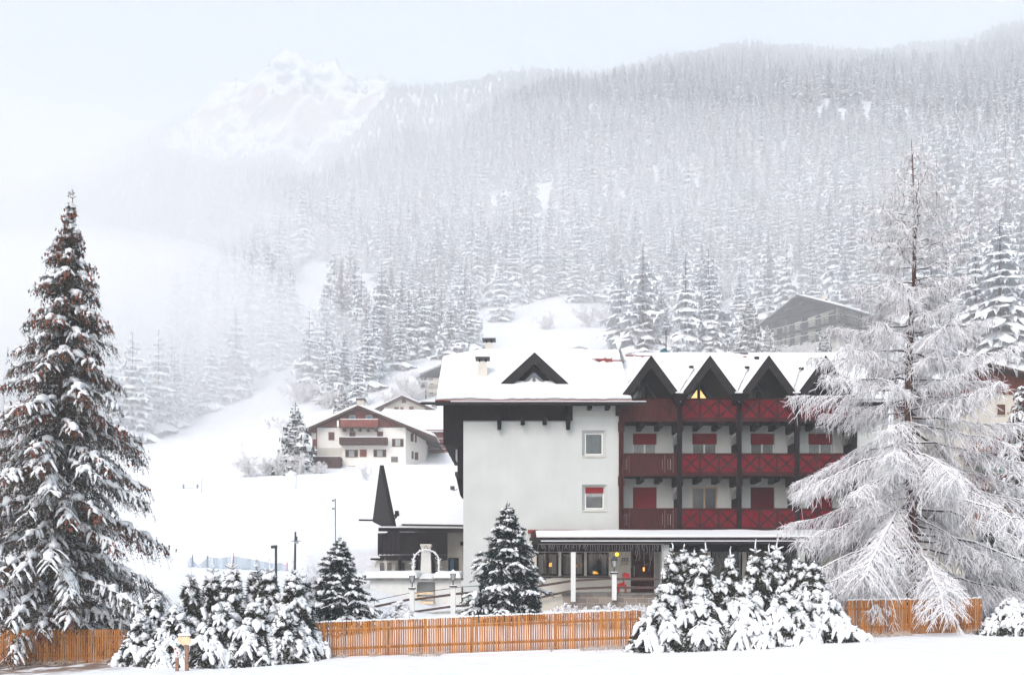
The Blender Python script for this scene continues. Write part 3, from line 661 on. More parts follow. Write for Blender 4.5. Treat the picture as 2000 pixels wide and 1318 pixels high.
    MB().box(Xa(848,50.6), sx0-0.003, 50.4, 50.7, Za(868,50.6), Za(865.5,50.6)).build("side_gutter", M['metal'], P)
    mb = MB(); mb.tube([(xl-0.35,50.8,Za(955,50.8)),(xl-0.60,50.8,Za(958,50.8)),(xl-0.62,50.8,Za(952,50.8))], 0.02); mb.box(xl-0.72, xl-0.50, 50.7, 50.9, Za(956,50.8), Za(949,50.8))
    mb.build("side_lamp", M['metal'], P)
    # downpipe between the block and the balconies
    mb = MB(); xd = Xa(1211.5, 49.8); mb.tube([(xd,49.8,Za(790,49.8)),(xd,49.8,Za(1036,49.8))], 0.055, 8); mb.build("downpipe", M['lattice'], P)
    # ------------------------------------------------ roof of the block
    ye, zE = 49.0, Za(783,49.0); yr, zR = 55.0, Za(687,55.0)
    xL, xR = Xa(850,49.0), Xa(1235,49.0); sl = (zR-zE)/(yr-ye)
    yv = 54.0; zV = zE + sl*(yv-ye); xh = Xa(945,55.0)
    mb = MB(); t = 0.16
    front = [(xL,ye,zE),(xR,ye,zE),(xR,yr,zR),(xh,yr,zR),(xL,yv,zV)]
    back = [(xL,2*yr-ye,zE),(xR,2*yr-ye,zE),(xR,yr,zR),(xh,yr,zR),(xL,2*yr-yv,zV)]
    for poly in (front, back): mb.extr([(x,y,z-t) for x,y,z in poly], (0,0,t))
    mb.extr([(xL,yv,zV-t-0.002),(xh,yr,zR-t-0.002),(xL,2*yr-yv,zV-t-0.002)], (0,0,t))
    mb.build("roof", M['dark'], P)
    # snow on it
    S = 0.17
    def grid_snow(poly_test, name, x0, x1, y0, y1, zf, nx, ny, seed, patches=()):
        xs = np.linspace(x0, x1, nx); ys = np.linspace(y0, y1, ny); X, Yv = np.meshgrid(xs, ys)
        dist, keep = poly_test(X, Yv)
        prof = np.sqrt(np.clip(1-(1-np.clip((dist+0.16*(noise2(X, Yv, seed+3, 3, 1.4)-0.45))/0.26, 0, 1))**2, 0, 1))
        h = 0.02 + S*(0.15+0.85*prof) + 0.035*(noise2(X, Yv, seed, 4, 0.8)-0.5)
        for (cx, cy_, rx, ry, dp) in patches:
            q = ((X-cx)/rx)**2 + ((Yv-cy_)/ry)**2 + (noise2(X*0.9, Yv*7, seed+5, 3, 1.3)-0.5)*3.4
            h = np.where(q < 1, h - dp*np.clip((1-q)*3, 0, 1), h)
        Z = zf(X, Yv) + h
        V = np.stack([X.ravel(), Yv.ravel(), Z.ravel()], 1); i = np.arange(nx*ny).reshape(ny, nx)
        kc = keep[:-1,:-1] & keep[1:,:-1] & keep[:-1,1:] & keep[1:,1:]
        Fq = np.stack([i[:-1,:-1][kc], i[:-1,1:][kc], i[1:,1:][kc], i[1:,:-1][kc]], 1)
        V2 = V.copy(); V2[:,2] -= h.ravel() - 0.004
        # skirt
        edges = {}
        for q in Fq:
            for a, b_ in ((q[0],q[1]),(q[1],q[2]),(q[2],q[3]),(q[3],q[0])):
                k = (min(a,b_), max(a,b_)); edges[k] = edges.get(k, 0) + 1
        ed = np.array([k for k, c in edges.items() if c == 1]); N = len(V)
        sk = np.stack([ed[:,0], ed[:,1], ed[:,1]+N, ed[:,0]+N], 1)
        return mesh_np(name, np.concatenate([V, V2]), [Fq, sk], M['snow'], parent=P, smooth=True)
    def tb(X, Yv):
        fr = np.where(Yv <= yr, Yv, 2*yr-Yv)
        # half hip cut: line from (xL, yv) to (xh, yr)
        hip = ((X-xL)*(yr-yv) - (fr-yv)*(xh-xL))/math.hypot(yr-yv, xh-xL)
        d = np.minimum(np.minimum(X-xL, xR-X), fr-ye-0.02)
        hp = np.where(hip > -0.02, 9, 9)
        return np.minimum(d, hp), (d > -1e-6)
    def zf(X, Yv):
        fr = np.where(Yv <= yr, Yv, 2*yr-Yv); z = zE + sl*(fr-ye)
        # hip face
        zh = zV + (zR-zV)*(X-xL)/(xh-xL)
        return np.minimum(z, np.where(X < xh, np.maximum(zh, zV - 5), 99))
    grid_snow(tb, "roof_snow", xL+0.03, xR-0.03, ye+0.04, 2*yr-ye-0.04, zf, 170, 110, 4,
              patches=[(Xa(1180,54.6), 53.7, 0.75, 0.4, 0.2), (Xa(1150,55), 54.75, 1.0, 0.16, 0.22), (Xa(1185,55), 54.85, 0.55, 0.18, 0.22)])
    # tiles bared by wind: a tile skin just under the snow
    mb = MB()
    for row in range(14):
        a = 0.62 + row*0.024
        y1_ = ye + (yr-ye)*a; y2_ = ye + (yr-ye)*(a+0.026)
        z1_ = zE+sl*(y1_-ye); z2_ = zE+sl*(y2_-ye)
        mb.quad((Xa(1120,54),y1_,z1_+0.07),(xR-0.06,y1_,z1_+0.07),(xR-0.06,y2_,z2_+0.03),(Xa(1120,54),y2_,z2_+0.03))
        mb.quad((Xa(1120,54),y1_,z1_+0.01),(xR-0.06,y1_,z1_+0.01),(xR-0.06,y1_,z1_+0.07),(Xa(1120,54),y1_,z1_+0.07))
    mb.build("roof_tiles", M['tile'], P)
    # eave fascia and gutters
    MB().box(xL, xR, ye-0.03, ye-0.003, zE-0.24, zE+0.01).build("eave_board", M['fascia'], P)
    mb = MB(); mb.box(xL+0.02, xR-0.02, ye-0.05, ye-0.031, zE+0.0, zE+0.045); mb.build("snow_guard", M['tile'], P)
    g = MB(); g.box(Xa(824,48.9), Xa(1262,48.9), ye-0.17, ye-0.052, zE-0.20, zE-0.07); g.prism([(Xa(820,48.9)-0.05,zE-0.13),(Xa(824,48.9),zE-0.20),(Xa(824,48.9),zE-0.07)], ye-0.17, ye-0.06)
    g.build("gutter", M['fascia'], P, bevel=0.02)
    MB().box(Xa(880,48.9), Xa(1262,48.9), ye-0.175, ye-0.045, zE-0.068, zE-0.02).build("gutter_snow", M['snow'], P, bevel=0.02)
    # ------------------------------------------------ dormer in the block roof
    def gable(name, xc, hw, ya, zap, zft, thick, yback, parent=P, left=True):
        """pointed gable: bargeboard ring, roof planes running back"""
        s = (zap-zft)/hw; fb = MB()
        fb._add([(xc-hw,ya,zft),(xc,ya,zap),(xc+hw,ya,zft),(xc+hw-thick/s*1.0,ya,zft),(xc,ya,zap-thick),(xc-hw+thick/s*1.0,ya,zft)]+[(xc-hw,ya+0.14,zft),(xc,ya+0.14,zap),(xc+hw,ya+0.14,zft),(xc+hw-thick/s,ya+0.14,zft),(xc,ya+0.14,zap-thick),(xc-hw+thick/s,ya+0.14,zft)],
                [(0,1,4,5),(1,2,3,4),(6,11,10,7),(7,10,9,8),(0,6,7,1),(1,7,8,2),(5,4,10,11),(4,3,9,10),(0,5,11,6),(2,8,9,3)])
        bb = fb.build(name, M['fascia'], parent)
        return bb
    def gable_roof(xc, hw, ya, zap, zft, yb_, snow=0.09, nm="gable_roof", soff='dark', thick=0.30):
        mb = MB()
        for sg in (-1, 1):
            mb.extr([(xc,ya+0.145,zap-thick),(xc+sg*hw,ya+0.145,zft-thick+0.02),(xc+sg*hw,yb_,zft-thick+0.02),(xc,yb_,zap-thick)], (0,0,thick-0.005))
        mb.build(nm, M[soff], P)
        L = yb_-ya-0.0
        for sg in (-1, 1):
            a = (xc+sg*hw, ya+0.01, zft); d = (xc, ya+0.01, zap); c = (xc, yb_, zap); b_ = (xc+sg*hw, yb_, zft)
            snow_sheet([a, b_, c, d], thick=snow, nu=14, nv=14, name="gable_snow", parent=P, seed=int(xc*7)&63, edge=0.10, bumps=0.02)
    ya = 50.5; xc = Xa(1044,ya); hw = Xa(1119,ya)-xc; zap = Za(688,ya); zft = Za(757,ya)
    gable("dormer_bargeboard", xc, hw, ya, zap, zft, 0.60, 53)
    gable_roof(xc, hw, ya, zap, zft, 55.0, 0.07, "dormer_roof")
    # dormer cheeks and glazed front
    yg = 50.85; mb = MB(); ha = hw*0.80; zt = zap-0.62
    mb._add([(xc-ha,yg,zft-0.2),(xc+ha,yg,zft-0.2),(xc,yg,zt)], [(0,1,2)]); mb.build("dormer_front", M['dark'], P)
    def tri_window(xc, hw_, z0, z1, y, nm, lit=None, lab=None):
        mb = MB(); w = 0.11
        mb.bar((xc-hw_,y,z0),(xc,y,z1), w, w, up=(0,1,0)); mb.bar((xc+hw_,y,z0),(xc,y,z1), w, w, up=(0,1,0)); mb.bar((xc,y-0.01,z0),(xc,y-0.01,z1), w*1.3, w*0.9, up=(0,1,0)); mb.bar((xc-hw_,y,z0+0.03),(xc+hw_,y,z0+0.03), w*0.6, w, up=(0,0,1))
        f = mb.build("window", M['greyframe'], P)
        if lab: f["label"] = lab
        m2 = MB(); m2._add([(xc-hw_,y+0.03,z0),(xc+hw_,y+0.03,z0),(xc,y+0.03,z1)], [(0,1,2)]); m2.build("pane", M['glass'], f)
        for sg, mm in zip((-1, 1), lit or ()):
            if mm is None: continue
            mb = MB(); k = 0.80
            mb._add([(xc+sg*0.08,y-0.0+0.02,z0+0.04),(xc+sg*hw_*k,y+0.02,z0+0.04),(xc+sg*0.08,y+0.02,z0+(z1-z0)*k)], [(0,1,2)])
            mb.build("curtain", M[mm], f)
        return f
    tri_window(xc-0.02, ha*0.62, zft-0.12, zt-0.42, yg-0.06, "w", lit=('creamcurtain2', 'creamcurtain2'), lab="dormer window with two cream curtains")
    # ------------------------------------------------ balcony wing
    bays = [Xa(p, Y0) for p in (1213, 1327, 1443, 1556, 1668)]
    ywl = 51.5; XW = Xa(1735, Y0)
    lev = [(Za(1036,Y0), Za(992,Y0)), (Za(928,Y0), Za(885,Y0)), (Za(822,Y0), Za(778,Y0))]
    mb = MB(); holes = []
    kinds = {}
    for i in range(4):
        xw0, xw1 = [(Xa(1236,ywl),Xa(1283,ywl)),(Xa(1352,ywl),Xa(1401,ywl)),(Xa(1466,ywl),Xa(1513,ywl)),(Xa(1579,ywl),Xa(1626,ywl))][i]
        for j in range(2):
            zt_ = Za(846 if j else 951, ywl); holes.append((xw0, xw1, lev[j][0]+0.05, zt_)); kinds[(i,j)] = holes[-1]
    wall_holes(mb, bays[0], XW, lev[0][0]-0.2, lev[2][0], ywl, holes, 0.14)
    mb.quad((XW,Y0,zb),(XW,61,zb),(XW,61,Za(765,50)),(XW,Y0,Za(765,50)))
    mb.quad((bays[4],Y0,lev[0][0]-0.2),(XW,Y0,lev[0][0]-0.2),(XW,Y0,Za(768,Y0)),(bays[4],Y0,Za(768,Y0)))
    mb.build("wing_wall", M['plaster'], P)
    for (i, j), h in kinds.items():
        if j == 1: window(P, *h, ywl+0.12, mull=1, blind=0.21/ (1.0) if False else (Za(846,ywl)-Za(866,ywl))/(h[3]-h[2]), curtain='curtain2', label=["first", "second", "third", "fourth"][i]+" balcony window of the middle floor, red shutter a third down over net curtains")
        elif i in (0, 2): window(P, *h, ywl+0.12, blind=1.0, curtain=None, blindmat='blind' if i == 0 else 'blind2', label="balcony door closed by a %s red roller shutter" % ("bright" if i == 0 else "deep"))
        elif i == 1: window(P, *h, ywl+0.12, frame='lightwood2', mull=1, dark=True, curtain=None, label="uncovered balcony window with dark reflecting panes")
        else: window(P, *h, ywl+0.12, blind=0.5, curtain='curtain2', mull=1)
    # floors, rails, brackets, partitions, posts
    for j, (z0, z1) in enumerate(lev):
        for i in range(4):
            xa, xb = bays[i]+0.10, bays[i+1]-0.10
            MB().box(bays[i]+0.002, bays[i+1]-0.002, 50.02, ywl-0.004, z0-0.02, z0+0.14).build("balcony_floor", M['dark'], P)
            if i == 0:
                rail = MB(); n = 22
                for k in range(n):
                    a = bays[i]-0.0 + (xb+0.2-bays[i])*k/n; b_ = a + (xb+0.2-bays[i])/n
                    slit = j < 2 and k in (1, 2, 15, 17, 18, 20)
                    gap = 0.035 if slit else 0.001
                    zs = z1-0.22 if slit else z1-0.08
                    rail.box(a+gap*0.5, b_-gap*0.5, Y0-0.05-(k%2)*0.004, Y0-0.012, z0+0.13, z1-0.08)
                    if slit:
                        rail.box(a-0.02, a+0.02, Y0-0.046, Y0-0.02, z0+0.13, z0+0.28); rail.box(a-0.02, a+0.02, Y0-0.046, Y0-0.02, z1-0.3, z1-0.08)
                rail.box(bays[0]-0.02, xb+0.2, Y0-0.09, Y0+0.02, z1-0.08, z1); rail.box(bays[0]-0.02, xb+0.2, Y0-0.08, Y0+0.01, z0-0.04, z0+0.13)
                rail.build("balcony_rail", M['darkred'], P)
            else:
                r = MB(); r.box(xa, xb, Y0-0.045, Y0-0.005, z0+0.10, z1-0.06); rr = r.build("balcony_rail", M['red'], P)
                lt = MB(); w = (xb-xa)/3; yy = Y0-0.075
                lt.box(xa-0.02, xb+0.02, Y0-0.10, Y0+0.02, z1-0.09, z1); lt.box(xa-0.02, xb+0.02, Y0-0.09, Y0+0.01, z0-0.04, z0+0.17)
                for k in range(3):
                    p, q = xa+k*w, xa+(k+1)*w
                    if k: lt.box(p-0.055, p+0.055, yy-0.02, Y0-0.047, z0+0.17, z1-0.09)
                    if j == 0 and i == 2: 
                        lt.bar((p,yy+0.008,z1-0.1),(q,yy+0.008,z0+0.18), 0.075, 0.02, up=(0,1,0)) if k == 0 else None
                        if k == 0: continue
                    lt.bar((p,yy+0.012,z0+0.18),(q,yy+0.012,z1-0.10), 0.10, 0.02, up=(0,1,0)); lt.bar((p,yy+0.006,z1-0.10),(q,yy+0.006,z0+0.18), 0.10, 0.02, up=(0,1,0))
                    cx, cz_ = (p+q)/2, (z0+0.17+z1-0.09)/2
                    lt.box(cx-0.10, cx+0.10, yy-0.006, yy+0.004, cz_-0.10, cz_+0.10)
                lt.build("lattice", M['lattice'], rr)
            for px in ((1254,1290),(1367,1405),(1483,1519),(1594,1632))[i]:
                x = Xa(px, Y0); mb = MB()
                mb._add([(x-0.12,50.0,z0-0.03),(x+0.12,50.0,z0-0.03),(x+0.12,50.0,z0-0.30),(x-0.12,50.0,z0-0.30),(x-0.12,ywl-0.003,z0-0.03),(x+0.12,ywl-0.003,z0-0.03),(x+0.12,ywl-0.003,z0-0.34),(x-0.12,ywl-0.003,z0-0.34)],
                        [(0,1,2,3),(7,6,5,4),(0,4,5,1),(1,5,6,2),(2,6,7,3),(3,7,4,0)])
                mb.build("balcony_bracket", M['dark'], P, bevel=0.02)
    for i in range(5):
        x = bays[i]; mb = MB(); w = 0.12
        mb.box(x-w, x+w, Y0-0.13, Y0+0.09, lev[0][0]-0.35, Za(775,Y0))
        for j, (z0, z1) in enumerate(lev):
            mb.box(x-w-0.04, x+w+0.04, Y0-0.17, Y0+0.0, z0-0.55, z0-0.05)
        mb.build("balcony_post", M['dark'] if i else M['darkred'], P, bevel=0.015)
        if i and i < 4 or i == 4:
            for j in range(2):
                z0 = lev[j][0]; zt_ = z0+1.70
                MB().box(x-0.05, x+0.05, Y0+0.10, ywl-0.005, z0+0.145, zt_).build("balcony_partition", M['dark'], P)
                z2 = lev[j+1][0]
                mb = MB(); mb._add([(x-0.11,ywl-0.004,zt_+0.002),(x-0.11,ywl-0.004,z2-0.55),(x-0.11,Y0+0.12,z2-0.55),(x-0.11,Y0+0.55,z2-0.72),(x-0.11,ywl-0.45,zt_+0.3)], [(0,1,2,3,4)])
                mb.extr([(x-0.11,ywl-0.004,zt_+0.002),(x-0.11,ywl-0.004,z2-0.56),(x-0.11,Y0+0.14,z2-0.56),(x-0.11,Y0+0.55,z2-0.72),(x-0.11,ywl-0.45,zt_+0.3)], (0.22,0,0)); mb.v = mb.v[5:]; mb.f = [tuple(k-5 for k in f) for f in mb.f[1:]]; mb.m = mb.m[1:]
                mb.build("pier", M['plaster'], P)
        for j in range(3):
            z0 = lev[j][0]
            MB().box(x-0.16, x+0.16, Y0+0.1, ywl-0.006, z0-0.50, z0-0.035).build("cross_beam", M['dark'], P)
    # gables over the bays
    apx = (1272, 1387, 1502, 1613); yg_ = 49.2; yr2 = 56.5; zr2 = Za(694, yr2)
    zval = Za(767, yg_); zgap = Za(694, yg_)
    for i, p in enumerate(apx):
        xc = Xa(p, yg_); hw = 1.435
        gable("gable_bargeboard", xc, hw, yg_, zgap, zval-0.05, 0.62, 55)
        gable_roof(xc, hw, yg_, zgap, zval-0.05, 54.0, 0.10, "gable_roof")
        # glazed wall set back inside the gable
        yw = 52.3; zt = zgap-0.62; s = (zgap-zval)/hw; z0 = lev[2][0]+0.15; hb = (zt-z0)/s
        mb = MB(); mb._add([(xc-hb,yw,z0),(xc+hb,yw,z0),(xc,yw,zt)], [(0,1,2)]); mb.build("gable_wall", M['dark'], P)
        tri_window(xc, hb*0.93, z0+0.05, zt-0.08, yw-0.08, "w", lit=[('creamcurtain2', None), ('litcurtain', 'litcurtain'), ('curtain', None), (None, None)][i],
                   lab=["gable window with a cream curtain on its left half", "gable window lit warm yellow behind its curtain", "dark gable window with a grey curtain", None][i])
        for sg in (-1, 1):                         # sloping end boards down to the posts
            MB().bar((xc+sg*(hw-0.42),yg_+0.30,zval+0.25),(xc+sg*(hw-0.02),yg_+0.30,zval-0.55), 0.20, 0.28, up=(0,1,0)).build("gable_brace", M['dark'], P)
    for i in range(5):
        x = bays[i]*yg_/Y0
        if i: MB().box(x-0.20, x+0.20, yg_-0.05, yg_+0.2, zval-0.02, zval+0.06).build("valley_snow", M['snow'], P, bevel=0.03)
        if i: MB().box(x-0.17, x+0.17, yg_+0.0, Y0-0.14, zval-0.42, zval-0.03).build("valley_gutter", M['dark'], P)
    # side boards closing the wing attic and the main roof of the wing
    x0, x1 = Xa(1213,50)+0.02, Xa(1745,50); zE2 = zval-0.05; sl2 = (zr2-zE2)/(yr2-Y0)
    yv0 = Y0+0.3
    mb = MB()
    mb.extr([(x0,yv0+2.6,zE2+sl2*2.9-0.2),(x1,yv0+2.6,zE2+sl2*2.9-0.2),(x1,yr2,zr2-0.2),(x0,yr2,zr2-0.2)], (0,0,0.19))
    mb.extr([(x0,2*yr2-Y0,zE2-0.2),(x1,2*yr2-Y0,zE2-0.2),(x1,yr2,zr2-0.2),(x0,yr2,zr2-0.2)], (0,0,0.19))
    mb.extr([(bays[4],Y0-0.8,zE2-0.62),(x1,Y0-0.8,zE2-0.62),(x1,yv0+2.6,zE2+sl2*2.9-0.2),(bays[4],yv0+2.6,zE2+sl2*2.9-0.2)], (0,0,0.19))
    mb.build("wing_roof", M['dark'], P)
    axs = np.array([Xa(p, yg_) for p in apx])
    def wing_z(X, Yv):
        fr = np.where(Yv <= yr2, Yv, 2*yr2-Yv); return zE2 + sl2*(fr-Y0)
    def wing_h(X, Yv): return wing_z(X, Yv)
    xs0, xs1 = x0+0.02, x1-0.02
    def tw(X, Yv):
        fr = np.where(Yv <= yr2, Yv, 2*yr2-Yv)
        d = np.minimum(np.minimum(xs1-X, 5), fr-(Y0-0.75))
        gs = np.max([zgap - (zgap-zval+0.05)/1.435*np.abs(X-a) for a in axs], axis=0)
        covered = (gs > wing_z(X, Yv)+0.03) & (np.abs(X-axs[:,None,None]).min(axis=0) < 1.44) & (Yv < 54.2)
        return d, (Yv > Y0-0.78) & ~covered
    grid_snow(tw, "wing_roof_snow", xs0, xs1, Y0-0.72, 2*yr2-Y0-0.04, wing_z, 240, 90, 9,
              patches=[(Xa(1230,56), 56.1, 1.5, 0.34, 0.24), (Xa(1440,56), 56.0, 1.35, 0.30, 0.24), (Xa(1205,55), 55.0, 0.5, 0.25, 0.2)])
    mb = MB()
    for row in range(8):
        y1_ = yr2-0.12-row*0.13; y2_ = y1_+0.14; z1_ = zE2+sl2*(y1_-Y0); z2_ = zE2+sl2*(y2_-Y0)
        mb.quad((x0,y1_,z1_+0.07),(x1-0.1,y1_,z1_+0.07),(x1-0.1,y2_,z2_+0.03),(x0,y2_,z2_+0.03))
        mb.quad((x0,y1_,z1_+0.01),(x1-0.1,y1_,z1_+0.01),(x1-0.1,y1_,z1_+0.07),(x0,y1_,z1_+0.07))
    mb.build("roof_tiles", M['tile'], P)
    # the step where the block roof stands above the wing roof
    MB().bar((xR+0.06, 53.4, zE+sl*4.4+0.12), (xR+0.06, 55.2, zR+0.14), 0.10, 0.16).build("verge_flashing", M['greymetal'], P)
    # ------------------------------------------------ things on the roof
    def chimney(px0, px1, py0, py1, y, capw, lab):
        x0_, x1_ = Xa(px0,y), Xa(px1,y); z0_, z1_ = Za(py1,y)-0.25, Za(py0,y); d = x1_-x0_
        mb = MB(); mb._add([(x0_,y,z0_),(x1_,y,z0_),(x1_,y+d,z0_),(x0_,y+d,z0_),(x0_+0.06,y+0.06,z1_),(x1_-0.06,y+0.06,z1_),(x1_-0.06,y+d-0.06,z1_),(x0_+0.06,y+d-0.06,z1_)], [(0,3,2,1),(4,5,6,7),(0,1,5,4),(1,2,6,5),(2,3,7,6),(3,0,4,7)])
        c = mb.build("chimney", M['cream'], P); c["label"] = lab
        k = MB(); k.box(x0_-0.02, x1_+0.02, y-0.02, y+d+0.02, z0_+0.0, Za(py1,y)+0.06); k.build("chimney_collar", M['dark'], c)
        k = MB()
        for a in (x0_+0.08, x1_-0.16): k.box(a, a+0.08, y+0.1, y+d-0.1, z1_, z1_+0.16)
        k.build("chimney_flue", M['dark'], c)
        k = MB(); k.box(x0_-capw, x1_+capw, y-0.12, y+d+0.12, z1_+0.16, z1_+0.24); k.build("chimney_cap", M['metal'], c)
    chimney(932, 953, 706, 741, 51.4, 0.10, "front chimney standing low on the snowy roof slope")
    chimney(946, 964, 669, 684, 55.4, 0.12, "small chimney rising behind the ridge")
    def roof_bit(px, py, w, h, y, m='dark', n="snow_hook"): MB().box(Xa(px-w/2,y), Xa(px+w/2,y), y-0.08, y+0.25, Za(py+h,y), Za(py,y)).build(n, M[m], P)
    sk = MB(); y = 52.6; sk.box(Xa(1147,y), Xa(1166,y), y, y+0.5, Za(720,y), Za(716,y)); sk.bar((Xa(1167,y),y,Za(716,y)),(Xa(1168,y),y,Za(722,y)),0.05,0.05); sk.build("roof_hatch", M['metal'], P)
    for px, py, w in ((962,699,10),(958,714,8),(1072,688,5),(1103,689,4)): roof_bit(px, py, w, 2.5, 52.4+ (740-py)*0.045)
    for px, py in ((1350,725),(1459,726),(1565,728),(1478,707)): 
        y = Y0 + ((HOR-py)/F*Y0 - (zE2-CZ))/(sl2-(HOR-py)/F) ; MB().box(Xa(px-4,y), Xa(px+4,y), y-0.1, y+0.2, wing_z(np.array([0.]),np.array([y]))[0]+0.05, wing_z(np.array([0.]),np.array([y]))[0]+0.29).build("snow_hook", M['dark'], P)
    y = 56.3; mb = MB(); mb.prism([(Xa(1431,y),Za(697,y)),(Xa(1463,y),Za(697,y)),(Xa(1461,y),Za(688.5,y)),(Xa(1434,y),Za(688.5,y))], y, y+0.7); mb.build("ridge_vent", M['metal'], P)
    # ------------------------------------------------ porch
    yp = 47.4; px0 = Xa(1036,yp); px1 = Xa(1700,yp); zw = Za(1036,Y0); zf_ = Za(1049,yp)
    mb = MB(); mb.extr([(px0+0.0,yp,zf_-0.14),(px1,yp,zf_-0.14),(px1,Y0-0.01,zw-0.14),(px0+0.1,Y0-0.01,zw-0.14)], (0,0,0.14)); mb.build("porch_roof", M['darkred'], P)
    MB().box(Xa(1031,Y0), xr, Y0-0.09, Y0-0.004, Za(1041,Y0), Za(1034,Y0)).build("roof_flashing", M['tile'], P)
    snow_sheet([(px0+0.3,yp+0.05,zf_+0.005),(px1,yp+0.05,zf_+0.005),(px1,Y0-0.6,zw-0.03),(px0+0.3,Y0-0.6,zw-0.03)], 0.07, 120, 14, "porch_snow", P, 12, 0.15)
    MB().box(px0-0.05, px1, yp-0.10, yp-0.004, Za(1056,yp), Za(1050,yp)).build("porch_fascia", M['fascia'], P)
    MB().box(px0+0.5, px1, yp-0.16, yp-0.102, Za(1057,yp), Za(1055,yp)).build("gutter_snow", M['snow'], P, bevel=0.015)
    MB().box(px0+0.05, px1, yp-0.13, yp-0.0, Za(1062.5,yp), Za(1057.3,yp)).build("porch_gutter", M['fascia'], P, bevel=0.02)
    # ground floor front
    fz0 = Za(1157,Y0); yq = Y0
    X_ = lambda p: Xa(p, yq); Z_ = lambda p: Za(p, yq)
    win = [(X_(1048),X_(1091),Z_(1124),Z_(1078)), (X_(1096),X_(1141),Z_(1124),Z_(1078)), (X_(1146),X_(1189),Z_(1124),Z_(1078))]
    right = [(X_(1310),X_(1382),Z_(1140),Z_(1073)), (X_(1388),X_(1450),Z_(1140),Z_(1073)), (X_(1458),X_(1520),Z_(1140),Z_(1073)), (X_(1530),X_(1600),Z_(1140),Z_(1073))]
    door = (X_(1232),X_(1278),fz0-0.0,Z_(1074)); side = (X_(1279),X_(1289),fz0,Z_(1074))
    mb = MB(); wall_holes(mb, X_(1040), X_(1735), -2.3+CZ, Z_(1060), yq+0.003, win+right+[door, side], 0.16)
    mb.build("ground_floor_wall", M['cream'], P)
    for k, w in enumerate(win):
        f = frame_mb(*w, yq+0.05, w=0.10, mull=0 if k == 2 else 1).build("window", M['dark'], P)
        MB().box(w[0]+0.08, w[1]-0.08, yq+0.08, yq+0.09, w[2]+0.08, w[3]-0.08).build("pane", M['paneclear'], f)
        for a, b_ in ((0.08, 0.30), (0.70, 0.92)): curtain_mb(w[0]+(w[1]-w[0])*a, w[0]+(w[1]-w[0])*b_, w[2]+0.1, w[3]-0.08, yq+0.3, 4).build("curtain", M['curtain'], f)
    MB().box(X_(1046), X_(1191), yq-0.06, yq+0.0, Z_(1127.5), Z_(1124.5)).build("window_ledge", M['dark'], P)
    for k, w in enumerate(right):
        f = frame_mb(*w, yq+0.05, w=0.09, mull=0).build("window", M['dark'], P)
        MB().box(w[0]+0.08, w[1]-0.08, yq+0.08, yq+0.09, w[2]+0.08, w[3]-0.08).build("pane", M['paneclear'], f)
        curtain_mb(w[0]+0.08, w[1]-0.08, w[2]+0.1, w[3]-0.08, yq+0.2, 14).build("curtain", M['curtain2'], f)
    # dining room behind the windows
    mb = MB(); mb.box(X_(1042), X_(1195), yq+4.2, yq+4.3, fz0, Z_(1060)); mb.box(X_(1042), X_(1195), yq+0.2, yq+4.2, fz0-0.1, fz0); mb.box(X_(1195), X_(1198), yq+0.2, yq+4.2, fz0, Z_(1060)); mb.build("dining_room", M['roomwall'], P)
    # dark lintel zone under the porch roof
    mb = MB(); mb.box(X_(1040), X_(1735), yq-0.12, yq-0.003, Z_(1077), Z_(1055)); mb.build("porch_lintel", M['dark'], P)
    # door
    mb = MB(); mb.box(door[0], door[1], yq+0.12, yq+0.18, door[2], door[3]); 
    for a in (0.08, 0.54): mb.box(door[0]+(door[1]-door[0])*a, door[0]+(door[1]-door[0])*(a+0.38), yq+0.095, yq+0.118, door[2]+0.3, door[3]-0.5)
    d = mb.build("door", M['darkred'], P)
    MB().tube([(door[0]+0.18,yq+0.04,door[2]+0.85),(door[0]+0.18,yq+0.04,door[2]+1.4)], 0.02).build("door_handle", M['greymetal'], d)
    MB().box(side[0]+0.02, side[1], yq+0.1, yq+0.13, side[2], side[3]).build("side_light", M['curtain'], P)
    # plaques beside the door
    mb = MB()
    for k in range(3):
        for l in range(2): mb.box(X_(1212.5+k*5.2), X_(1217+k*5.2), yq-0.03, yq-0.002, Z_(1092+l*4), Z_(1088.5+l*4))
    pl = mb.build("plaque", M['glass'], P); pl["label"] = "two rows of small dark plaques beside the door"
    MB().box(X_(1204), X_(1208.5), yq-0.04, yq-0.002, Z_(1104), Z_(1095)).build("menu_box", M['white'], P)
    cu = bpy.data.curves.new("lettering", 'FONT'); cu.body = "SW"; cu.size = 0.26; cu.extrude = 0.008; cu.align_x = 'CENTER'
    to = bpy.data.objects.new("lettering", cu); COL.objects.link(to); to.rotation_euler = (R(90),0,0); to.parent = P
    to.location = Vector((X_(1219.5), yq-0.03, Z_(1103.5))) - ORG[P.name]; cu.materials.append(M['postwood'])
    lm = bpy.data.meshes.new_from_object(to); lo = bpy.data.objects.new('lettering', lm); COL.objects.link(lo); lo.parent = P; lo.location = to.location; lo.rotation_euler = to.rotation_euler; bpy.data.objects.remove(to)
    # porch columns and terrace
    for px_, w_, pt, y in ((1300, 14, 1066, 47.6),):
        MB().box(Xa(px_-w_/2,y), Xa(px_+w_/2,y), y, y+0.35, -1.9+CZ, Za(1062,y)).build("porch_column", M['plaster'], P, bevel=0.01)
    MB().box(Xa(1560,47.6), Xa(1572,47.6), 47.6, 47.95, -1.9+CZ, Za(1062,47.6)).build("porch_column", M['plaster'], P, bevel=0.01)
M['roomwall'] = mat('dim_room_wall', (0.05,0.045,0.045), 0.9)
M['creamcurtain2'] = mat("cream_curtain", (0.60, 0.58, 0.50), 0.9, var=0.12, vscale=3, stretch=(5,5,0.5))
M['lightwood2'] = mat("light_window_wood", (0.50, 0.36, 0.22), 0.6)
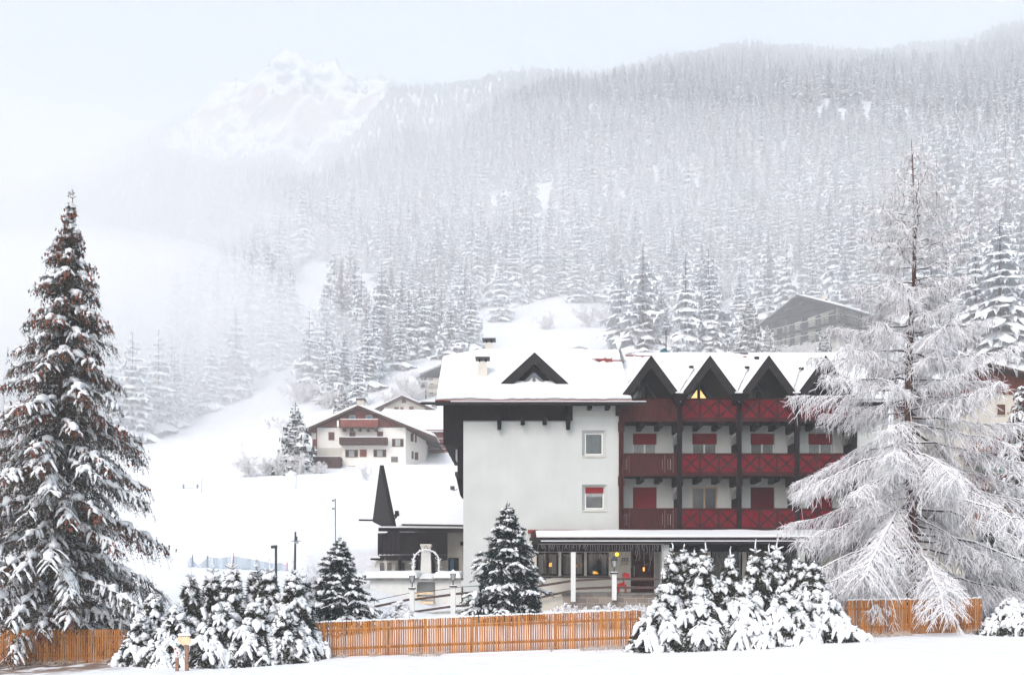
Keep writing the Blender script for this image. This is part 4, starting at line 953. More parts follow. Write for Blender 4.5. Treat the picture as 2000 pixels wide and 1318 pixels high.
M['litcurtain'] = emis("lit_warm_curtain", (0.95, 0.62, 0.26), 0.75)
M['lampglow'] = emis("orange_lampshade", (1.0, 0.42, 0.06), 0.9)
M['yellowglow'] = emis("yellow_lamp_globe", (1.0, 0.72, 0.03), 1.2)
build_hotel()
# ---------------------------------------------------------------- what stands on the hotel terrace
def terrace():
    y = 46.2
    # natural stone wall
    def stone_mat():
        m = bpy.data.materials.new("stone_blocks"); m.use_nodes = True; n = m.node_tree; b = n.nodes["Principled BSDF"]; b.inputs['Roughness'].default_value = 0.9
        tc = n.nodes.new("ShaderNodeTexCoord"); mp = n.nodes.new("ShaderNodeMapping"); mp.inputs['Rotation'].default_value = (R(90),0,0); n.links.new(tc.outputs['Object'], mp.inputs[0])
        nz = n.nodes.new("ShaderNodeTexNoise"); nz.inputs['Scale'].default_value = 1.2; n.links.new(mp.outputs[0], nz.inputs['Vector'])
        av = n.nodes.new("ShaderNodeMix"); av.data_type = 'VECTOR'; av.inputs[0].default_value = 0.06; n.links.new(mp.outputs[0], av.inputs[4]); n.links.new(nz.outputs['Color'], av.inputs[5])
        br = n.nodes.new("ShaderNodeTexBrick"); br.inputs['Scale'].default_value = 1.0; br.inputs['Brick Width'].default_value = 0.55; br.inputs['Row Height'].default_value = 0.23; br.inputs['Mortar Size'].default_value = 0.012; br.inputs['Mortar Smooth'].default_value = 0.3; br.offset = 0.45
        br.inputs['Color1'].default_value = (0.13,0.105,0.09,1); br.inputs['Color2'].default_value = (0.24,0.20,0.17,1); br.inputs['Mortar'].default_value = (0.36,0.32,0.27,1)
        n.links.new(av.outputs[1], br.inputs['Vector']); n.links.new(br.outputs['Color'], b.inputs['Base Color'])
        bp = n.nodes.new("ShaderNodeBump"); bp.inputs['Strength'].default_value = 0.8; bp.inputs['Distance'].default_value = 0.03; bp.invert = True; n.links.new(br.outputs['Fac'], bp.inputs['Height']); n.links.new(bp.outputs[0], b.inputs['Normal'])
        return m
    zt = Za(1158, y); x0 = Xa(1100, y); x1 = Xa(1690, y)
    t = thing("terrace_wall", (x0, y, -2.4+CZ), "low wall of brown natural stone blocks carrying the hotel terrace", "wall")
    MB().box(x0, x1, y, y+0.5, -2.6+CZ, zt-0.08).build("stone_wall", stone_mat(), t)
    MB().box(x0-0.05, x1, y-0.06, y+0.55, zt-0.078, zt).build("coping", M['concrete'], t)
    MB().box(Xa(1048,y), x0-0.003, y+0.05, y+0.45, -2.6+CZ, Za(1163,y)).build("plastered_end", M['beige'], t)
    s = MB().box(x0+0.1, x1, y+0.551, Y0-0.003, zt-0.3, zt-0.02).build("terrace_floor", M['concrete'], t)
    # ramp with white posts and dark rails
    r = thing("ramp_railing", (Xa(885,46), 46, -2.0+CZ), "white posts with two sloping dark timber rails along the snowy ramp", "railing")
    posts = [(727,1172,1212,46.0,0), (805,1150,1207,46.0,1), (885,1146,1208,46.0,1), (1119.5,1078,1162,46.0,0), (1199.5,1120,1159,46.0,1)]
    for px, a, b_, yy, lamp in posts:
        p = MB().box(Xa(px,yy)-0.11, Xa(px,yy)+0.11, yy-0.11, yy+0.11, Za(b_,yy)-0.3, Za(a,yy)).build("post", M['white'], r, bevel=0.01)
        if px != 1119.5:
            k = MB(); k.box(Xa(px,yy)-0.17, Xa(px,yy)+0.17, yy-0.17, yy+0.17, Za(a,yy)+0.002, Za(a,yy)+0.05); k.build("post_cap", M['dark'], p)
            MB().box(Xa(px,yy)-0.15, Xa(px,yy)+0.15, yy-0.15, yy+0.15, Za(a,yy)+0.052, Za(a,yy)+0.10).build("snow_cap", M['snow'], p, bevel=0.03)
    segs = [((727,1184,1205),(805,1170,1194)), ((805,1170,1194),(885,1161,1184)), ((885,1159,1183),(1010,1150,1175)), ((1010,1150,1175),(1119.5,1134,1153)), ((1119.5,1133,1149),(1199.5,1129,1146)), ((1199.5,1130,1147),(1292,1130,1147))]
    for (pa, a1, a2), (pb, b1, b2) in segs:
        for u, v in ((a1, b1), (a2, b2)):
            m_ = MB().bar((Xa(pa,46)+0.13,46,Za(u,46)),(Xa(pb,46)-0.13,46,Za(v,46)), 0.09, 0.11).build("rail", M['frostdark'], r)
        if pa < 1100: MB().bar((Xa(pa,46)+0.13,46,Za(a1,46)+0.30),(Xa(pb,46)-0.13,46,Za(b1,46)+0.30), 0.03, 0.03).build("hand_rail", M['metal'], r)
    w = MB(); w.prism([(Xa(722,46.4),-2.6+CZ),(Xa(1050,46.4),-2.6+CZ),(Xa(1050,46.4),Za(1180,46.4)),(Xa(885,46.4),Za(1192,46.4)),(Xa(727,46.4),Za(1205,46.4))], 46.3, 48.3)
    w.build("ramp_base", M['cream'], r)
    w = MB(); w._add([(Xa(727,46.4),46.32,Za(1205,46.4)+0.004),(Xa(885,46.4),46.32,Za(1192,46.4)+0.004),(Xa(1050,46.4),46.32,Za(1180,46.4)+0.004),(Xa(1050,46.4),48.28,Za(1180,46.4)+0.06),(Xa(885,46.4),48.28,Za(1192,46.4)+0.06),(Xa(727,46.4),48.28,Za(1205,46.4)+0.06)], [(0,1,4,5),(1,2,3,4)]); w.build("ramp_snow", M['snow'], r)
    # lanterns
    lan = []
    for i, (px, top, yy, lab) in enumerate(((805,1150,46,"snow capped lantern on the lower ramp post, left of the other ramp lantern"),(885,1146,46,"snow capped lantern on the ramp post beside the white gable wall"),(1199.5,1120,46,"dark lantern on the white post in front of the red seat"))):
        z = Za(top, yy)+0.10; x = Xa(px, yy)
        L = thing("lantern", (x, yy, z), lab, "lantern", "lanterns on the ramp posts")
        MB().tube([(x,yy,z),(x,yy,z+0.22)], 0.03, 8).build("stem", M['metal'], L)
        b = MB()
        for sx, sy in ((-1,-1),(1,-1),(1,1),(-1,1)): b.bar((x+sx*0.07,yy+sy*0.07,z+0.22),(x+sx*0.12,yy+sy*0.12,z+0.52), 0.02, 0.02)
        b.box(x-0.13, x+0.13, yy-0.13, yy+0.13, z+0.52, z+0.545); b.box(x-0.08, x+0.08, yy-0.08, yy+0.08, z+0.205, z+0.225); b.build("cage", M['metal'], L)
        g = MB(); g._add([(x-0.06,yy-0.06,z+0.23),(x+0.06,yy-0.06,z+0.23),(x+0.06,yy+0.06,z+0.23),(x-0.06,yy+0.06,z+0.23),(x-0.105,yy-0.105,z+0.515),(x+0.105,yy-0.105,z+0.515),(x+0.105,yy+0.105,z+0.515),(x-0.105,yy+0.105,z+0.515)], [(0,3,2,1),(4,5,6,7),(0,1,5,4),(1,2,6,5),(2,3,7,6),(3,0,4,7)]); g.build("glass", M['curtain'], L)
        c = MB(); c._add([(x-0.17,yy-0.17,z+0.547),(x+0.17,yy-0.17,z+0.547),(x+0.17,yy+0.17,z+0.547),(x-0.17,yy+0.17,z+0.547),(x,yy,z+0.76)], [(0,3,2,1),(0,1,4),(1,2,4),(2,3,4),(3,0,4)])
        c.build("cap", M['snow'] if i < 2 else M['metal'], L)
    # lamps of the restaurant
    for px, py, yy, lab in ((1078,1104,51.0,"glowing orange dome lamp in the dining room window nearest the blue spruce"), (1134,1104,51.0,"glowing orange dome lamp in the middle dining room window"), (1161,1121,50.9,"glowing orange dome lamp low in the dining room window nearest the door")):
        x, z = Xa(px,yy), Za(py,yy); L = thing("pendant_lamp", (x,yy,z), lab, "lamp", "pendant lamps in the dining room")
        mb = MB(); n = 12; prof = [(0.05,0.16),(0.13,0.13),(0.20,0.05),(0.24,-0.06)]; vs = []
        for r_, h_ in prof:
            for k in range(n): a = k/n*6.283; vs.append((x+math.cos(a)*r_, yy+math.sin(a)*r_, z+h_))
        fs = [(i*n+k, i*n+(k+1)%n, (i+1)*n+(k+1)%n, (i+1)*n+k) for i in range(3) for k in range(n)]; mb._add(vs, fs); mb.build("lamp_shade", M['lampglow'], L)
        MB().tube([(x,yy,z+0.15),(x,yy,Za(1078,yy))], 0.01, 5).build("cord", M['metal'], L)
    x, yy, z = Xa(1205,49.6), 49.6, Za(1082,49.6)
    L = thing("globe_lamp", (x,yy,z), "round yellow glowing lamp under the porch beside the door", "lamp")
    mb = MB(); n = 12; vs = []
    for i in range(7):
        t_ = math.pi*i/6
        for k in range(n): a = k/n*6.283; vs.append((x+math.cos(a)*math.sin(t_)*0.10, yy+math.sin(a)*math.sin(t_)*0.10, z+math.cos(t_)*0.10))
    mb._add(vs, [(i*n+k, i*n+(k+1)%n, (i+1)*n+(k+1)%n, (i+1)*n+k) for i in range(6) for k in range(n)]); mb.build("globe", M['yellowglow'], L, smooth=True)
    MB().bar((x,yy+0.02,z-0.11),(x,yy+0.3,z-0.2), 0.04, 0.04).build("bracket", M['metal'], L)
    x, z = Xa(1257.5,49.8), Za(1111,49.8)
    L = tag(MB().box(x-0.045, x+0.045, 49.8, 49.86, z-0.1, z+0.1).build("door_light", M['lampglow'], None, origin=(x,49.8,z), bevel=0.02), "small narrow orange light glowing at the dark entrance door", "light")
    # red seat
    x, yy, z = Xa(1217,48.4), 48.4, Za(1156,48.4)
    L = thing("red_seat", (x,yy,z), "glossy red curved plastic seat leaning by the entrance door", "seat")
    redp = mat("red_plastic", (0.36,0.01,0.012), 0.35)
    def curved(pts, w, nm):
        mb = MB()
        for a, b_ in zip(pts[:-1], pts[1:]): mb.extr([(x+a[0],yy-w,z+a[1]),(x+b_[0],yy-w,z+b_[1]),(x+b_[0]+0.05,yy-w,z+b_[1]-0.24),(x+a[0]+0.05,yy-w,z+a[1]-0.24)], (0,2*w,0))
        mb.build(nm, redp, L, bevel=0.01)
    curved([(0.28,0.92),(0.05,0.98),(-0.02,0.9),(0.0,0.6),(0.02,0.5)], 0.22, "backrest")
    curved([(0.04,0.5),(-0.12,0.46),(-0.26,0.40),(-0.30,0.22)], 0.24, "seat")
    for sx in (-0.22, 0.12): MB().box(x+sx-0.03, x+sx+0.03, yy-0.2, yy+0.2, z, z+0.36).build("leg", redp, L)
    # icicle light chain hanging from the porch gutter
    rg = random.Random(8); mb = MB(); yy = 47.22; xa, xb = Xa(1052,yy), Xa(1296,yy); zt = Za(1062,yy)
    n = 54
    for k in range(n):
        x = xa+(xb-xa)*k/(n-1)+rg.uniform(-0.04,0.04); L_ = rg.choice((0.3,0.55,0.8,1.05))*(0.7+0.5*rg.random()) * (1.0 if x > xa+(xb-xa)*0.5 else 0.75); pts = [(x,yy,zt)]
        for i in range(1, 6): pts.append((x+rg.uniform(-0.02,0.02)*i*0.7, yy+rg.uniform(-0.02,0.02), zt-L_*i/5))
        for a, b_ in zip(pts[:-1], pts[1:]): mb.bar(a, b_, 0.010, 0.010)
        for p in pts[1:]: mb.box(p[0]-0.013, p[0]+0.013, p[1]-0.013, p[1]+0.013, p[2]-0.013, p[2]+0.013)
    mb.bar((xa,yy,zt),(xb,yy,zt), 0.02, 0.02)
    lc = mat("frosted_light_chain", (0.20,0.18,0.18), 0.8)
    tag(mb.build("icicle_light_chain", lc, None, origin=(xa,yy,zt)), "unlit chain of hanging icicle lights along the porch gutter", "light chain")
    # satellite dish and mast
    y = 57.2; x, z = Xa(1298,y), Za(694,y)
    t = thing("satellite_dish", (x,y,z-0.4), "blue green satellite dish on the ridge behind the pointed gables", "satellite dish")
    mb = MB(); n = 24; vs = []
    cen = Vector((x,y,z+0.0)); nrm = Vector((-0.55,0.75,0.35)).normalized(); u = nrm.cross(Vector((0,0,1))).normalized(); v = u.cross(nrm)
    for i in range(4):
        r_ = 0.36*i/3+0.01
        for k in range(n): a = k/n*6.283; vs.append(cen+u*math.cos(a)*r_+v*math.sin(a)*r_*1.1+nrm*(0.10*(r_/0.36)**2))
    mb._add(vs, [(i*n+k, i*n+(k+1)%n, (i+1)*n+(k+1)%n, (i+1)*n+k) for i in range(3) for k in range(n)]); mb.build("dish", mat("teal_paint",(0.05,0.14,0.17),0.5), t)
    MB().tube([(x+0.15,y,z-0.7),(x+0.15,y,z+0.1)], 0.03).build("mount", M['metal'], t)
    x = Xa(1303,y)
    t = thing("antenna_mast", (x,y+0.4,z-0.4), "thin dark aerial mast rising beside the satellite dish", "antenna")
    MB().tube([(x,y+0.4,z-0.8),(x,y+0.4,Za(642,y))], 0.028).build("mast", M['metal'], t)
    for k in range(3): MB().bar((x-0.35,y+0.4,Za(646+k*5,y)),(x+0.1,y+0.4,Za(646+k*5,y)), 0.02, 0.02).build("aerial_rod", M['metal'], t)
    y = 57; MB_ = MB(); x, z = Xa(1324,y), Za(692,y); MB_._add([(x-0.2,y,z-0.3),(x+0.2,y,z-0.3),(x+0.2,y+0.4,z-0.3),(x-0.2,y+0.4,z-0.3),(x,y+0.2,z+0.28)], [(0,3,2,1),(0,1,4),(1,2,4),(2,3,4),(3,0,4)])
    MB_.build("vent_hood", M['metal'], hotel)
terrace()
# ---------------------------------------------------------------- annex with the steep snowy roof
def annex():
    N = Vector(Wp(767,1031,62.0)); A = Vector(Wp(742,908,66.0)); Fp = Vector(Wp(728,1012,70.0))
    d = Vector((8.0, 2.4, 0)).normalized(); q = Vector((-2.4, 8.0, 0)).normalized()
    L = 9.0
    t = thing("annex_house", (N.x, N.y, -1.0+CZ), "low annex with a steep snow covered roof, pointed dark gable and timber balcony", "house")
    mb = MB(); th = 0.22
    # roof planes (near and far), slightly thick
    mb.extr([N, N+d*L, A+d*(L+0.6), A], (0,0,-th)); mb.extr([Fp, Fp+d*L, A+d*(L+0.6), A], (0,0,-th)); mb.build("roof", M['dark'], t)
    mb = MB(); mb.extr([N+Vector((0.01,0.03,-0.25)), A+Vector((0.0,0.0,-0.28)), Fp+Vector((0,0,-0.25))], d*0.12); mb.build("gable_boarding", M['dark'], t)
    snow_sheet([N+Vector((0.25,0.05,0.02)), N+d*L+Vector((0,0,0.02)), A+d*(L+0.6)+Vector((0,0,0.02)), A+Vector((0.25,0.05,0.02))], 0.25, 60, 50, "roof_snow", t, 6, 0.25)
    snow_sheet([Fp+Vector((0.25,0.05,0.02)), Fp+d*L+Vector((0,0,0.02)), A+d*(L+0.6)+Vector((0,0,0.02)), A+Vector((0.25,0.05,0.02))], 0.25, 30, 30, "roof_snow", t, 6, 0.25)
    g0 = N+Vector((0,0,-0.1))-d*0.9; MB().bar(g0, N+d*L+Vector((0,0,-0.1)), 0.22, 0.22).build("gutter", M['dark'], t)
    MB().bar(g0+Vector((0,-0.02,0.16)), N+d*L+Vector((0,-0.02,0.16)), 0.16, 0.09).build("gutter_snow", M['snow'], t)
    MB().bar(N+d*0.6+Vector((0,-0.1,0.22)), N+d*L+Vector((0,-0.1,0.22)), 0.05, 0.10).build("snow_guard", M['dark'], t)
    f0 = Fp+Vector((0,0,-0.05)); MB().bar(f0-d*1.0+Vector((0,0,-0.08)), f0+d*2+Vector((0,0,-0.08)), 0.12, 0.12).build("gutter", M['dark'], t)
    # turned columns
    for k in range(3):
        p = N + q*(0.5+k*1.35) + d*0.35; zz0 = Za(1075,63); zz1 = N.z+0.25 + (0.9+k*0.9)
        mb = MB(); mb.tube([(p.x,p.y,zz0),(p.x,p.y,zz1)], 0.13, 8)
        for h in (0.2, 0.7, 1.2, 1.7, 2.2): mb.tube([(p.x,p.y,zz0+h),(p.x,p.y,zz0+h+0.12)], 0.18, 8)
        mb.build("column", M['dark'], t)
    # house body
    z0 = -1.2+CZ; z1 = N.z-0.15; b0 = N + q*1.6 + d*2.6; mb = MB()
    mb.extr([(b0.x,b0.y,z0),(b0.x+d.x*6.5,b0.y+d.y*6.5,z0),(b0.x+d.x*6.5,b0.y+d.y*6.5,z1+1.2),(b0.x,b0.y,z1+1.2)], q*4.5); mb.build("wall", M['beige'], t)
    bl = N + q*1.2 - d*0.3; mb = MB()
    mb.extr([(bl.x,bl.y,z0),(bl.x+d.x*2.2,bl.y+d.y*2.2,z0),(bl.x+d.x*2.2,bl.y+d.y*2.2,Za(1088,63)),(bl.x,bl.y,Za(1088,63))], q*3.0); mb.build("wall", M['cream'], t)
    # timber balcony: long front and slanted left side
    zb0, zb1 = Za(1082,61.0), Za(1040,61.0)
    a = N - q*0.55 + d*0.35; mb = MB(); LL = 3.1
    def pl(p, z): return (p.x, p.y, z)
    mb.extr([pl(a,zb0),pl(a+d*LL,zb0),pl(a+d*LL,zb1),pl(a,zb1)], q*0.12)
    n = 16
    for k in range(n): p = a + d*(LL*k/n) - q*0.02; mb.extr([pl(p,zb0),pl(p+d*0.1,zb0),pl(p+d*0.1,zb1-0.02),pl(p,zb1-0.02)], q*0.019)
    mb.extr([pl(a-d*0.05-q*0.06,zb1),pl(a+d*LL-q*0.06,zb1),pl(a+d*LL-q*0.06,zb1+0.08),pl(a-d*0.05-q*0.06,zb1+0.08)], q*0.25)
    mb.build("balcony_rail", M['dark'], t)
    e = a - d*0.95 + q*2.6; zlo = -0.55
    mb = MB(); mb._add([pl(a,zb0),pl(e,zb0+0.05),pl(e,zb1+0.05),pl(a,zb1),], [(0,1,2,3)]); side = (e-a)
    for k in range(6):
        p = a + side*(k/5.0); mb.bar(pl(p,zb0),pl(p,zb1), 0.08, 0.08)
    mb.bar(pl(a,zb1),pl(e,zb1+0.05),0.1,0.1); mb.bar(pl(a,zb0+0.2),pl(e,zb0+0.25),0.06,0.06); mb.build("balcony_rail", M['dark'], t)
    mb = MB(); mb.extr([pl(a,zb0-0.35),pl(a+d*LL,zb0-0.35),pl(a+d*LL+q*1.8,zb0-0.35),pl(e,zb0-0.35)], (0,0,0.33)); mb.build("balcony_floor", M['dark'], t)
    for k in (0.2, 1.3, 2.4): MB().tube([pl(a+d*k+q*1.0,z0),pl(a+d*k+q*1.0,zb0-0.36)], 0.12, 8).build("column", M['dark'], t)
    # upper wall timber
    c0 = b0 - q*0.12; mb = MB(); zz = Za(1062,62)
    mb.extr([pl(c0+d*2.2,zz),pl(c0+d*6.5,zz),pl(c0+d*6.5,zz+0.25),pl(c0+d*2.2,zz+0.25)], q*0.1)
    mb.bar(pl(c0+d*4.3,zz+0.3), pl(c0+d*4.9,zz+1.1), 0.16, 0.08, up=(0,1,0)); mb.bar(pl(c0+d*5.5,zz+0.3), pl(c0+d*4.9,zz+1.1), 0.16, 0.08, up=(0,1,0)); mb.extr([pl(c0+d*4.6,zz+0.75),pl(c0+d*5.9,zz+0.75),pl(c0+d*5.9,zz+1.2),pl(c0+d*4.6,zz+1.2)], q*0.05)
    mb.build("wall_timber", M['dark'], t)
    # windows and door
    def rect(px0, px1, py0, py1, n, m, off=0.0, lab=None):
        c = b0 - q*(0.06+off); s0 = None
        def at(px):  # point on the line c + d*s seen at photo column px
            k = (px-1000)/F; s = (k*c.y - c.x)/(d.x - k*d.y); return c + d*s
        p0, p1 = at(px0), at(px1); yy = p0.y; mb = MB()
        mb.extr([pl(p0,Za(py1,yy)),pl(p1,Za(py1,yy)),pl(p1,Za(py0,yy)),pl(p0,Za(py0,yy))], q*0.05); o = mb.build(n, m, t)
        if lab: o["label"] = lab
        return o
    rect(876, 896, 1089, 1116, "door_frame", M['dark']); rect(879, 886, 1091, 1115, "door", mat("blue_door",(0.03,0.13,0.22),0.4), 0.06, "bright blue door in the grey wall of the annex")
    rect(792, 802, 1086, 1114, "window", M['glass']); rect(842, 848, 1096, 1114, "window", M['glass'])
    rect(806, 822, 1084, 1114, "window", M['glass'])
    for px in (742, 756, 772, 783):
        x = Xa(px,62); MB().box(x-0.14, x+0.14, bl.y+ (x-bl.x)*d.y/d.x-0.06, bl.y+(x-bl.x)*d.y/d.x-0.01, Za(1114,62), Za(1098,62)).build("window", M['glass'], t)
    # little lean-to at the left
    yy = 64; mb = MB(); mb.box(Xa(735,yy), Xa(752,yy), yy, yy+2, z0, Za(1093,yy)); mb.build("lean_to_wall", M['cream'], t)
    mb = MB(); mb.box(Xa(725,yy), Xa(752,yy), yy-0.4, yy+2.2, Za(1093,yy), Za(1090,yy)); mb.build("lean_to_roof", M['dark'], t)
    MB().box(Xa(725,yy)+0.02, Xa(750,yy), yy-0.38, yy+2.2, Za(1090,yy)+0.002, Za(1086,yy)).build("lean_to_snow", M['snow'], t, bevel=0.05)
annex()
def garden_building():
    y = 54.0; t = thing("garden_annex", (Xa(780,y), y, -2.0+CZ), "low white flat roofed outbuilding with a thick layer of snow", "building")
    x0, x1 = Xa(712,y), Xa(901,y)
    mb = MB(); wall_holes(mb, x0+0.3, x1, -2.6+CZ, Za(1133,y), y, [(Xa(814,y),Xa(850,y),-2.0+CZ,Za(1136,y))], 0.5); mb.quad((x0+0.3,y,-2.6+CZ),(x0+0.3,y+5,-2.6+CZ),(x0+0.3,y+5,Za(1133,y)),(x0+0.3,y,Za(1133,y))); mb.build("wall", mat("off_white_plaster",(0.60,0.60,0.58),0.9,var=0.05), t)  # off-white plaster with slight random variation in tone
    MB().box(Xa(814,y)+0.02, Xa(850,y)-0.02, y+0.5, y+0.55, -2.0+CZ, Za(1136,y)).build("pale_door", M['curtain'], t)
    k = MB()
    for j in range(3): k.box(Xa(812,y), Xa(848,y), y-0.8+j*0.1, y-0.75+j*0.1, Za(1178-j*9,y), Za(1173-j*9,y))
    k.build("bench_slats", M['lightwood'], t)
    MB().box(x0, x1, y-0.25, y+6, Za(1133,y)+0.003, Za(1129,y)).build("roof_edge", M['concrete'], t)
    snow_sheet([(x0-0.1,y-0.30,Za(1129,y)+0.01),(Xa(816,y),y-0.30,Za(1129,y)+0.01),(Xa(816,y),y+3.2,Za(1129,y)+0.05),(x0-0.1,y+3.2,Za(1129,y)+0.05)], 0.38, 40, 20, "roof_snow", t, 3, 0.2)
    snow_sheet([(Xa(848,y),y-0.30,Za(1129,y)+0.01),(x1,y-0.30,Za(1129,y)+0.01),(x1,y+3.2,Za(1129,y)+0.05),(Xa(848,y),y+3.2,Za(1129,y)+0.05)], 0.38, 24, 20, "roof_snow", t, 4, 0.2)
    snow_sheet([(Xa(817,y),y-0.2,Za(1133,y)-0.05),(Xa(847,y),y-0.2,Za(1133,y)-0.05),(Xa(847,y),y+2.2,Za(1127,y)+0.05),(Xa(817,y),y+2.2,Za(1127,y)+0.05)], 0.2, 20, 20, "roof_snow", t, 5, 0.15)
    y2 = 57.6; MB().box(Xa(775,y2), Xa(900,y2), y2, y2+0.1, Za(1125,y2)-0.1, Za(1114,y2)).build("terrace_parapet", M['dark'], t)
    # barbecue chimney on the terrace
    y = 56.6; c = thing("barbecue_chimney", (Xa(831.5,y), y, Za(1124,y)), "tapering white barbecue chimney with a broad cap on the annex terrace", "chimney")
    mb = MB(); a, b_, h0, h1 = Xa(821,y), Xa(842,y), Za(1124,y), Za(1070,y)
    mb._add([(a,y,h0),(b_,y,h0),(b_,y+0.6,h0),(a,y+0.6,h0),(a+0.06,y+0.05,h1),(b_-0.06,y+0.05,h1),(b_-0.06,y+0.55,h1),(a+0.06,y+0.55,h1)], [(0,3,2,1),(4,5,6,7),(0,1,5,4),(1,2,6,5),(2,3,7,6),(3,0,4,7)]); mb.build("shaft", M['white'], c)
    k = MB(); k.box(a+0.02, b_-0.02, y, y+0.6, h1+0.002, h1+0.09); k.box(a-0.01, b_+0.01, y-0.03, y+0.63, h1+0.092, h1+0.24); k.build("cap", M['cream'], c, bevel=0.02)
    # frosted rose arch
    y = 56.2; c = thing("garden_arch", (Xa(831,y), y, Za(1124,y)), "frosted metal garden arch wound with twigs in front of the white chimney", "arch")
    x0, x1 = Xa(807,y), Xa(857,y); zb_, zs = Za(1128,y), Za(1095,y); xm = (x0+x1)/2
    for off, nm in ((0, "front_hoop"), (0.35, "rear_hoop")):
        pts = [(x0,y+off,zb_),(x0,y+off,zs)]+[(xm-(x1-x0)/2*math.cos(a), y+off, zs+(Za(1073,y)-zs)*math.sin(a)) for a in np.linspace(0.15, math.pi-0.15, 14)]+[(x1,y+off,zs),(x1,y+off,zb_)]
        MB().tube(pts, 0.035, 6).build(nm, M['frost'], c)
    rg = random.Random(4); mb = MB()
    for k in range(100):
        a = rg.random(); 
        if a < 0.25: p = (x0, zb_+(zs-zb_)*rg.random())
        elif a > 0.75: p = (x1, zb_+(zs-zb_)*rg.random())
        else:
            an = math.pi*rg.random(); p = (xm-(x1-x0)/2*math.cos(an), zs+(Za(1073,y)-zs)*math.sin(an))
        p = Vector((p[0]+rg.gauss(0,0.05), y+rg.uniform(-0.1,0.45), p[1]+rg.gauss(0,0.05)))
        mb.bar(p, p+Vector((rg.gauss(0,0.06),rg.gauss(0,0.06),rg.gauss(0,0.07))), 0.03, 0.03)
    mb.build("climbing_twigs", M['frost'], c)
    MB().tube([(xm-0.12,y,Za(1072,y)),(xm,y,Za(1064,y)),(xm+0.12,y,Za(1072,y))], 0.02, 6).build("finial", M['metal'], c)
garden_building()
# ---------------------------------------------------------------- houses on the slope
def add_win(t, x0, x1, y, z0, z1, m='wshutter', n="window", fr=True, lab=None, off=0.0):
    mb = MB(); mb.box(x0-0.07, x1+0.07, y-0.05-off, y-0.01, z0-0.07, z1+0.07); f = mb.build(n, M['cream'] if fr else M[m], t)
    if lab: f["label"] = lab
    if fr: MB().box(x0, x1, y-0.08-off, y-0.052-off, z0, z1).build("pane" if m in ('glass','curtain') else "shutter", M[m], f)
    return f
M['wshutter'] = mat("brown_shutters", (0.10,0.035,0.025), 0.7, var=0.2)
M['chaletwood'] = mat("red_brown_chalet_boards", (0.17,0.046,0.032), 0.75, var=0.3, vscale=2, stretch=(6,6,0.5))
M['chaletdark'] = mat("brown_balcony_boards", (0.05,0.022,0.018), 0.75, var=0.3, vscale=2, stretch=(6,6,0.5))
M['chaletwhite'] = mat("warm_white_plaster", (0.74,0.71,0.67), 0.9, var=0.04)
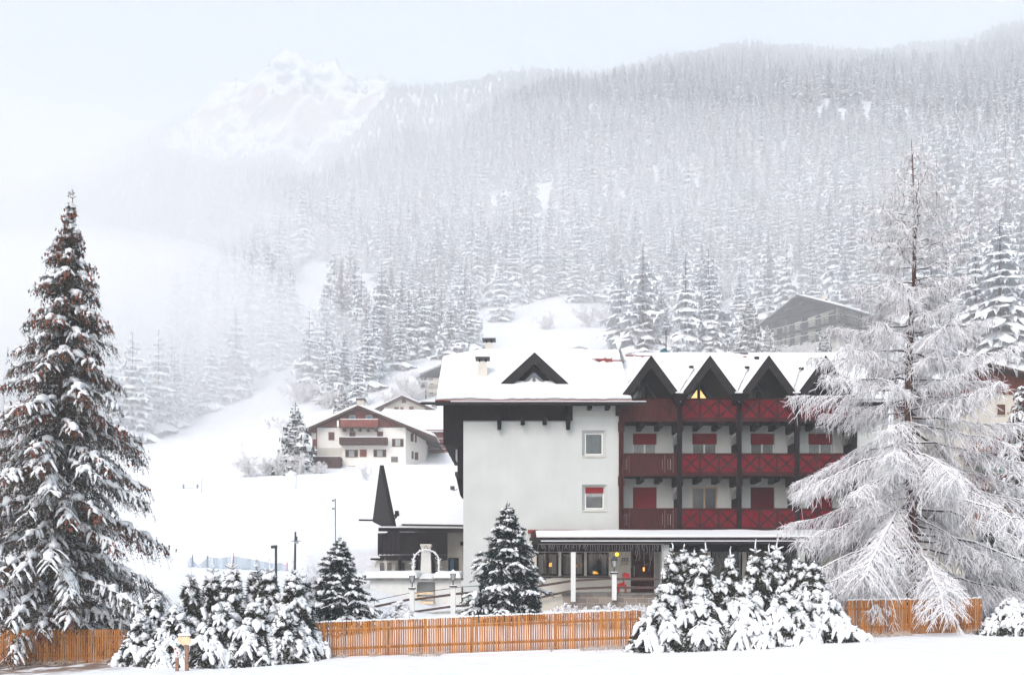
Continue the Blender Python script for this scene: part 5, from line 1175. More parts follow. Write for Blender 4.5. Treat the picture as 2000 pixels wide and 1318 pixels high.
def chalet():
    y = 118.0; t = thing("chalet", (Xa(700,y), y, Za(912,y)), "big white chalet with brown timber gable and balconies below the foggy slope", "house")
    X = lambda p, yy=y: Xa(p, yy); Z = lambda p, yy=y: Za(p, yy)
    zb = Z(925); zw = Z(833); yr = 117.0; RX, RZ = Xa(699,yr), Za(791,yr); LX, LZ = Xa(594,yr), Za(838,yr); QX, QZ = Xa(852,yr), Za(853,yr)
    def roofz(x): return RZ + (LZ-RZ)*(RX-x)/(RX-LX) if x < RX else RZ + (QZ-RZ)*(x-RX)/(QX-RX)
    xa, xb = X(619), X(792)
    mb = MB(); mb.box(xa, xb, y, y+12, zb, zw); 
    mb.quad((xb,y,zb),(X(832,123),123,zb),(X(832,123),123,Z(850)),(xb,y,Z(838)))
    mb.box(xb+0.1, X(831,123), 123, 130, zb, Z(852)); mb.build("wall", M['chaletwhite'], t)
    mb = MB(); k = 0.25
    mb.prism([(xa+0.0,zw+0.004),(xb,zw+0.004),(xb,roofz(xb)-k),(RX,RZ-k),(xa,roofz(xa)-k)], y-0.05, y+11.9); mb.build("gable_boarding", M['chaletwood'], t)
    mb = MB(); mb.prism([(Xa(609,y-0.5),zw),(xa-0.003,zw),(xa-0.003,Z(886)),(Xa(609,y-0.5),Z(886))], y-0.2, y+6); mb.build("side_balcony", M['chaletwood'], t)
    for pz in (846, 872): MB().box(Xa(610,y)-0.05, Xa(618,y), y-0.27, y-0.21, Z(pz+12), Z(pz)).build("side_opening", M['cream'], t)
    mb = MB(); th = 0.30
    for (ax, az, bx, bz) in ((LX,LZ,RX,RZ),(RX,RZ,QX,QZ)):
        mb.extr([(ax,yr,az-th),(bx,yr,bz-th),(bx,yr,bz),(ax,yr,az)], (0,14.5,0))
    mb.build("roof", M['chaletdark'], t)
    snow_sheet([(LX,yr+0.1,LZ+0.01),(LX,yr+14.3,LZ+0.01),(RX,yr+14.3,RZ+0.01),(RX,yr+0.1,RZ+0.01)], 0.35, 30, 20, "roof_snow", t, 2, 0.3)
    snow_sheet([(QX,yr+0.1,QZ+0.01),(QX,yr+14.3,QZ+0.01),(RX,yr+14.3,RZ+0.01),(RX,yr+0.1,RZ+0.01)], 0.35, 30, 20, "roof_snow", t, 3, 0.3)
    mb = MB(); a = Xa(704,y+3); mb.box(a-0.45, a+0.45, y+3, y+4, RZ-1, Za(781,y+3)); c = mb.build("chimney", M['beige'], t); MB().box(a-0.55, a+0.55, y+2.9, y+4.1, Za(781,y+3)+0.002, Za(781,y+3)+0.18).build("chimney_cap", M['chaletdark'], c)
    # balconies
    def balc(p0, p1, q0, q1, lab, d=1.3, br=()):
        b = MB(); b.box(X(p0), X(p1), y-d, y-d+0.08, Z(q1), Z(q0)); b.box(X(p0), X(p0)+0.08, y-d+0.081, y-0.06, Z(q1), Z(q0)); b.box(X(p1)-0.08, X(p1), y-d+0.081, y-0.06, Z(q1), Z(q0)); b.box(X(p0)+0.01, X(p1)-0.01, y-d+0.02, y-0.06, Z(q1)-0.15, Z(q1)-0.002)
        o = b.build("balcony", M['chaletdark'] if d > 1.2 else M['chaletwood'], t); o["label"] = lab
        MB().box(X(p0), X(p1), y-d-0.02, y-d+0.1, Z(q0)+0.002, Z(q0)+0.08).build("rail_snow", M['snow'], o)
        for p in br: MB().box(X(p)-0.15, X(p)+0.15, y-d+0.1, y-0.06, Z(q1)-0.55, Z(q1)-0.155).build("bracket", M['chaletdark'], o)
    balc(666, 758, 856.5, 867, "long brown balcony across the middle floor")
    balc(668, 740, 822, 834, "small balcony high under the gable", 1.15, (674,688,704,720,736))
    # darker cream slab standing in for the loggia's shade, and lower left balcony
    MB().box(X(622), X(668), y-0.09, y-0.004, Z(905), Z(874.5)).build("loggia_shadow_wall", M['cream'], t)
    balc(604, 669, 895, 914, "lower left balcony over the loggia", 1.8)
    mb = MB(); mb.box(X(661.5), X(665), y-1.2, y-0.06, Z(836), Z(824)); mb.build("white_pillar", M['chaletwhite'], t)
    W = [(642,653,844,859,'wshutter'),(683,694,843.5,856,'wshutter'),(737,748,843,855,'wshutter'),(642,664,881,894,'chaletwood')]
    for a, b_, c_, d_, m in W: add_win(t, X(a), X(b_), y, Z(d_), Z(c_), m)
    for a, b_, c_, d_ in ((684,693,812,821),(716,726,812,821)): add_win(t, X(a), X(b_), y-0.06, Z(d_), Z(c_), 'bluewin')
    for a, b_, c_, d_ in ((675,699,878.5,892.5),(730,754,878,892),(766,788,857,872)):
        add_win(t, X(a), X(b_), y, Z(d_), Z(c_), 'chaletdark'); MB().box(X(a+(b_-a)*0.28), X(a+(b_-a)*0.72), y-0.11, y-0.083, Z(d_-1), Z(c_+1)).build("pane", M['curtain'], t)
    add_win(t, X(703), X(716), y, Z(892), Z(878), 'chaletwood'); add_win(t, X(764), X(777), y, Z(902), Z(892), 'glass'); add_win(t, X(680), X(693), y, Z(916), Z(910), 'glass')
    for a, b_, c_, d_ in ((802,808,846,862),(810.5,814,848,864),(804,808,881,896),(810,817,883,898)):
        f1 = (a-792)/40.; f2 = (b_-792)/40.; ya, yb_ = y+5*f1, y+5*f2
        mb = MB(); mb.extr([(X(a,ya),ya-0.08,Z(d_,ya)),(X(b_,yb_),yb_-0.08,Z(d_,yb_)),(X(b_,yb_),yb_-0.08,Z(c_,yb_)),(X(a,ya),ya-0.08,Z(c_,ya))], (0,0.06,0)); mb.build("window", M['wshutter'], t)
M['bluewin'] = mat("blue_window", (0.10,0.22,0.32), 0.4)
chalet()
def small_houses():
    # barn right of the chalet
    y = 127.0; t = thing("barn", (Xa(860,y), y, Za(905,y)), "red brown timber barn with a broad snowy roof between chalet and hotel", "barn")
    X = lambda p, yy=y: Xa(p, yy); Z = lambda p, yy=y: Za(p, yy)
    MB().box(X(836), X(900), y, y+9, Z(908), Z(843)).build("wall", M['chaletwood'], t)
    for a, b_ in ((840,868),(873,884)): MB().box(X(a), X(b_), y-0.1, y-0.01, Z(900), Z(866)).build("barn_door", M['chaletwood'] if a > 850 else M['wshutter'], t)
    for p in (856, 866, 876): MB().box(X(838), X(870), y-0.25, y-0.05, Z(p+1), Z(p)).build("snowy_shelf", M['snow'], t)
    MB().box(X(770), X(905), y-1.2, y-1.0, Z(843.5), Z(841.5)).build("eave_board", M['chaletwood'], t)
    snow_sheet([(X(768),y-1.2,Z(841)),(X(905),y-1.2,Z(841)),(Xa(905,y+10),y+10,Za(806,y+10)),(Xa(745,y+10),y+10,Za(803,y+10))], 0.4, 40, 30, "roof_snow", t, 7, 0.3)
    mb = MB(); mb.box(Xa(821,y+1), Xa(830,y+1), y+1, y+1.7, Za(842,y+1), Za(826,y+1)); c = mb.build("chimney", M['cream'], t); MB().box(Xa(820,y+1), Xa(831,y+1), y+0.9, y+1.8, Za(826,y+1)+0.002, Za(823.5,y+1)).build("chimney_cap", M['snow'], c)
    # house behind
    y = 150.0; t = thing("house", (Xa(790,y), y, Za(812,y)), "small pale gabled house half hidden behind the big chalet's roof", "house")
    ax, az = Xa(785,y-1), Za(772,y-1); lx, lz = Xa(729,y-1), Za(799,y-1); rx, rz = Xa(866,y-1), Za(806,y-1)
    MB().prism([(Xa(750,y),Za(835,y)),(Xa(830,y),Za(835,y)),(Xa(830,y),Za(793,y)),(ax,az-0.35),(Xa(750,y),Za(790,y))], y, y+9).build("wall", M['cream'], t)
    mb = MB(); mb.extr([(lx,y-1,lz-0.3),(ax,y-1,az-0.3),(ax,y-1,az),(lx,y-1,lz)], (0,11,0)); mb.extr([(ax,y-1,az-0.3),(rx,y-1,rz-0.3),(rx,y-1,rz),(ax,y-1,az)], (0,11,0)); mb.build("roof", M['chaletdark'], t)
    snow_sheet([(lx,y-0.9,lz+.01),(lx,y+10,lz+.01),(ax,y+10,az+.01),(ax,y-0.9,az+.01)], 0.3, 16, 12, "roof_snow", t, 8, 0.3); snow_sheet([(rx,y-0.9,rz+.01),(rx,y+10,rz+.01),(ax,y+10,az+.01),(ax,y-0.9,az+.01)], 0.3, 16, 12, "roof_snow", t, 9, 0.3)
    for a, b_, c_, d_ in ((785,793,779,787),(770,779,795,803),(782,788,795,803),(799,808,794,801)): add_win(t, Xa(a,y), Xa(b_,y), y, Za(d_,y), Za(c_,y), 'wshutter')
    MB().box(Xa(752,y), Xa(770,y), y-1, y-0.9, Za(803,y), Za(799,y)).build("balcony", M['cream'], t)
    # grey house cut by the hotel roof
    y = 168.0; t = thing("house", (Xa(850,y), y, Za(782,y)), "grey house with a low gable and balconies peeping out left of the hotel roof", "house")
    MB().box(Xa(832,y), Xa(900,y), y, y+10, Za(800,y), Za(738,y)).build("wall", M['beige'], t)
    mb = MB(); mb.extr([(Xa(813,y),y-1.5,Za(739,y)),(Xa(876,y),y-1.5,Za(712,y)),(Xa(876,y),y-1.5,Za(709,y)),(Xa(813,y),y-1.5,Za(736,y))], (0,12,0)); mb.extr([(Xa(876,y),y-1.5,Za(712,y)),(Xa(940,y),y-1.5,Za(740,y)),(Xa(940,y),y-1.5,Za(737,y)),(Xa(876,y),y-1.5,Za(709,y))], (0,12,0)); mb.build("roof", M['greymetal'], t)
    for p in (745, 762): MB().box(Xa(834,y), Xa(880,y), y-1.3, y-1.2, Za(p+7,y), Za(p,y)).build("balcony", M['beige'], t); 
    for p in (740, 758, 773): MB().box(Xa(838,y), Xa(846,y), y-0.08, y-0.01, Za(p+11,y), Za(p,y)).build("window", M['glass'], t)
    MB().box(Xa(832,y), Xa(834,y), y-1.4, y-1.2, Za(790,y), Za(738,y)).build("post", M['chaletdark'], t)
    # tiny hut roof behind the ridge
    y = 190.0; t = thing("hut", (Xa(1132,y), y, Za(690,y)), "tiny grey hut roof showing just above the hotel ridge", "hut")
    MB().box(Xa(1120,y), Xa(1144,y), y, y+4, Za(700,y), Za(683,y)).build("wall", M['chaletdark'], t)
    mb = MB(); mb.prism([(Xa(1115,y),Za(684,y)),(Xa(1149,y),Za(684,y)),(Xa(1147,y),Za(681,y)),(Xa(1131,y),Za(677,y)),(Xa(1117,y),Za(681,y))], y-0.5, y+4.5); mb.build("roof", M['greymetal'], t)
small_houses()
def upper_hotel():
    Yc = 175.0; C = Vector((Xa(1638,Yc), Yc, 0)); dl = Vector((-8.5,10.7,0)).normalized(); dr = Vector((10.7,8.5,0)).normalized()
    WL, WR = 14.0, 22.0
    t = thing("upper_hotel", (C.x, C.y, Za(690,Yc)), "large grey and cream chalet hotel with timber balconies on the slope behind the pointed gables", "hotel")
    zb, z1, z2, ze = Za(700,Yc), Za(655,Yc), Za(628,Yc), Za(598,Yc)
    def pt(p, z): return (p.x, p.y, z)
    mb = MB(); L = C+dl*WL; Rr = C+dr*WR
    ridge = ze + 3.1
    mb._add([pt(L,zb),pt(C,zb),pt(C,ze),pt(L,ze)], [(0,1,2,3)])
    mb.build("front_wall", M['cream'], t)
    mb = MB(); mb._add([pt(C,zb),pt(Rr,zb),pt(Rr,ze),pt(C,ze),pt(Rr+dl*WL,zb),pt(Rr+dl*WL,ze),pt(L,zb),pt(L,ze)], [(0,1,2,3),(1,4,5,2),(6,7,5,4)]); mb.build("side_wall", M['cream'], t)
    # boarded gable
    mid = C + dl*(WL*0.5); mb = MB(); mb._add([pt(L-dr*0.1,ze-1.6),pt(C-dr*0.1,ze-0.2),pt(C-dr*0.1,ze+0.1),pt(mid-dr*0.1,ridge),pt(L-dr*0.1,ze+0.1)], [(0,1,2,3,4)]); 
    mb.build("gable_boarding", M['upperwood'], t)
    # roof with wide overhangs
    ov = 2.6; A0 = mid-dr*ov; s = (ridge-ze)/(WL*0.5); oe = 2.0
    mb = MB(); 
    for e in (C-dl*oe, L+dl*oe):
        zz = ze - s*oe+0.1; mb.extr([pt(A0,ridge+0.1),pt(e-dr*ov,zz),pt(e+dr*(WR+2),zz),pt(mid+dr*(WR+2),ridge+0.1)], (0,0,-0.45))
    mb.build("roof", M['upperwood'], t)
    for i, e in enumerate((C-dl*oe, L+dl*oe)):
        zz = ze - s*oe+0.12; snow_sheet([pt(e-dr*ov,zz),pt(e+dr*(WR+2),zz),pt(mid+dr*(WR+2),ridge+0.12),pt(A0,ridge+0.12)], 0.35, 20, 16, "roof_snow", t, 30+i, 0.3)
    # balconies wrap the corner
    for j, z in enumerate((z1, z2)):
        for nm, P0, P1, out in (("balcony", L, C, -dr), ("balcony", C, Rr, -dl)):
            a = P0+out*1.2; b_ = P1+out*1.2
            if P0 is C: a = a - dr*1.2
            else: b_ = b_ - dl*1.2
            mb = MB(); mb.extr([pt(a,z-0.35),pt(b_,z-0.35),pt(b_-out*1.15,z-0.35),pt(a-out*1.15,z-0.35)], (0,0,0.25))
            for h in (0.15, 0.5, 0.95): mb.bar(pt(a,z+h), pt(b_,z+h), 0.10, 0.14)
            n = 9
            for k in range(n+1): p = a+(b_-a)*(k/n); mb.bar(pt(p,z-0.2), pt(p,z+1.0), 0.1, 0.1)
            o = mb.build(nm, M['upperwood'], t)
            MB().bar(pt(a,z+1.05), pt(b_,z+1.05), 0.14, 0.08).build("rail_snow", M['snow'], o)
            for k in range(5):
                p = P0 + (P1-P0)*((k+0.5)/5) + out*0.06; w = (P1-P0).normalized()*0.55
                mb = MB(); mb.extr([pt(p-w,z-0.05),pt(p+w,z-0.05),pt(p+w,z+1.9),pt(p-w,z+1.9)], out*0.05); mb.build("window", M['upperwood'], t)
    for k in range(5):
        for P0, P1, out in ((L, C, -dr), (C, Rr, -dl)):
            p = P0+(P1-P0)*(k/4.0) + out*1.1; MB().bar(pt(p,z1-0.3), pt(p,ze-0.1), 0.2, 0.2).build("post", M['upperwood'], t)
    z = ze+0.35; a = C-dr*1.3-dl*-1.5; b_ = L-dr*1.3-dl*1.5; mb = MB(); mb.extr([pt(a,z-0.2),pt(b_,z-0.2),pt(b_+dr*1.1,z-0.2),pt(a+dr*1.1,z-0.2)], (0,0,0.2)); mb.bar(pt(a,z+0.9),pt(b_,z+0.9),0.12,0.3); mb.build("attic_balcony", M['upperwood'], t)
    for k, (w_) in enumerate((2.2, 6.0)):
        p = C+dr*w_-dl*0.06; mb = MB(); mb.extr([pt(p,Za(676,Yc)),pt(p+dr*1.2,Za(676,Yc)),pt(p+dr*1.2,Za(665,Yc)),pt(p,Za(665,Yc))], -dl*0.05); mb.build("window", M['wshutter'], t)
    c = mid+dr*6; mb = MB(); mb.box(c.x-0.5, c.x+0.5, c.y-0.5, c.y+0.5, ridge-0.6, ridge+1.4); mb.build("chimney", M['cream'], t)
    # shed at its foot
    y = 172; t2 = thing("shed", (Xa(1486,y), y, Za(690,y)), "dark open shed on posts left of the upper hotel", "shed")
    for p in (1473, 1483, 1496, 1504): MB().box(Xa(p,y)-0.12, Xa(p,y)+0.12, y-0.1, y+0.1, Za(696,y), Za(664,y)).build("post", M['chaletdark'], t2)
    MB().box(Xa(1471,y), Xa(1507,y), y+1.5, y+1.6, Za(694,y), Za(664,y)).build("back_wall", M['beige'], t2)
    MB().box(Xa(1469,y), Xa(1508,y), y-0.6, y+2.2, Za(664,y), Za(661,y)).build("roof", M['frostdark'], t2)
M['upperwood'] = mat("blue_grey_timber", (0.022,0.026,0.034), 0.8, var=0.2)
upper_hotel()
def neighbour():
    y = 60.0; X = lambda p: Xa(p, y); Z = lambda p: Za(p, y)
    t = thing("neighbour_house", (X(1960), y, -1.0+CZ), "cream house with a red brown boarded gable behind the frosted larch", "house")
    MB().box(X(1868), X(2180), y, y+10, -2+CZ, Z(770)).build("wall", M['cream'], t)
    mb = MB(); mb.prism([(X(1868),Z(769.5)),(X(2180),Z(769.5)),(X(2180),Z(790)+1.2),(X(1915),Z(722)),(X(1868),Z(740))], y-0.1, y+9.9); mb.build("gable_boarding", M['chaletwood'], t)
    mb = MB(); mb.extr([(X(1850),y-1.2,Z(750)),(X(1915),y-1.2,Z(720)),(X(1915),y-1.2,Z(716)),(X(1850),y-1.2,Z(746))], (0,12,0)); mb.extr([(X(1915),y-1.2,Z(720)),(X(2230),y-1.2,Z(800)),(X(2230),y-1.2,Z(796)),(X(1915),y-1.2,Z(716))], (0,12,0)); mb.build("roof", M['frostdark'], t)
    for pz in (862, 930, 1000):
        o = MB(); o.box(X(1872), X(2170), y-1.5, y-1.42, Z(pz+26), Z(pz)); o.box(X(1872), X(2170), y-1.41, y-0.004, Z(pz+29), Z(pz+26.5)); o.build("balcony", M['balcorange'], t)
    for pz in (790, 890, 960):
        for px in (1884, 1946, 2010, 2070): add_win(t, X(px), X(px+16), y, Z(pz+20), Z(pz), 'wshutter')
    for px, pz, w in ((1905, 918, 40), (1958, 981, 30)):
        mb = MB(); mb.extr([(X(px),y-1.6,Z(pz+8)),(X(px+w),y-1.6,Z(pz+8)),(X(px+w),y-0.1,Z(pz-6)),(X(px),y-0.1,Z(pz-6))], (0,0,0.05)); mb.build("green_awning", mat("green_cloth",(0.01,0.19,0.12),0.7), t)
M['balcorange'] = mat("orange_brown_boards", (0.15,0.065,0.04), 0.7, var=0.3, vscale=2)
neighbour()
# ---------------------------------------------------------------- near trees
UP = np.array([0., 0., 1.])
def _unit(a): return a/np.maximum(np.linalg.norm(a, axis=-1, keepdims=True), 1e-9)
class Buf:
    def __init__(s): s.V = []; s.Q = []; s.T = []; s.qm = []; s.tm = []; s.n = 0
    def tubes(s, P, Rr, sides=4, flat=1.0, lift=0.0, m=0):
        """P (N,K,3) polylines, Rr (N,K) radii"""
        N, K, _ = P.shape
        if N == 0: return
        T = _unit(np.gradient(P, axis=1)); sd_ = np.cross(T, UP); bad = np.linalg.norm(sd_, axis=-1) < 0.05
        sd_[bad] = np.array([1., 0, 0]); sd_ = _unit(sd_); nn = np.cross(sd_, T)
        a = np.arange(sides)/sides*2*np.pi + np.pi/2
        V = P[:,:,None,:] + (sd_[:,:,None,:]*np.cos(a)[None,None,:,None] + nn[:,:,None,:]*(np.sin(a)*flat + lift)[None,None,:,None])*Rr[:,:,None,None]
        idx = s.n + np.arange(N*K*sides).reshape(N, K, sides); j = (np.arange(sides)+1) % sides
        q = np.stack([idx[:,:-1,:], idx[:,:-1,j], idx[:,1:,j], idx[:,1:,:]], -1).reshape(-1, 4)
        s.V.append(V.reshape(-1, 3)); s.Q.append(q); s.qm.append(np.full(len(q), m)); s.n += N*K*sides
    def tris(s, A, m=0):
        if len(A) == 0: return
        s.V.append(A.reshape(-1, 3)); s.T.append(s.n + np.arange(len(A)*3).reshape(-1, 3)); s.tm.append(np.full(len(A), m) if np.isscalar(m) else m); s.n += len(A)*3
    def build(s, name, mats, parent, smooth=False):
        if not s.V: return None
        fs, mi = [], []
        if s.Q: fs.append(np.concatenate(s.Q)); mi.append(np.concatenate(s.qm))
        if s.T: fs.append(np.concatenate(s.T)); mi.append(np.concatenate(s.tm))
        return mesh_np(name, np.concatenate(s.V), fs, mats, parent=parent, mi=mi, smooth=smooth)
def along(P, t):
    """points and tangents on polylines P (N,K,3) at parameters t (N,n)"""
    K = P.shape[1]; f = np.clip(t, 0, 0.9999)*(K-1); i = f.astype(int); w = (f-i)[...,None]; n = np.arange(P.shape[0])[:,None]
    return P[n,i]*(1-w) + P[n,i+1]*w, _unit(P[n,i+1]-P[n,i])
def needle_tris(P, n, ln, wd, rg, fwd=0.7, down=0.0, t0=0.0):
    N = P.shape[0]; t = t0 + (1-t0)*rg.random((N, n)); C, T = along(P, t)
    r = rg.normal(size=C.shape); r -= (r*T).sum(-1, keepdims=True)*T; r = _unit(r)
    d = _unit(T*fwd + r*0.9 - UP*down); L = ln*(0.6+0.8*rg.random((N, n, 1)))
    s_ = _unit(np.cross(d, rg.normal(size=C.shape)))*wd*0.5
    return np.stack([C-s_, C+s_, C+d*L], 2).reshape(-1, 3, 3)
def conifer(label, base, H, prof, levels, nb, seed=1, droop=(0.45, 0.2), rise=0.1, twig=(0.42, 0.85), sp=0.17, snow=0.07, tsnow=0.045, tsnow_p=0.8,
            nl=0.09, nw=0.022, nn=16, hang=0, hang_l=0.4, cones=False, needle='needle', lean=0.0, leader=0.0, group=None, tang=55, tdroop=0.5, bough_snow_gap=0.35, zlow=0.06, fill=0, fillr=0.6, usnow=0.10, tgap=0.0, tend=1.0, dust=0.0, cn_k=14, lv=0.34, name="spruce_tree", cat="tree", upt=0.0):
    rg = np.random.default_rng(seed); t = thing(name, base, label, cat, group)
    bx, by, bz = base; ax = lambda z: np.array([bx + lean*(z/H), by, bz+z])
    tr = Buf(); K = 12; zs = np.linspace(-0.2, H, K); P = np.array([ax(z) for z in zs]); P[:,0] += 0.05*np.sin(zs*0.9)
    tr.tubes(P[None], np.maximum(0.012, 0.017*H*(1-zs/H*0.98)**0.9)[None], 8); tr.build("trunk", M['trunk'], t, True)
    wood, nd, sn, cn = Buf(), Buf(), Buf(), Buf(); ga = 2.39996; k = 0
    bough_list = []
    for l in range(levels):
        for b in range(nb):
            tt = (l + rg.random()*0.75)/levels; z = H*(zlow + (0.985-zlow)*tt)
            L = prof(1-z/H)*(0.95-lv/2+lv*rg.random())
            if L < 0.10: continue
            a = k*ga + rg.normal(0, 0.2); k += 1
            bough_list.append((z, L, a, tt))
    for z, L, a, tt in bough_list:
        d = np.array([math.cos(a), math.sin(a), 0.]); dr = (droop[0]*(1-tt) + droop[1]*tt)*(0.75+0.5*rg.random()); K = 9; u = np.linspace(0, 1, K)
        side = np.array([-d[1], d[0], 0]); bend = rg.normal(0, 0.07)
        up_ = rise + upt*(1-tt)*u**4*0.0
        P = ax(z) + d*(L*u)[:,None] + UP*(L*(rise*u - dr*u**1.7 + upt*u**5))[:,None] + side*(L*bend*u*u)[:,None]
        P[1:] += rg.normal(0, 0.012*min(L, 2), (K-1, 3)); P = P[None]
        wood.tubes(P, (0.012+0.012*L)*(1-0.85*u)[None], 4)
        nd.tris(needle_tris(P, int(nn*2.2*L/0.5)+8, nl, nw, rg, 0.6, 0.25, 0.15), 0)
        # side twigs
        m = max(3, int(L/sp)); ut = np.clip((np.arange(m)+0.5)/m + rg.normal(0, 0.02, m), 0.12, 0.97); ut = np.repeat(ut, 2); sg = np.tile([1., -1.], m)
        C, T = along(P, ut[None]); C, T = C[0], T[0]
        tl = np.minimum(twig[0]*L*(1.05-ut)**0.55*(0.55+0.9*np.minimum(ut*2.2, 1))*0.9+0.08, twig[1])*(0.65+0.6*rg.random(len(ut)))
        S = np.cross(T, UP); S = _unit(S)*sg[:,None]; an = np.radians(tang+rg.normal(0, 9, len(ut)))[:,None]
        dd = T*np.cos(an) + S*np.sin(an); v = np.linspace(0, 1, 5)
        dw = (tdroop*(0.7+0.7*rg.random(len(ut))))[:,None]
        Pt = C[:,None,:] + dd[:,None,:]*(tl[:,None]*v)[...,None] - UP*(tl[:,None]*dw*v**1.8)[...,None] + rg.normal(0, 0.012, (len(ut), 5, 3))*v[None,:,None]
        wood.tubes(Pt, np.outer(0.006+0.004*tl, 1-0.7*v), 3)
        nd.tris(needle_tris(Pt, nn, nl, nw, rg, 0.75, 0.15), 0)
        if hang:
            nh = int(hang*L); uh = rg.random(nh); Ch, Th = along(P, 0.15+0.85*uh[None]); Ch = Ch[0] + rg.normal(0, 0.16*min(L,1.6), (nh, 3))*np.array([1,1,0.1])*0.7
            hl = hang_l*(0.4+0.9*rg.random(nh)); w = np.linspace(0, 1, 4)
            Ph = Ch[:,None,:] - UP*(hl[:,None]*w)[...,None] + rg.normal(0, 0.03, (nh, 4, 3))*w[None,:,None] + d*(0.12*hl[:,None]*w)[...,None]
            nd.tris(needle_tris(Ph, nn, nl*0.9, nw, rg, 0.9, 0.2), 0)
        # snow on the bough and its twigs
        if snow > 0:
            Ks = 22; w_ = np.linspace(0, 1, Ks); us = np.linspace(usnow+0.12*rg.random(), 0.99, Ks); Ps, _ = along(P, us[None])
            ph = rg.random()*6.28; fq = 2.2+L*2.2; ns = 0.75+0.45*np.sin(w_*fq*3+ph)+0.25*rg.normal(0, 1, Ks); ns = np.where(np.sin(w_*fq*1.9+ph*1.7) < -1+2*bough_snow_gap*0.55, 0.12, ns); ns = np.clip(ns, 0.10, 1.5)
            rad = snow*(0.55+0.45*min(L/1.6, 1))*ns*np.sqrt(np.clip(4.2*w_*(1.01-w_), 0.02, 1))
            sn.tubes(Ps + UP*snow*0.3 + rg.normal(0, snow*0.18, (Ks, 3)), rad[None], 6, 0.7, 0.2)
        if tsnow > 0:
            ok = rg.random(len(ut)) < tsnow_p; Pq = Pt[ok]; n = len(Pq)
            if n:
                w = np.linspace(0.0, 1, 6); Pz, _ = along(Pq, np.tile(w*tend, (n, 1))); rr = tsnow*(0.5+0.8*rg.random((n, 1)))*(0.6+0.8*rg.random((n, 6)))*np.where(rg.random((n, 6)) < tgap, 0.12, 1.0)*np.sqrt(np.clip(3.6*(w+0.1)*(1.02-w), 0.01, 1))
                sn.tubes(Pz + UP*tsnow*0.4, rr, 5, 0.75, 0.2)
        if cones and rg.random() < cones(z/H):
            nc = int(cn_k*L)+3; uc = 1-0.55*rg.random(nc)**1.3; Cc, _ = along(P, uc[None]); Cc = Cc[0] + rg.normal(0, 0.10, (nc, 3)) - UP*0.06
            w = np.array([0, 0.35, 1.]); Pc = Cc[:,None,:] - UP*(0.13*w)[None,:,None] + rg.normal(0, 0.012, (nc, 3, 3))
            cn.tubes(Pc, np.tile(np.array([0.014, 0.036, 0.010]), (nc, 1))*(0.8+0.5*rg.random((nc, 1))), 5)
    if leader > 0:
        w = np.linspace(0, 1, 4); tip = ax(H); P = tip + UP*(leader*w)[:,None] + rg.normal(0, 0.015, (4, 3)); P = P[None]
        wood.tubes(P, np.array([[0.016, 0.013, 0.010, 0.006]]), 4); nd.tris(needle_tris(P, 40, 0.05, 0.012, rg, 0.8), 0)
        if snow > 0.05: sn.tubes(P + np.array([0.008, 0, 0]), np.array([[0.022, 0.028, 0.024, 0.012]]), 5)
        for zz, ln in ((0.0, 0.30), (0.05, 0.26), (-0.22, 0.34), (-0.25, 0.32)):
            for q in range(3):
                a = rg.random()*6.28; dd = np.array([math.cos(a), math.sin(a), 0.45]); P = (tip + UP*zz*leader*2 + dd*(ln*leader*1.4*w)[:,None])[None]
                wood.tubes(P, np.array([[0.012, 0.010, 0.008, 0.005]]), 4); nd.tris(needle_tris(P, 26, 0.06, 0.014, rg, 0.8), 0)
                if snow > 0.05: sn.tubes(P + UP*0.02, np.array([[0.02, 0.034, 0.03, 0.012]]), 5)
    if fill:
        q = rg.random(fill)**0.7; zz = H*(1-q)*0.97; keep = zz > 0.03*H; q, zz = q[keep], zz[keep]; rr = np.array([prof(x) for x in q])*fillr*np.sqrt(rg.random(len(q))); an = rg.random(len(q))*6.283
        C = np.array([bx, by, bz]) + np.stack([np.cos(an)*rr + lean*zz/H, np.sin(an)*rr, zz - rr*droop[0]*0.45], 1)
        d = _unit(np.stack([np.cos(an), np.sin(an), np.full(len(q), -0.35)], 1) + rg.normal(0, 0.45, (len(q), 3))); L = nl*(1.2+1.3*rg.random((len(q), 1))); s_ = _unit(np.cross(d, rg.normal(size=C.shape)))*nw*1.3
        nd.tris(np.stack([C-s_, C+s_, C+d*L], 1), 0)
    if dust: nd.tm = [(rg.random(len(x)) < dust).astype(int) for x in nd.tm]
    c = nd.build("crown", [M[needle], M['treesnow']], t)
    wood.build("boughs", M['trunk'], t); sn.build("snow_load", M['treesnow'], t, True)
    if cones: tag(cn.build("cones", M['cone'], t), kind="stuff")
    return t
def profile(pairs):
    xs, ys = zip(*pairs); return lambda q: float(np.interp(q, xs, ys))
TB = 0.3
# tall spruce at the left
yy = 34.6; zb = gz(Xa(100, yy), yy); Ht = Za(380, yy)-zb
conifer("tall old spruce hung with red brown cones and snow, at the left above the fence", (Xa(96, yy), yy, zb), Ht,
        profile([(0,0.02),(0.03,0.12),(0.07,0.30),(0.14,0.85),(0.20,1.15),(0.30,1.65),(0.42,2.15),(0.55,2.9),(0.68,3.45),(0.82,3.9),(0.93,3.8),(1,3.3)]), 27, 7, seed=3,
        droop=(0.40, 0.26), rise=0.02, twig=(0.34, 0.68), sp=0.13, snow=0.155, tsnow=0.062, tsnow_p=0.45, nn=15, nl=0.09, nw=0.022, hang=20, hang_l=0.52, fill=9000, fillr=0.42, bough_snow_gap=0.7, tgap=0.22, tend=0.7, dust=0.04,
        cones=lambda q: 0.95 if q > 0.45 else (0.55 if q > 0.25 else 0.35), lean=Xa(140,yy)-Xa(96,yy), leader=0.25, tang=48, tdroop=0.75, zlow=0.07)
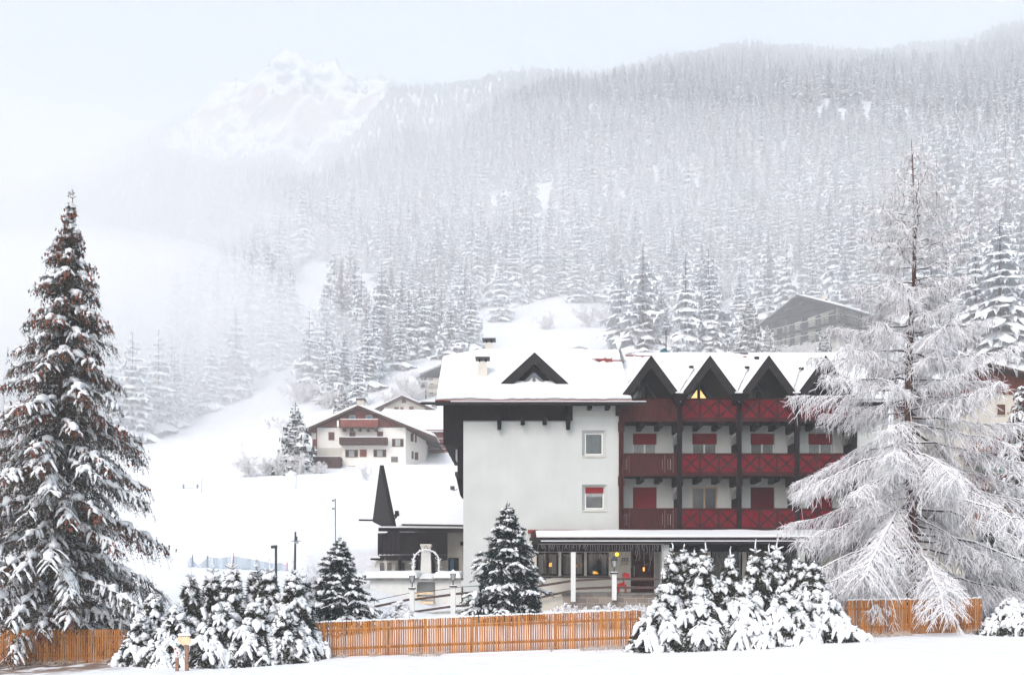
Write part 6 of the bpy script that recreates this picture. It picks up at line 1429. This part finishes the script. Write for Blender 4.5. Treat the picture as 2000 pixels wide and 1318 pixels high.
# blue spruces behind the middle fence
def blue(px, top, bot, halfw, yy, label, seed):
    zb = gz(Xa(px, yy), yy); zt = Za(top, yy); H = zt-zb; w = halfw/F*yy
    conifer(label, (Xa(px, yy), yy, zb), H, profile([(0,0.03),(0.08,0.16*w),(0.25,0.42*w),(0.5,0.72*w),(0.8,1.0*w),(0.93,1.05*w),(1,0.9*w)]), 17, 7, seed=seed,
            droop=(0.22, -0.05), rise=0.02, twig=(0.48, 0.55), sp=0.095, snow=0.11, tsnow=0.068, tsnow_p=0.50, tgap=0.35, lv=0.6, nn=24, nl=0.10, nw=0.030, fill=18000, fillr=0.78, dust=0.05, needle='needle_blue', leader=0.12, tang=50, tdroop=0.22, zlow=0.03, bough_snow_gap=1.0)
blue(992, 985, 1205, 80, 39.0, "dense blue spruce in front of the white gable wall and ramp", 21)
blue(664, 1052, 1212, 66, 38.0, "dense blue spruce between the left hedge and the annex", 22)
# snow laden spruces planted as screens
def laden(px, top, halfw, yy, seed, label, group, leader=0.5, up=0):
    x = Xa(px, yy); zb = gz(x, yy); zt = Za(top, yy)+0.0; H = zt-zb; w = halfw/F*yy
    conifer(label, (x, yy, zb), H, profile([(0,0.03),(0.08,0.16),(0.2,0.24),(0.3,0.28*w+0.10),(0.45,0.70*w),(0.62,1.10*w),(0.82,1.45*w),(1,1.6*w)]), 9, 5, seed=seed,
            droop=(0.98, 0.30), rise=0.38, twig=(0.44, 0.55), sp=0.125, snow=0.17, tsnow=0.098, tsnow_p=0.70, nn=16, nl=0.11, nw=0.030, fill=9000, fillr=0.9, usnow=0.22, dust=0.07, leader=leader, group=group, tang=48, tdroop=0.75, zlow=0.05, bough_snow_gap=0.2)
GL = "snow laden spruces of the left screen"; GR = "snow laden spruces of the right screen"
def pos_label(px, side, what): return f"snow laden spruce {what}"
left = [(300,1160,62,32.3,"at the left end of the left screen, beneath the tall spruce",0.0),(372,1128,50,33.0,"with twin leaders, second from the left in the left screen",0.35),(415,1118,44,33.4,"third from the left in the left screen, narrow topped",0.55),
        (454,1110,52,32.6,"fourth of the left screen, slim dark top with the tallest leader",0.6),(502,1112,46,33.2,"fifth of the left screen, slim dark top under the blue tarpaulin's end",0.55),(526,1118,52,32.4,"sixth of the left screen, its top beside the small street lamp post",0.45),
        (572,1120,52,32.2,"seventh of the left screen, below the wooden utility pole",0.4),(592,1126,30,33.0,"last of the left screen, leaning against the long fence",0.3),
        (345,1185,58,31.3,"low and bushy behind the two small signs",0.0),(430,1180,70,31.3,"low and bushy in front of the left screen's middle",0.0),(500,1176,66,31.3,"low and bushy in front, right of the screen's middle",0.0),(560,1180,52,31.5,"low and bushy next to the end of the long fence",0.0),(275,1205,34,31.6,"low and bushy next to the end of the left fence",0.0)]
for i, (px, top, hw, y, lab, ld) in enumerate(left): laden(px, top, hw, y, 100+i, "snow laden spruce "+lab, GL, ld)
right = [(1313,1068,44,33.0,"first of the right screen, narrow and just right of the porch column",0.3),(1335,1070,40,33.4,"second of the right screen with a flat snowy tuft on top",0.3),(1356,1078,40,32.8,"third of the right screen, short leader",0.3),(1378,1072,50,32.6,"fourth of the right screen with a forked snowy tip",0.45),
         (1426,1082,60,32.8,"fifth of the right screen with a broad snowy head",0.4),(1475,1072,55,32.6,"sixth of the right screen with a wide cross shaped tip",0.5),(1501,1076,50,33.0,"seventh of the right screen, tall thin leader",0.4),(1517,1066,48,33.4,"eighth of the right screen with the highest leader",0.55),
         (1560,1085,55,32.8,"ninth of the right screen, just left of the frosted larch",0.1),(1590,1092,60,32.4,"dark topped last tree of the right screen under the larch twigs",0.1),
         (1300,1135,66,31.6,"low and drooping over the end of the long fence",0.0),(1370,1142,78,31.2,"low and broad in the middle left of the right screen's front",0.0),(1450,1142,78,31.1,"low and broad in the middle of the right screen's front",0.0),(1530,1138,76,31.2,"low and broad in the middle right of the right screen's front",0.0),(1610,1150,66,31.6,"low, at the right end by the right fence",0.0)]
for i, (px, top, hw, y, lab, ld) in enumerate(right): laden(px, top+8, hw, y, 140+i, "snow laden spruce "+lab, GR, ld)
laden(1975, 1172, 60, 31.5, 170, "low snow laden spruce at the right end of the right fence", None, 0.0)
laden(1935, 1000, 60, 40.0, 171, "snow laden spruce half hidden behind the larch near the green awnings", None, 0.0)
laden(780, 1178, 34, 40.5, 172, "small snow covered juniper between the ramp posts and the long fence", None, 0.0)
# spruce with cones at the right edge
yy = 43.0; zb = gz(Xa(1998, yy), yy)
conifer("dark snowy spruce with brown cones at the right edge behind the larch", (Xa(1998, yy), yy, zb), Za(735, yy)-zb, profile([(0,0.05),(0.1,0.5),(0.3,1.1),(0.6,1.9),(1,2.6)]), 16, 6, seed=55,
        droop=(0.6, 0.4), snow=0.12, tsnow=0.06, nn=12, nl=0.1, nw=0.028, hang=6, cones=lambda q: 0.9 if q > 0.7 else 0.1, tdroop=0.7)
# ---------------------------------------------------------------- frosted larch
def larch(label, base, H, prof, lean, seed):
    rg = np.random.default_rng(seed); t = thing("larch_tree", base, label, "tree"); bx, by, bz = base
    ax = lambda z: np.array([bx + lean*(z/H) + 0.10*math.sin(z*0.55), by, bz+z])
    tr = Buf(); zs = np.linspace(-0.3, H, 16); P = np.array([ax(z) for z in zs]); tr.tubes(P[None], np.maximum(0.012, 0.0135*H*(1-zs/H)**0.85)[None], 8); tr.build("trunk", M['trunk'], t, True)
    br, tw = Buf(), Buf(); nbr = 140
    for k in range(nbr):
        q = (k+0.5+rg.normal(0, 0.5))/nbr; q = min(max(q, 0.0), 0.985); z = H*(0.075 + 0.905*q**1.02)
        L = prof(1-z/H)*(0.6+0.5*rg.random()); a = k*2.39996 + rg.normal(0, 0.25)
        if math.cos(a) > 0.25 and q < 0.62: L *= 1.18
        d = np.array([math.cos(a), math.sin(a), 0.]); side = np.array([-d[1], d[0], 0]); K = 10; u = np.linspace(0, 1, K); h = z/H
        if h > 0.72: c1, c2, c3 = 0.35, 0.10, 0.20
        elif h > 0.42: c1, c2, c3 = 0.10, 0.26, 0.20
        else: c1, c2, c3 = 0.05, 0.50, 0.10
        c2 *= 0.7+0.6*rg.random()
        P = ax(z) + d*(L*u)[:,None] + UP*(L*(c1*u - c2*u**1.6 + c3*u**3.2))[:,None] + side*(L*rg.normal(0, 0.10)*u*u)[:,None]
        P[1:] += rg.normal(0, 0.018, (K-1, 3))*np.sqrt(L); P = P[None]
        br.tubes(P, ((0.013+0.010*L)*(1-0.80*u))[None], 5)
        # drooping sprays along the branch
        dens = 0.12
        m = max(4, int(L/dens)); ut = np.clip(0.20+0.8*((np.arange(m)+rg.random(m))/m)**0.85, 0, 0.99); ut = np.repeat(ut, 2); sg = np.tile([1., -1.], m)
        C, T = along(P, ut[None]); C, T = C[0], T[0]; n = len(ut)
        tl = np.clip(0.34*L*(1.12-ut)**0.6, 0.14, 1.05)*(0.45+0.85*rg.random(n))*(1.0 if h < 0.72 else 0.85)
        S = _unit(np.cross(T, UP))*sg[:,None]; an = np.radians(48+rg.normal(0, 16, n))[:,None]; dd = _unit(T*np.cos(an)+S*np.sin(an) + UP*rg.normal(0, 0.12, (n, 1)))
        v = np.linspace(0, 1, 6); dw = (rg.uniform(0.35, 1.05, n)*(1.0 if h < 0.6 else 0.6))[:,None]
        Ps = C[:,None,:] + dd[:,None,:]*(tl[:,None]*v)[...,None] - UP*(tl[:,None]*dw*v**1.5)[...,None] + rg.normal(0, 0.022, (n, 6, 3))*v[None,:,None]
        tw.tubes(Ps, np.outer(0.0095+0.006*tl, 1-0.5*v), 3)
        # fine twigs
        nf = 8; tf = rg.random((n, nf))*0.95+0.03; Cf, Tf = along(Ps, tf); Cf = Cf.reshape(-1, 3); Tf = Tf.reshape(-1, 3); keep = rg.random(len(Cf)) < np.clip(np.repeat(tl, nf)*2.6, 0.35, 1); Cf, Tf = Cf[keep], Tf[keep]; nF = len(Cf)
        r_ = rg.normal(size=(nF, 3)); r_ = _unit(r_-(r_*Tf).sum(-1, keepdims=True)*Tf); fl = rg.uniform(0.10, 0.32, nF)
        df = _unit(Tf*0.6 + r_*0.75 - UP*0.15); v3 = np.linspace(0, 1, 4)
        Pf = Cf[:,None,:] + df[:,None,:]*(fl[:,None]*v3)[...,None] - UP*(fl[:,None]*rg.uniform(0.0, 0.9, (nF, 1))*v3**2)[...,None]
        dk = rg.random(nF) < 0.20; rf = np.array([0.0085, 0.0095, 0.0085, 0.005]); tw.tubes(Pf[~dk], np.tile(rf, ((~dk).sum(), 1)), 3); tw.tubes(Pf[dk], np.tile(rf*0.75, (dk.sum(), 1)), 3, m=1)
    br.build("branches", M['frostdark'], t); tw.build("crown", [M['frost'], M['frostdark']], t)
    return t
yy = 36.5; zb = gz(Xa(1776, yy), yy)
larch("huge bare larch white with hoar frost, its twigs hanging over the right fence", (Xa(1776, yy), yy, zb), Za(272, yy)-zb,
      profile([(0,0.05),(0.05,0.55),(0.10,1.2),(0.18,1.9),(0.28,2.4),(0.38,3.0),(0.46,3.8),(0.56,4.1),(0.66,4.9),(0.78,5.3),(0.9,5.1),(1,4.4)]), Xa(1783,yy)-Xa(1776,yy), 77)
# ---------------------------------------------------------------- frosted shrubs
def shrub(label, x, y, h, w, seed, group=None, name="shrub", stems=16, th=0.010, matn='frost'):
    rg = np.random.default_rng(seed); zb = gz(x, y); t = Buf(); v = np.linspace(0, 1, 5)
    a = rg.random(stems)*6.283; s_ = rg.uniform(0.2, 1, stems)*w; hh = h*rg.uniform(0.6, 1.0, stems)*(1-0.35*(s_/w)**2)
    P = np.array([x, y, zb-0.05]) + np.stack([np.cos(a)*s_, np.sin(a)*s_, hh], 1)[:,None,:]*np.stack([v**1.3, v**1.3, v], 1)[None] + rg.normal(0, 0.04*h, (stems, 5, 3))*v[None,:,None]
    t.tubes(P, np.tile(th*2.2*(1-0.7*v), (stems, 1)), 4)
    n1 = 9; C, T = along(P, 0.2+0.8*rg.random((stems, n1))); C, T = C.reshape(-1, 3), T.reshape(-1, 3); r_ = _unit(rg.normal(size=C.shape)+UP*0.4); L = h*0.34*rg.uniform(0.4, 1, len(C)); v3 = np.linspace(0, 1, 4)
    P1 = C[:,None,:] + _unit(T*0.6+r_)[:,None,:]*(L[:,None]*v3)[...,None] - UP*(L[:,None]*0.25*v3**2)[...,None]; t.tubes(P1, np.tile(th*1.3*(1-0.5*v3), (len(C), 1)), 3)
    n2 = 7; C, T = along(P1, rg.random((len(P1), n2))); C, T = C.reshape(-1, 3), T.reshape(-1, 3); r_ = _unit(rg.normal(size=C.shape)); L = h*0.14*rg.uniform(0.4, 1, len(C))
    P2 = C[:,None,:] + _unit(T*0.6+r_)[:,None,:]*(L[:,None]*v3)[...,None]; t.tubes(P2, np.tile(th*(1-0.4*v3), (len(C), 1)), 3)
    o = t.build(name, M[matn], None); off = Vector((x, y, zb))
    o.data.transform(Matrix.Translation(-off)); o.location = off
    return tag(o, label, "shrub" if name == "shrub" else "tree", group)
G = "frosted shrubs at the edge of the snow field"
for i, (px, py, h, w, lab) in enumerate(((486,920,5.0,2.4,"tall frosted shrub at the left end of the shrub row"),(520,915,3.0,1.6,"small frosted shrub second in the row"),(550,918,3.6,2.6,"broad reddish frosted shrub below the solitary spruce"),(585,915,3.2,2.2,"frosted shrub beside the chalet's lower balcony"),(622,905,2.0,1.5,"low frosted shrub in front of the chalet's lower balcony"))):
    y = 112.0; shrub(lab, Xa(px, y), y, h*0.8, w, 300+i, G, th=0.020, matn='frostpale')
shrub("frosted bare bush left of the blue spruce by the annex", Xa(612, 44), 44.0, 1.9, 1.1, 320, th=0.010, stems=26)
shrub("small frosted bush in front of the chalet's white front", Xa(716, 108), 108.0, 2.0, 0.9, 321, th=0.02, stems=5)
for i, (px, Y, h, w, lab) in enumerate(((1150,235,6,5,"grey frosted thicket on the white clearing above the dormer"),(1185,240,6.5,4,"frosted thicket right of the clearing thicket"),(1218,236,5.0,4,"frosted thicket beside the close group of spruces"),(1068,230,4.5,4,"faint frosted thicket in the middle of the clearing"),(1400,262,12,5,"slim bare frosted birch on the small clearing"),(1400,215,4,4,"low frosted bush under the slim birch"),
        (590,175,5,5,"frosted bush on the foggy slope left of the wood"),(640,168,4,4,"frosted bush at the foot of the foggy slope"),(800,165,6,5,"round frosted tree above the small gabled house"),(770,160,4,4,"frosted bush left of the round frosted tree"),(1600,168,4.2,4,"frosted bush in front of the upper hotel"),(1560,166,3.5,4,"low frosted bush below the upper hotel's balconies"),(1660,166,3.5,3,"low frosted bush at the upper hotel's corner"),(1530,165,3.0,3,"low frosted bush beside the dark shed"),
        (1700,160,3.5,4,"low frosted bush behind the larch top"),(560,150,3.5,4,"low frosted bush in the fog beyond the goal"))):
    shrub(lab, Xa(px, Y), Y, h, w, 340+i, "frosted bushes on the slopes", th=0.035, stems=20, matn="frostpale")
# spruces standing apart on the slopes
def mid_spruce(px, Y, h, w, seed, lab, lev=24, group=None, z=None):
    o = forest_tree("spruce_tree", seed, h, w, lev, dens=1.25, droop=0.45, fringe=12); x = Xa(px, Y); o.location = (x, Y, gz(x, Y)-0.15)
    o.data.materials[0] = M['mid_spruce']
    return tag(o, lab, "tree", group)
M['mid_spruce'] = mat_top('snowed_near_spruce', (0.78, 0.80, 0.82), (0.07, 0.085, 0.085), -0.05, 0.45, nscale=1.2, namp=0.5)
mid_spruce(577, 114, 8.3, 2.5, 401, "solitary snowy spruce left of the big chalet")
G2 = "spruces in the garden of the upper hotel"
mid_spruce(1465, 168, 11.5, 2.9, 402, "tallest snowy spruce left of the upper hotel", group=G2)
mid_spruce(1499, 164, 6.8, 1.5, 403, "slim snowy spruce in front of the dark shed", group=G2)
mid_spruce(1611, 162, 6.0, 1.5, 404, "small pointed snowy spruce before the upper hotel's corner", group=G2)
mid_spruce(1430, 162, 5.0, 1.4, 405, "short snowy spruce left of the tall one by the shed", group=G2)
mid_spruce(848, 150, 3.0, 1.1, 406, "little snowy spruce beside the small gabled house's roof")
mid_spruce(668, 160, 5.5, 1.6, 407, "young snowy spruce behind the chalet roof")
# ---------------------------------------------------------------- fences and small things
def fence(px0, px1, Y, top0, top1, bot0, bot1, label, sp=0.078, seed=1, snowy=True, warp=0.012, endpost=True):
    rg = random.Random(seed); x0, x1 = Xa(px0, Y), Xa(px1, Y); zt = lambda x: Za(top0+(top1-top0)*(x-x0)/(x1-x0), Y); zb = lambda x: Za(bot0+(bot1-bot0)*(x-x0)/(x1-x0), Y)
    t = thing("picket_fence", (x0, Y, zb(x0)), label, "fence", "orange wooden picket fences along the field")
    pk, sn = MB(), MB(); n = int((x1-x0)/sp)
    for k in range(n):
        x = x0+(k+0.5)*sp + rg.uniform(-0.004, 0.004); w = 0.028+rg.uniform(-0.002, 0.003); dz = rg.uniform(-warp, warp); tl = rg.gauss(0, 0.007)
        a, b_ = zb(x)+0.02+dz, zt(x)+dz
        pk._add([(x-w,Y-0.02,a),(x+w,Y-0.02,a),(x+w,Y+0.003,a),(x-w,Y+0.003,a),(x-w+tl,Y-0.02,b_),(x+w+tl,Y-0.02,b_),(x+w+tl,Y+0.003,b_),(x-w+tl,Y+0.003,b_)], [(0,3,2,1),(4,5,6,7),(0,1,5,4),(1,2,6,5),(2,3,7,6),(3,0,4,7)], 0 if rg.random() > 0.22 else 1)
        if snowy: sn.box(x-w-0.004+tl, x+w+0.004+tl, Y-0.026, Y+0.012, b_+0.002, b_+0.045+rg.uniform(0, 0.02))
    pk.build("pickets", [M['wood'], M['wood2']], t)
    if snowy: sn.build("snow_caps", M['snow'], t, bevel=0.008)
    for f in (0.25, 0.76):
        a = (x0, Y+0.035, zb(x0)+(zt(x0)-zb(x0))*f); b_ = (x1, Y+0.035, zb(x1)+(zt(x1)-zb(x1))*f)
        r = MB().bar(a, b_, 0.05, 0.075).build("rail", M['wood'], t)
        MB().bar((a[0],a[1],a[2]+0.052), (b_[0],b_[1],b_[2]+0.052), 0.045, 0.028).build("rail_snow", M['snow'], r)
    m = max(2, int((x1-x0)/2.4))
    for k in range(m+1):
        x = x0+(x1-x0)*k/m; MB().box(x-0.045, x+0.045, Y+0.065, Y+0.15, zb(x)-0.15, zt(x)-0.03).build("post", M['postwood'], t)
    mb = MB(); mb.extr([(x0-0.1,Y-0.08,zb(x0)-0.35),(x1+0.1,Y-0.08,zb(x1)-0.35),(x1+0.1,Y-0.08,zb(x1)-0.03),(x0-0.1,Y-0.08,zb(x0)-0.03)], (0,0.3,0)); mb.build("kerb", M['concrete'], t)
    if snowy: MB().bar((x0,Y-0.03,zb(x0)-0.012), (x1,Y-0.03,zb(x1)-0.012), 0.12, 0.03).build("kerb_snow", M['snow'], t)
M['wood2'] = mat("darker_larch_wood", (0.27, 0.10, 0.03), 0.65, var=0.4, vscale=1.5, stretch=(14,14,0.6))
fence(-260, 243, 32.6, 1230, 1228, 1299, 1296, "orange picket fence under the tall spruce at the left, without snow on its pickets", seed=2, snowy=False)
fence(592, 1250, 32.8, 1217, 1191, 1286, 1262, "long middle picket fence with a line of snow on its pickets", seed=3)
fence(1655, 1918, 33.0, 1172, 1168, 1243, 1234, "right hand picket fence below the frosted larch", seed=4)
# wire fence piece and dark gate post at the end of the long fence
def bits():
    rg = random.Random(12)
    # path signs
    y = 29.3; x = Xa(364, y); zb = gz(x, y)
    t = thing("wooden_signpost", (x, y, zb), "pale wooden arrow sign on a brown post in front of the left screen", "sign")
    MB().box(x-0.05, x+0.05, y, y+0.08, zb-0.2, Za(1258, y)).build("post", M['postwood'], t)
    mb = MB(); mb.prism([(Xa(347,y),Za(1248,y)),(Xa(352,y),Za(1257,y)),(Xa(368,y),Za(1259,y)),(Xa(374,y),Za(1253,y)),(Xa(371,y),Za(1243,y)),(Xa(349,y),Za(1242,y))], y-0.035, y-0.003); mb.build("arrow_board", M['lightwood'], t)
    MB().box(Xa(347,y), Xa(373,y), y-0.05, y+0.06, Za(1242,y)+0.002, Za(1236,y)).build("snow_cap", M['snow'], t, bevel=0.05)
    y = 29.2; x = Xa(345, y); zb = gz(x, y)
    t = thing("small_marker_sign", (x, y, zb), "white marker board with red marks on a short post, left of the arrow sign", "sign")
    MB().box(x-0.045, x+0.045, y, y+0.07, zb-0.2, Za(1283, y)).build("post", M['postwood'], t)
    mb = MB(); mb.prism([(Xa(341,y),Za(1272,y)),(Xa(346,y),Za(1284,y)),(Xa(352,y),Za(1275,y)),(Xa(348,y),Za(1263,y)),(Xa(341,y),Za(1262,y))], y-0.03, y-0.003); bo = mb.build("board", M['white'], t)
    mb = MB(); mb.box(Xa(342,y), Xa(345,y), y-0.036, y-0.031, Za(1268,y), Za(1264,y)); mb.box(Xa(345.5,y), Xa(348.5,y), y-0.036, y-0.031, Za(1276,y), Za(1272,y)); mb.box(Xa(346.5,y), Xa(349.5,y), y-0.036, y-0.031, Za(1280,y), Za(1278,y)); mb.build("red_marks", mat("red_paint",(0.5,0.03,0.05),0.6), bo)
    # street lamp
    y = 48.0; x = Xa(539, y); zb = gz(x, y)
    t = thing("street_lamp", (x, y, zb), "dark square headed street lamp behind the left screen", "street lamp")
    MB().tube([(x,y,zb-0.2),(x,y,Za(1066,y))], 0.06, 8).build("pole", M['metal'], t)
    MB().bar((x+0.05,y,Za(1067,y)),(Xa(530,y),y,Za(1068,y)), 0.20, 0.14).build("lamp_head", M['metal'], t); MB().bar((x+0.02,y,Za(1067,y)+0.09),(Xa(531,y),y,Za(1067,y)+0.08), 0.18, 0.05).build("snow_cap", M['snow'], t)
    # wooden pole with transformer bits
    y = 52.0; x = Xa(577, y); zb = gz(x, y)
    t = thing("utility_pole", (x, y, zb), "slim dark utility pole with crossarm right of the street lamp", "utility pole")
    MB().tube([(Xa(575.5,y),y,zb-0.2),(x,y,Za(1038,y))], 0.07, 8, r1=0.05).build("pole", M['metal'], t)
    MB().bar((Xa(569,y),y,Za(1056,y)),(Xa(587,y),y,Za(1056,y)), 0.05, 0.05).build("crossarm", M['greymetal'], t)
    MB().box(x-0.02, x+0.16, y-0.1, y-0.0, Za(1061,y), Za(1057,y)).build("junction_box", M['greymetal'], t); MB().tube([(x+0.07,y,Za(1056,y)),(x+0.07,y,Za(1047,y))], 0.04, 6).build("insulator", M['metal'], t)
    # floodlight pole
    y = 66.0; x = Xa(655, y); zb = gz(x, y)
    t = thing("floodlight_pole", (x, y, zb), "thin grey floodlight mast with two lamps, left of the annex roof", "floodlight")
    MB().tube([(x,y,zb-0.2),(x,y,Za(973,y))], 0.045, 8).build("pole", M['greymetal'], t)
    for py in (975, 991):
        MB().bar((x,y,Za(py,y)),(x-0.16,y,Za(py+2,y)), 0.05, 0.05).build("arm", M['greymetal'], t); MB().box(Xa(648.5,y), Xa(652.5,y), y-0.12, y+0.12, Za(py+4,y), Za(py,y)).build("floodlight", M['greymetal'], t, bevel=0.02)
    # blue crash net
    net = bpy.data.materials.new("blue_safety_net"); net.use_nodes = True; n = net.node_tree; b = n.nodes["Principled BSDF"]; b.inputs['Base Color'].default_value = (0.24,0.35,0.46,1); b.inputs['Alpha'].default_value = 0.5; b.inputs['Roughness'].default_value = 0.8
    y = 56.0; prof = [(364,1098),(374,1086),(380,1099),(390,1103),(396,1098),(404,1087),(430,1090),(455,1085),(475,1089),(500,1093),(530,1099),(548,1099),(562,1103)]
    t = thing("safety_net", (Xa(460,y), y, gz(Xa(460,y),y)), "long blue safety net strung between pink poles on the snow field", "net")
    mb = MB()
    for (a, pa), (b_, pb) in zip(prof[:-1], prof[1:]):
        m = max(1, int((b_-a)/6))
        for k in range(m):
            u, v = k/m, (k+1)/m; xa, xb = a+(b_-a)*u, a+(b_-a)*v; ya, yb = y+0.25*math.sin(xa*0.3), y+0.25*math.sin(xb*0.3)
            mb.quad((Xa(xa,y),ya,gz(Xa(xa,y),ya)-0.05),(Xa(xb,y),yb,gz(Xa(xb,y),yb)-0.05),(Xa(xb,y),yb,Za(pa+(pb-pa)*v,y)),(Xa(xa,y),ya,Za(pa+(pb-pa)*u,y)))
    mb.build("netting", net, t)
    pink = mat("pink_pole", (0.75,0.16,0.22), 0.6)
    for px, top in ((375,1083),(404,1085),(455,1078),(560,1098)): MB().tube([(Xa(px,y),y+0.1,gz(Xa(px,y),y)-0.1),(Xa(px,y),y+0.1,Za(top,y))], 0.035, 6).build("pole", pink if px > 450 else M['greymetal'], t)
    # goal
    y = 108.0; t = thing("goal_frame", (Xa(440,y), y, gz(Xa(440,y),y)), "thin pale goal frame standing in the misty snow field", "goal"); 
    mb = MB(); zt = Za(899,y); xa, xb = Xa(425,y), Xa(453,y)
    for p, q in (((xa,y,gz(xa,y)-0.1),(xa,y,zt)),((xb,y,gz(xb,y)-0.1),(xb,y,zt)),((xa,y,zt),(xb,y,zt)),((xb,y,zt),(xb+0.3,y+1.2,gz(xb,y)))): mb.tube([p, q], 0.035, 6)
    mb.build("frame", M['frostpale'], t)
    y = 104.0; x = Xa(372,y); zz = gz(x,y); t = thing("field_bench", (x, y, zz), "low snow covered bench on the field left of the goal", "bench")
    MB().box(x-0.9, x+0.9, y-0.2, y+0.2, zz+0.42, zz+0.5).build("seat", M['frostpale'], t); MB().box(x-0.85, x+0.1, y-0.2, y+0.2, zz+0.502, zz+0.75).build("snow_cap", M['snow'], t, bevel=0.08)
    for s in (-0.75, 0.75): MB().box(x+s-0.05, x+s+0.05, y-0.15, y+0.15, zz-0.1, zz+0.418).build("leg", M['greymetal'], t)
    for i, (px, py, h) in enumerate(((394,918,1.6),(578,935,1.6))):
        y = 100.0; x = Xa(px,y); zz = gz(x,y); tag(MB().tube([(x,y,zz-0.2),(x+0.03,y,zz+h)], 0.03, 6).build("marker_pole", M['greymetal'], None, origin=(x,y,zz)), ["thin marker pole right of the snowy bench","thin marker pole on the field below the solitary spruce"][i], "pole", "marker poles on the field")
    # dry grass and small plants poking through the snow along the kerb
    rg2 = np.random.default_rng(9); bf = Buf(); n = 2600
    pxs = np.concatenate([rg2.uniform(596,1290,n//2), rg2.uniform(-200,260,n//4), rg2.uniform(1650,1960,n//4)]); ys = 32.55-np.abs(rg2.normal(0,0.22,len(pxs))); xs = (pxs-1000)/F*ys; cl = noise2(xs, ys*0, 5, 3, 1.1); k = cl > 0.50; xs, ys = xs[k], ys[k]; zs = ground(xs, ys)
    m = len(xs); C = np.stack([xs, ys, zs], 1); v = np.linspace(0, 1, 4); d = rg2.normal(size=(m, 3))*np.array([0.7,0.4,0]); L = rg2.uniform(0.06,0.26,m)
    P = C[:,None,:] + d[:,None,:]*(L[:,None]*v**1.5)[...,None] + UP*(L[:,None]*(v-0.35*v**2))[...,None]; bf.tubes(P, np.tile(np.array([0.006,0.006,0.005,0.003]), (m,1)), 3)
    o = bf.build("dry_grass", mat_top("frosted_grass", (0.80,0.78,0.75), (0.30,0.20,0.13), 0.1, 0.8), None); tag(o, "frosted dry grass poking out of the snow along the fences", "grass", kind="stuff")
    # snow heaps behind the long fence
    for i, (px, y, w, h, lab) in enumerate(((1110,37.5,0.9,0.5,"rounded snow covered bush tops behind the long fence near the stone wall"),(1185,37.0,1.1,0.45,"snow covered bush against the stone wall"),(1238,36.5,0.8,0.5,"snow covered bush next to the right screen"))):
        x = Xa(px,y); zz = Za(1202-px*0.012+8, y)-0.9
        shrub(lab, x, y, 0.85+0.1*i, w, 500+i, "snow covered bushes behind the long fence", th=0.02, stems=34)
bits()
HAZE_D = 0.0009; HAZE_C = (0.975, 0.985, 0.995)
# ---------------------------------------------------------------- air
def volume(name, dens, col, aniso=0.0):
    m = bpy.data.materials.new(name); m.use_nodes = True; n = m.node_tree; n.nodes.clear()
    v = n.nodes.new("ShaderNodeVolumePrincipled"); v.inputs['Density'].default_value = dens; v.inputs['Color'].default_value = (*col, 1)
    v.inputs['Anisotropy'].default_value = aniso
    o = n.nodes.new("ShaderNodeOutputMaterial"); n.links.new(v.outputs[0], o.inputs['Volume'])
    return m
b = MB(); b.box(-2300, 2300, -70, 2160, -6, 1010)
tag(b.build("haze", volume("haze_air", HAZE_D, HAZE_C, 0.0)), "thin pale winter haze filling the valley", "haze", kind="stuff")
def fog_bank(cx, cy_, cz, rx, ry, rz, d, label):
    import bmesh
    me = bpy.data.meshes.new("fog_bank"); bm = bmesh.new(); bmesh.ops.create_icosphere(bm, subdivisions=5, radius=1.0)
    for v in bm.verts: v.co = Vector((v.co.x*rx, v.co.y*ry, v.co.z*rz))
    bm.to_mesh(me); bm.free(); me.materials.append(volume("fog_air", d, HAZE_C, 0.0))
    o = bpy.data.objects.new("fog_bank", me); COL.objects.link(o); o.location = (cx, cy_, cz)
    for p in me.polygons: p.use_smooth = True
    tag(o, label, "fog", kind="stuff")
fog_bank(-40, 430, 40, 700, 295, 98, 0.0034, "thin valley mist lying along the foot of the forest")
fog_bank(0, 950, 240, 1300, 620, 420, 0.00022, "faint high haze in front of the mountain crest")
fog_bank(-235, 380, 40, 235, 300, 118, 0.0030, "broad soft fog in the valley at the left")
fog_bank(-225, 350, 35, 150, 235, 105, 0.0040, "dense white core of the fog at the left")
fog_bank(-520, 900, 140, 230, 420, 175, 0.0028, "pale cloud resting against the far left flank of the mountain")
fog_bank(-76, 200, 34, 56, 62, 34, 0.016, "small drift of mist over the slope left of the chalet")
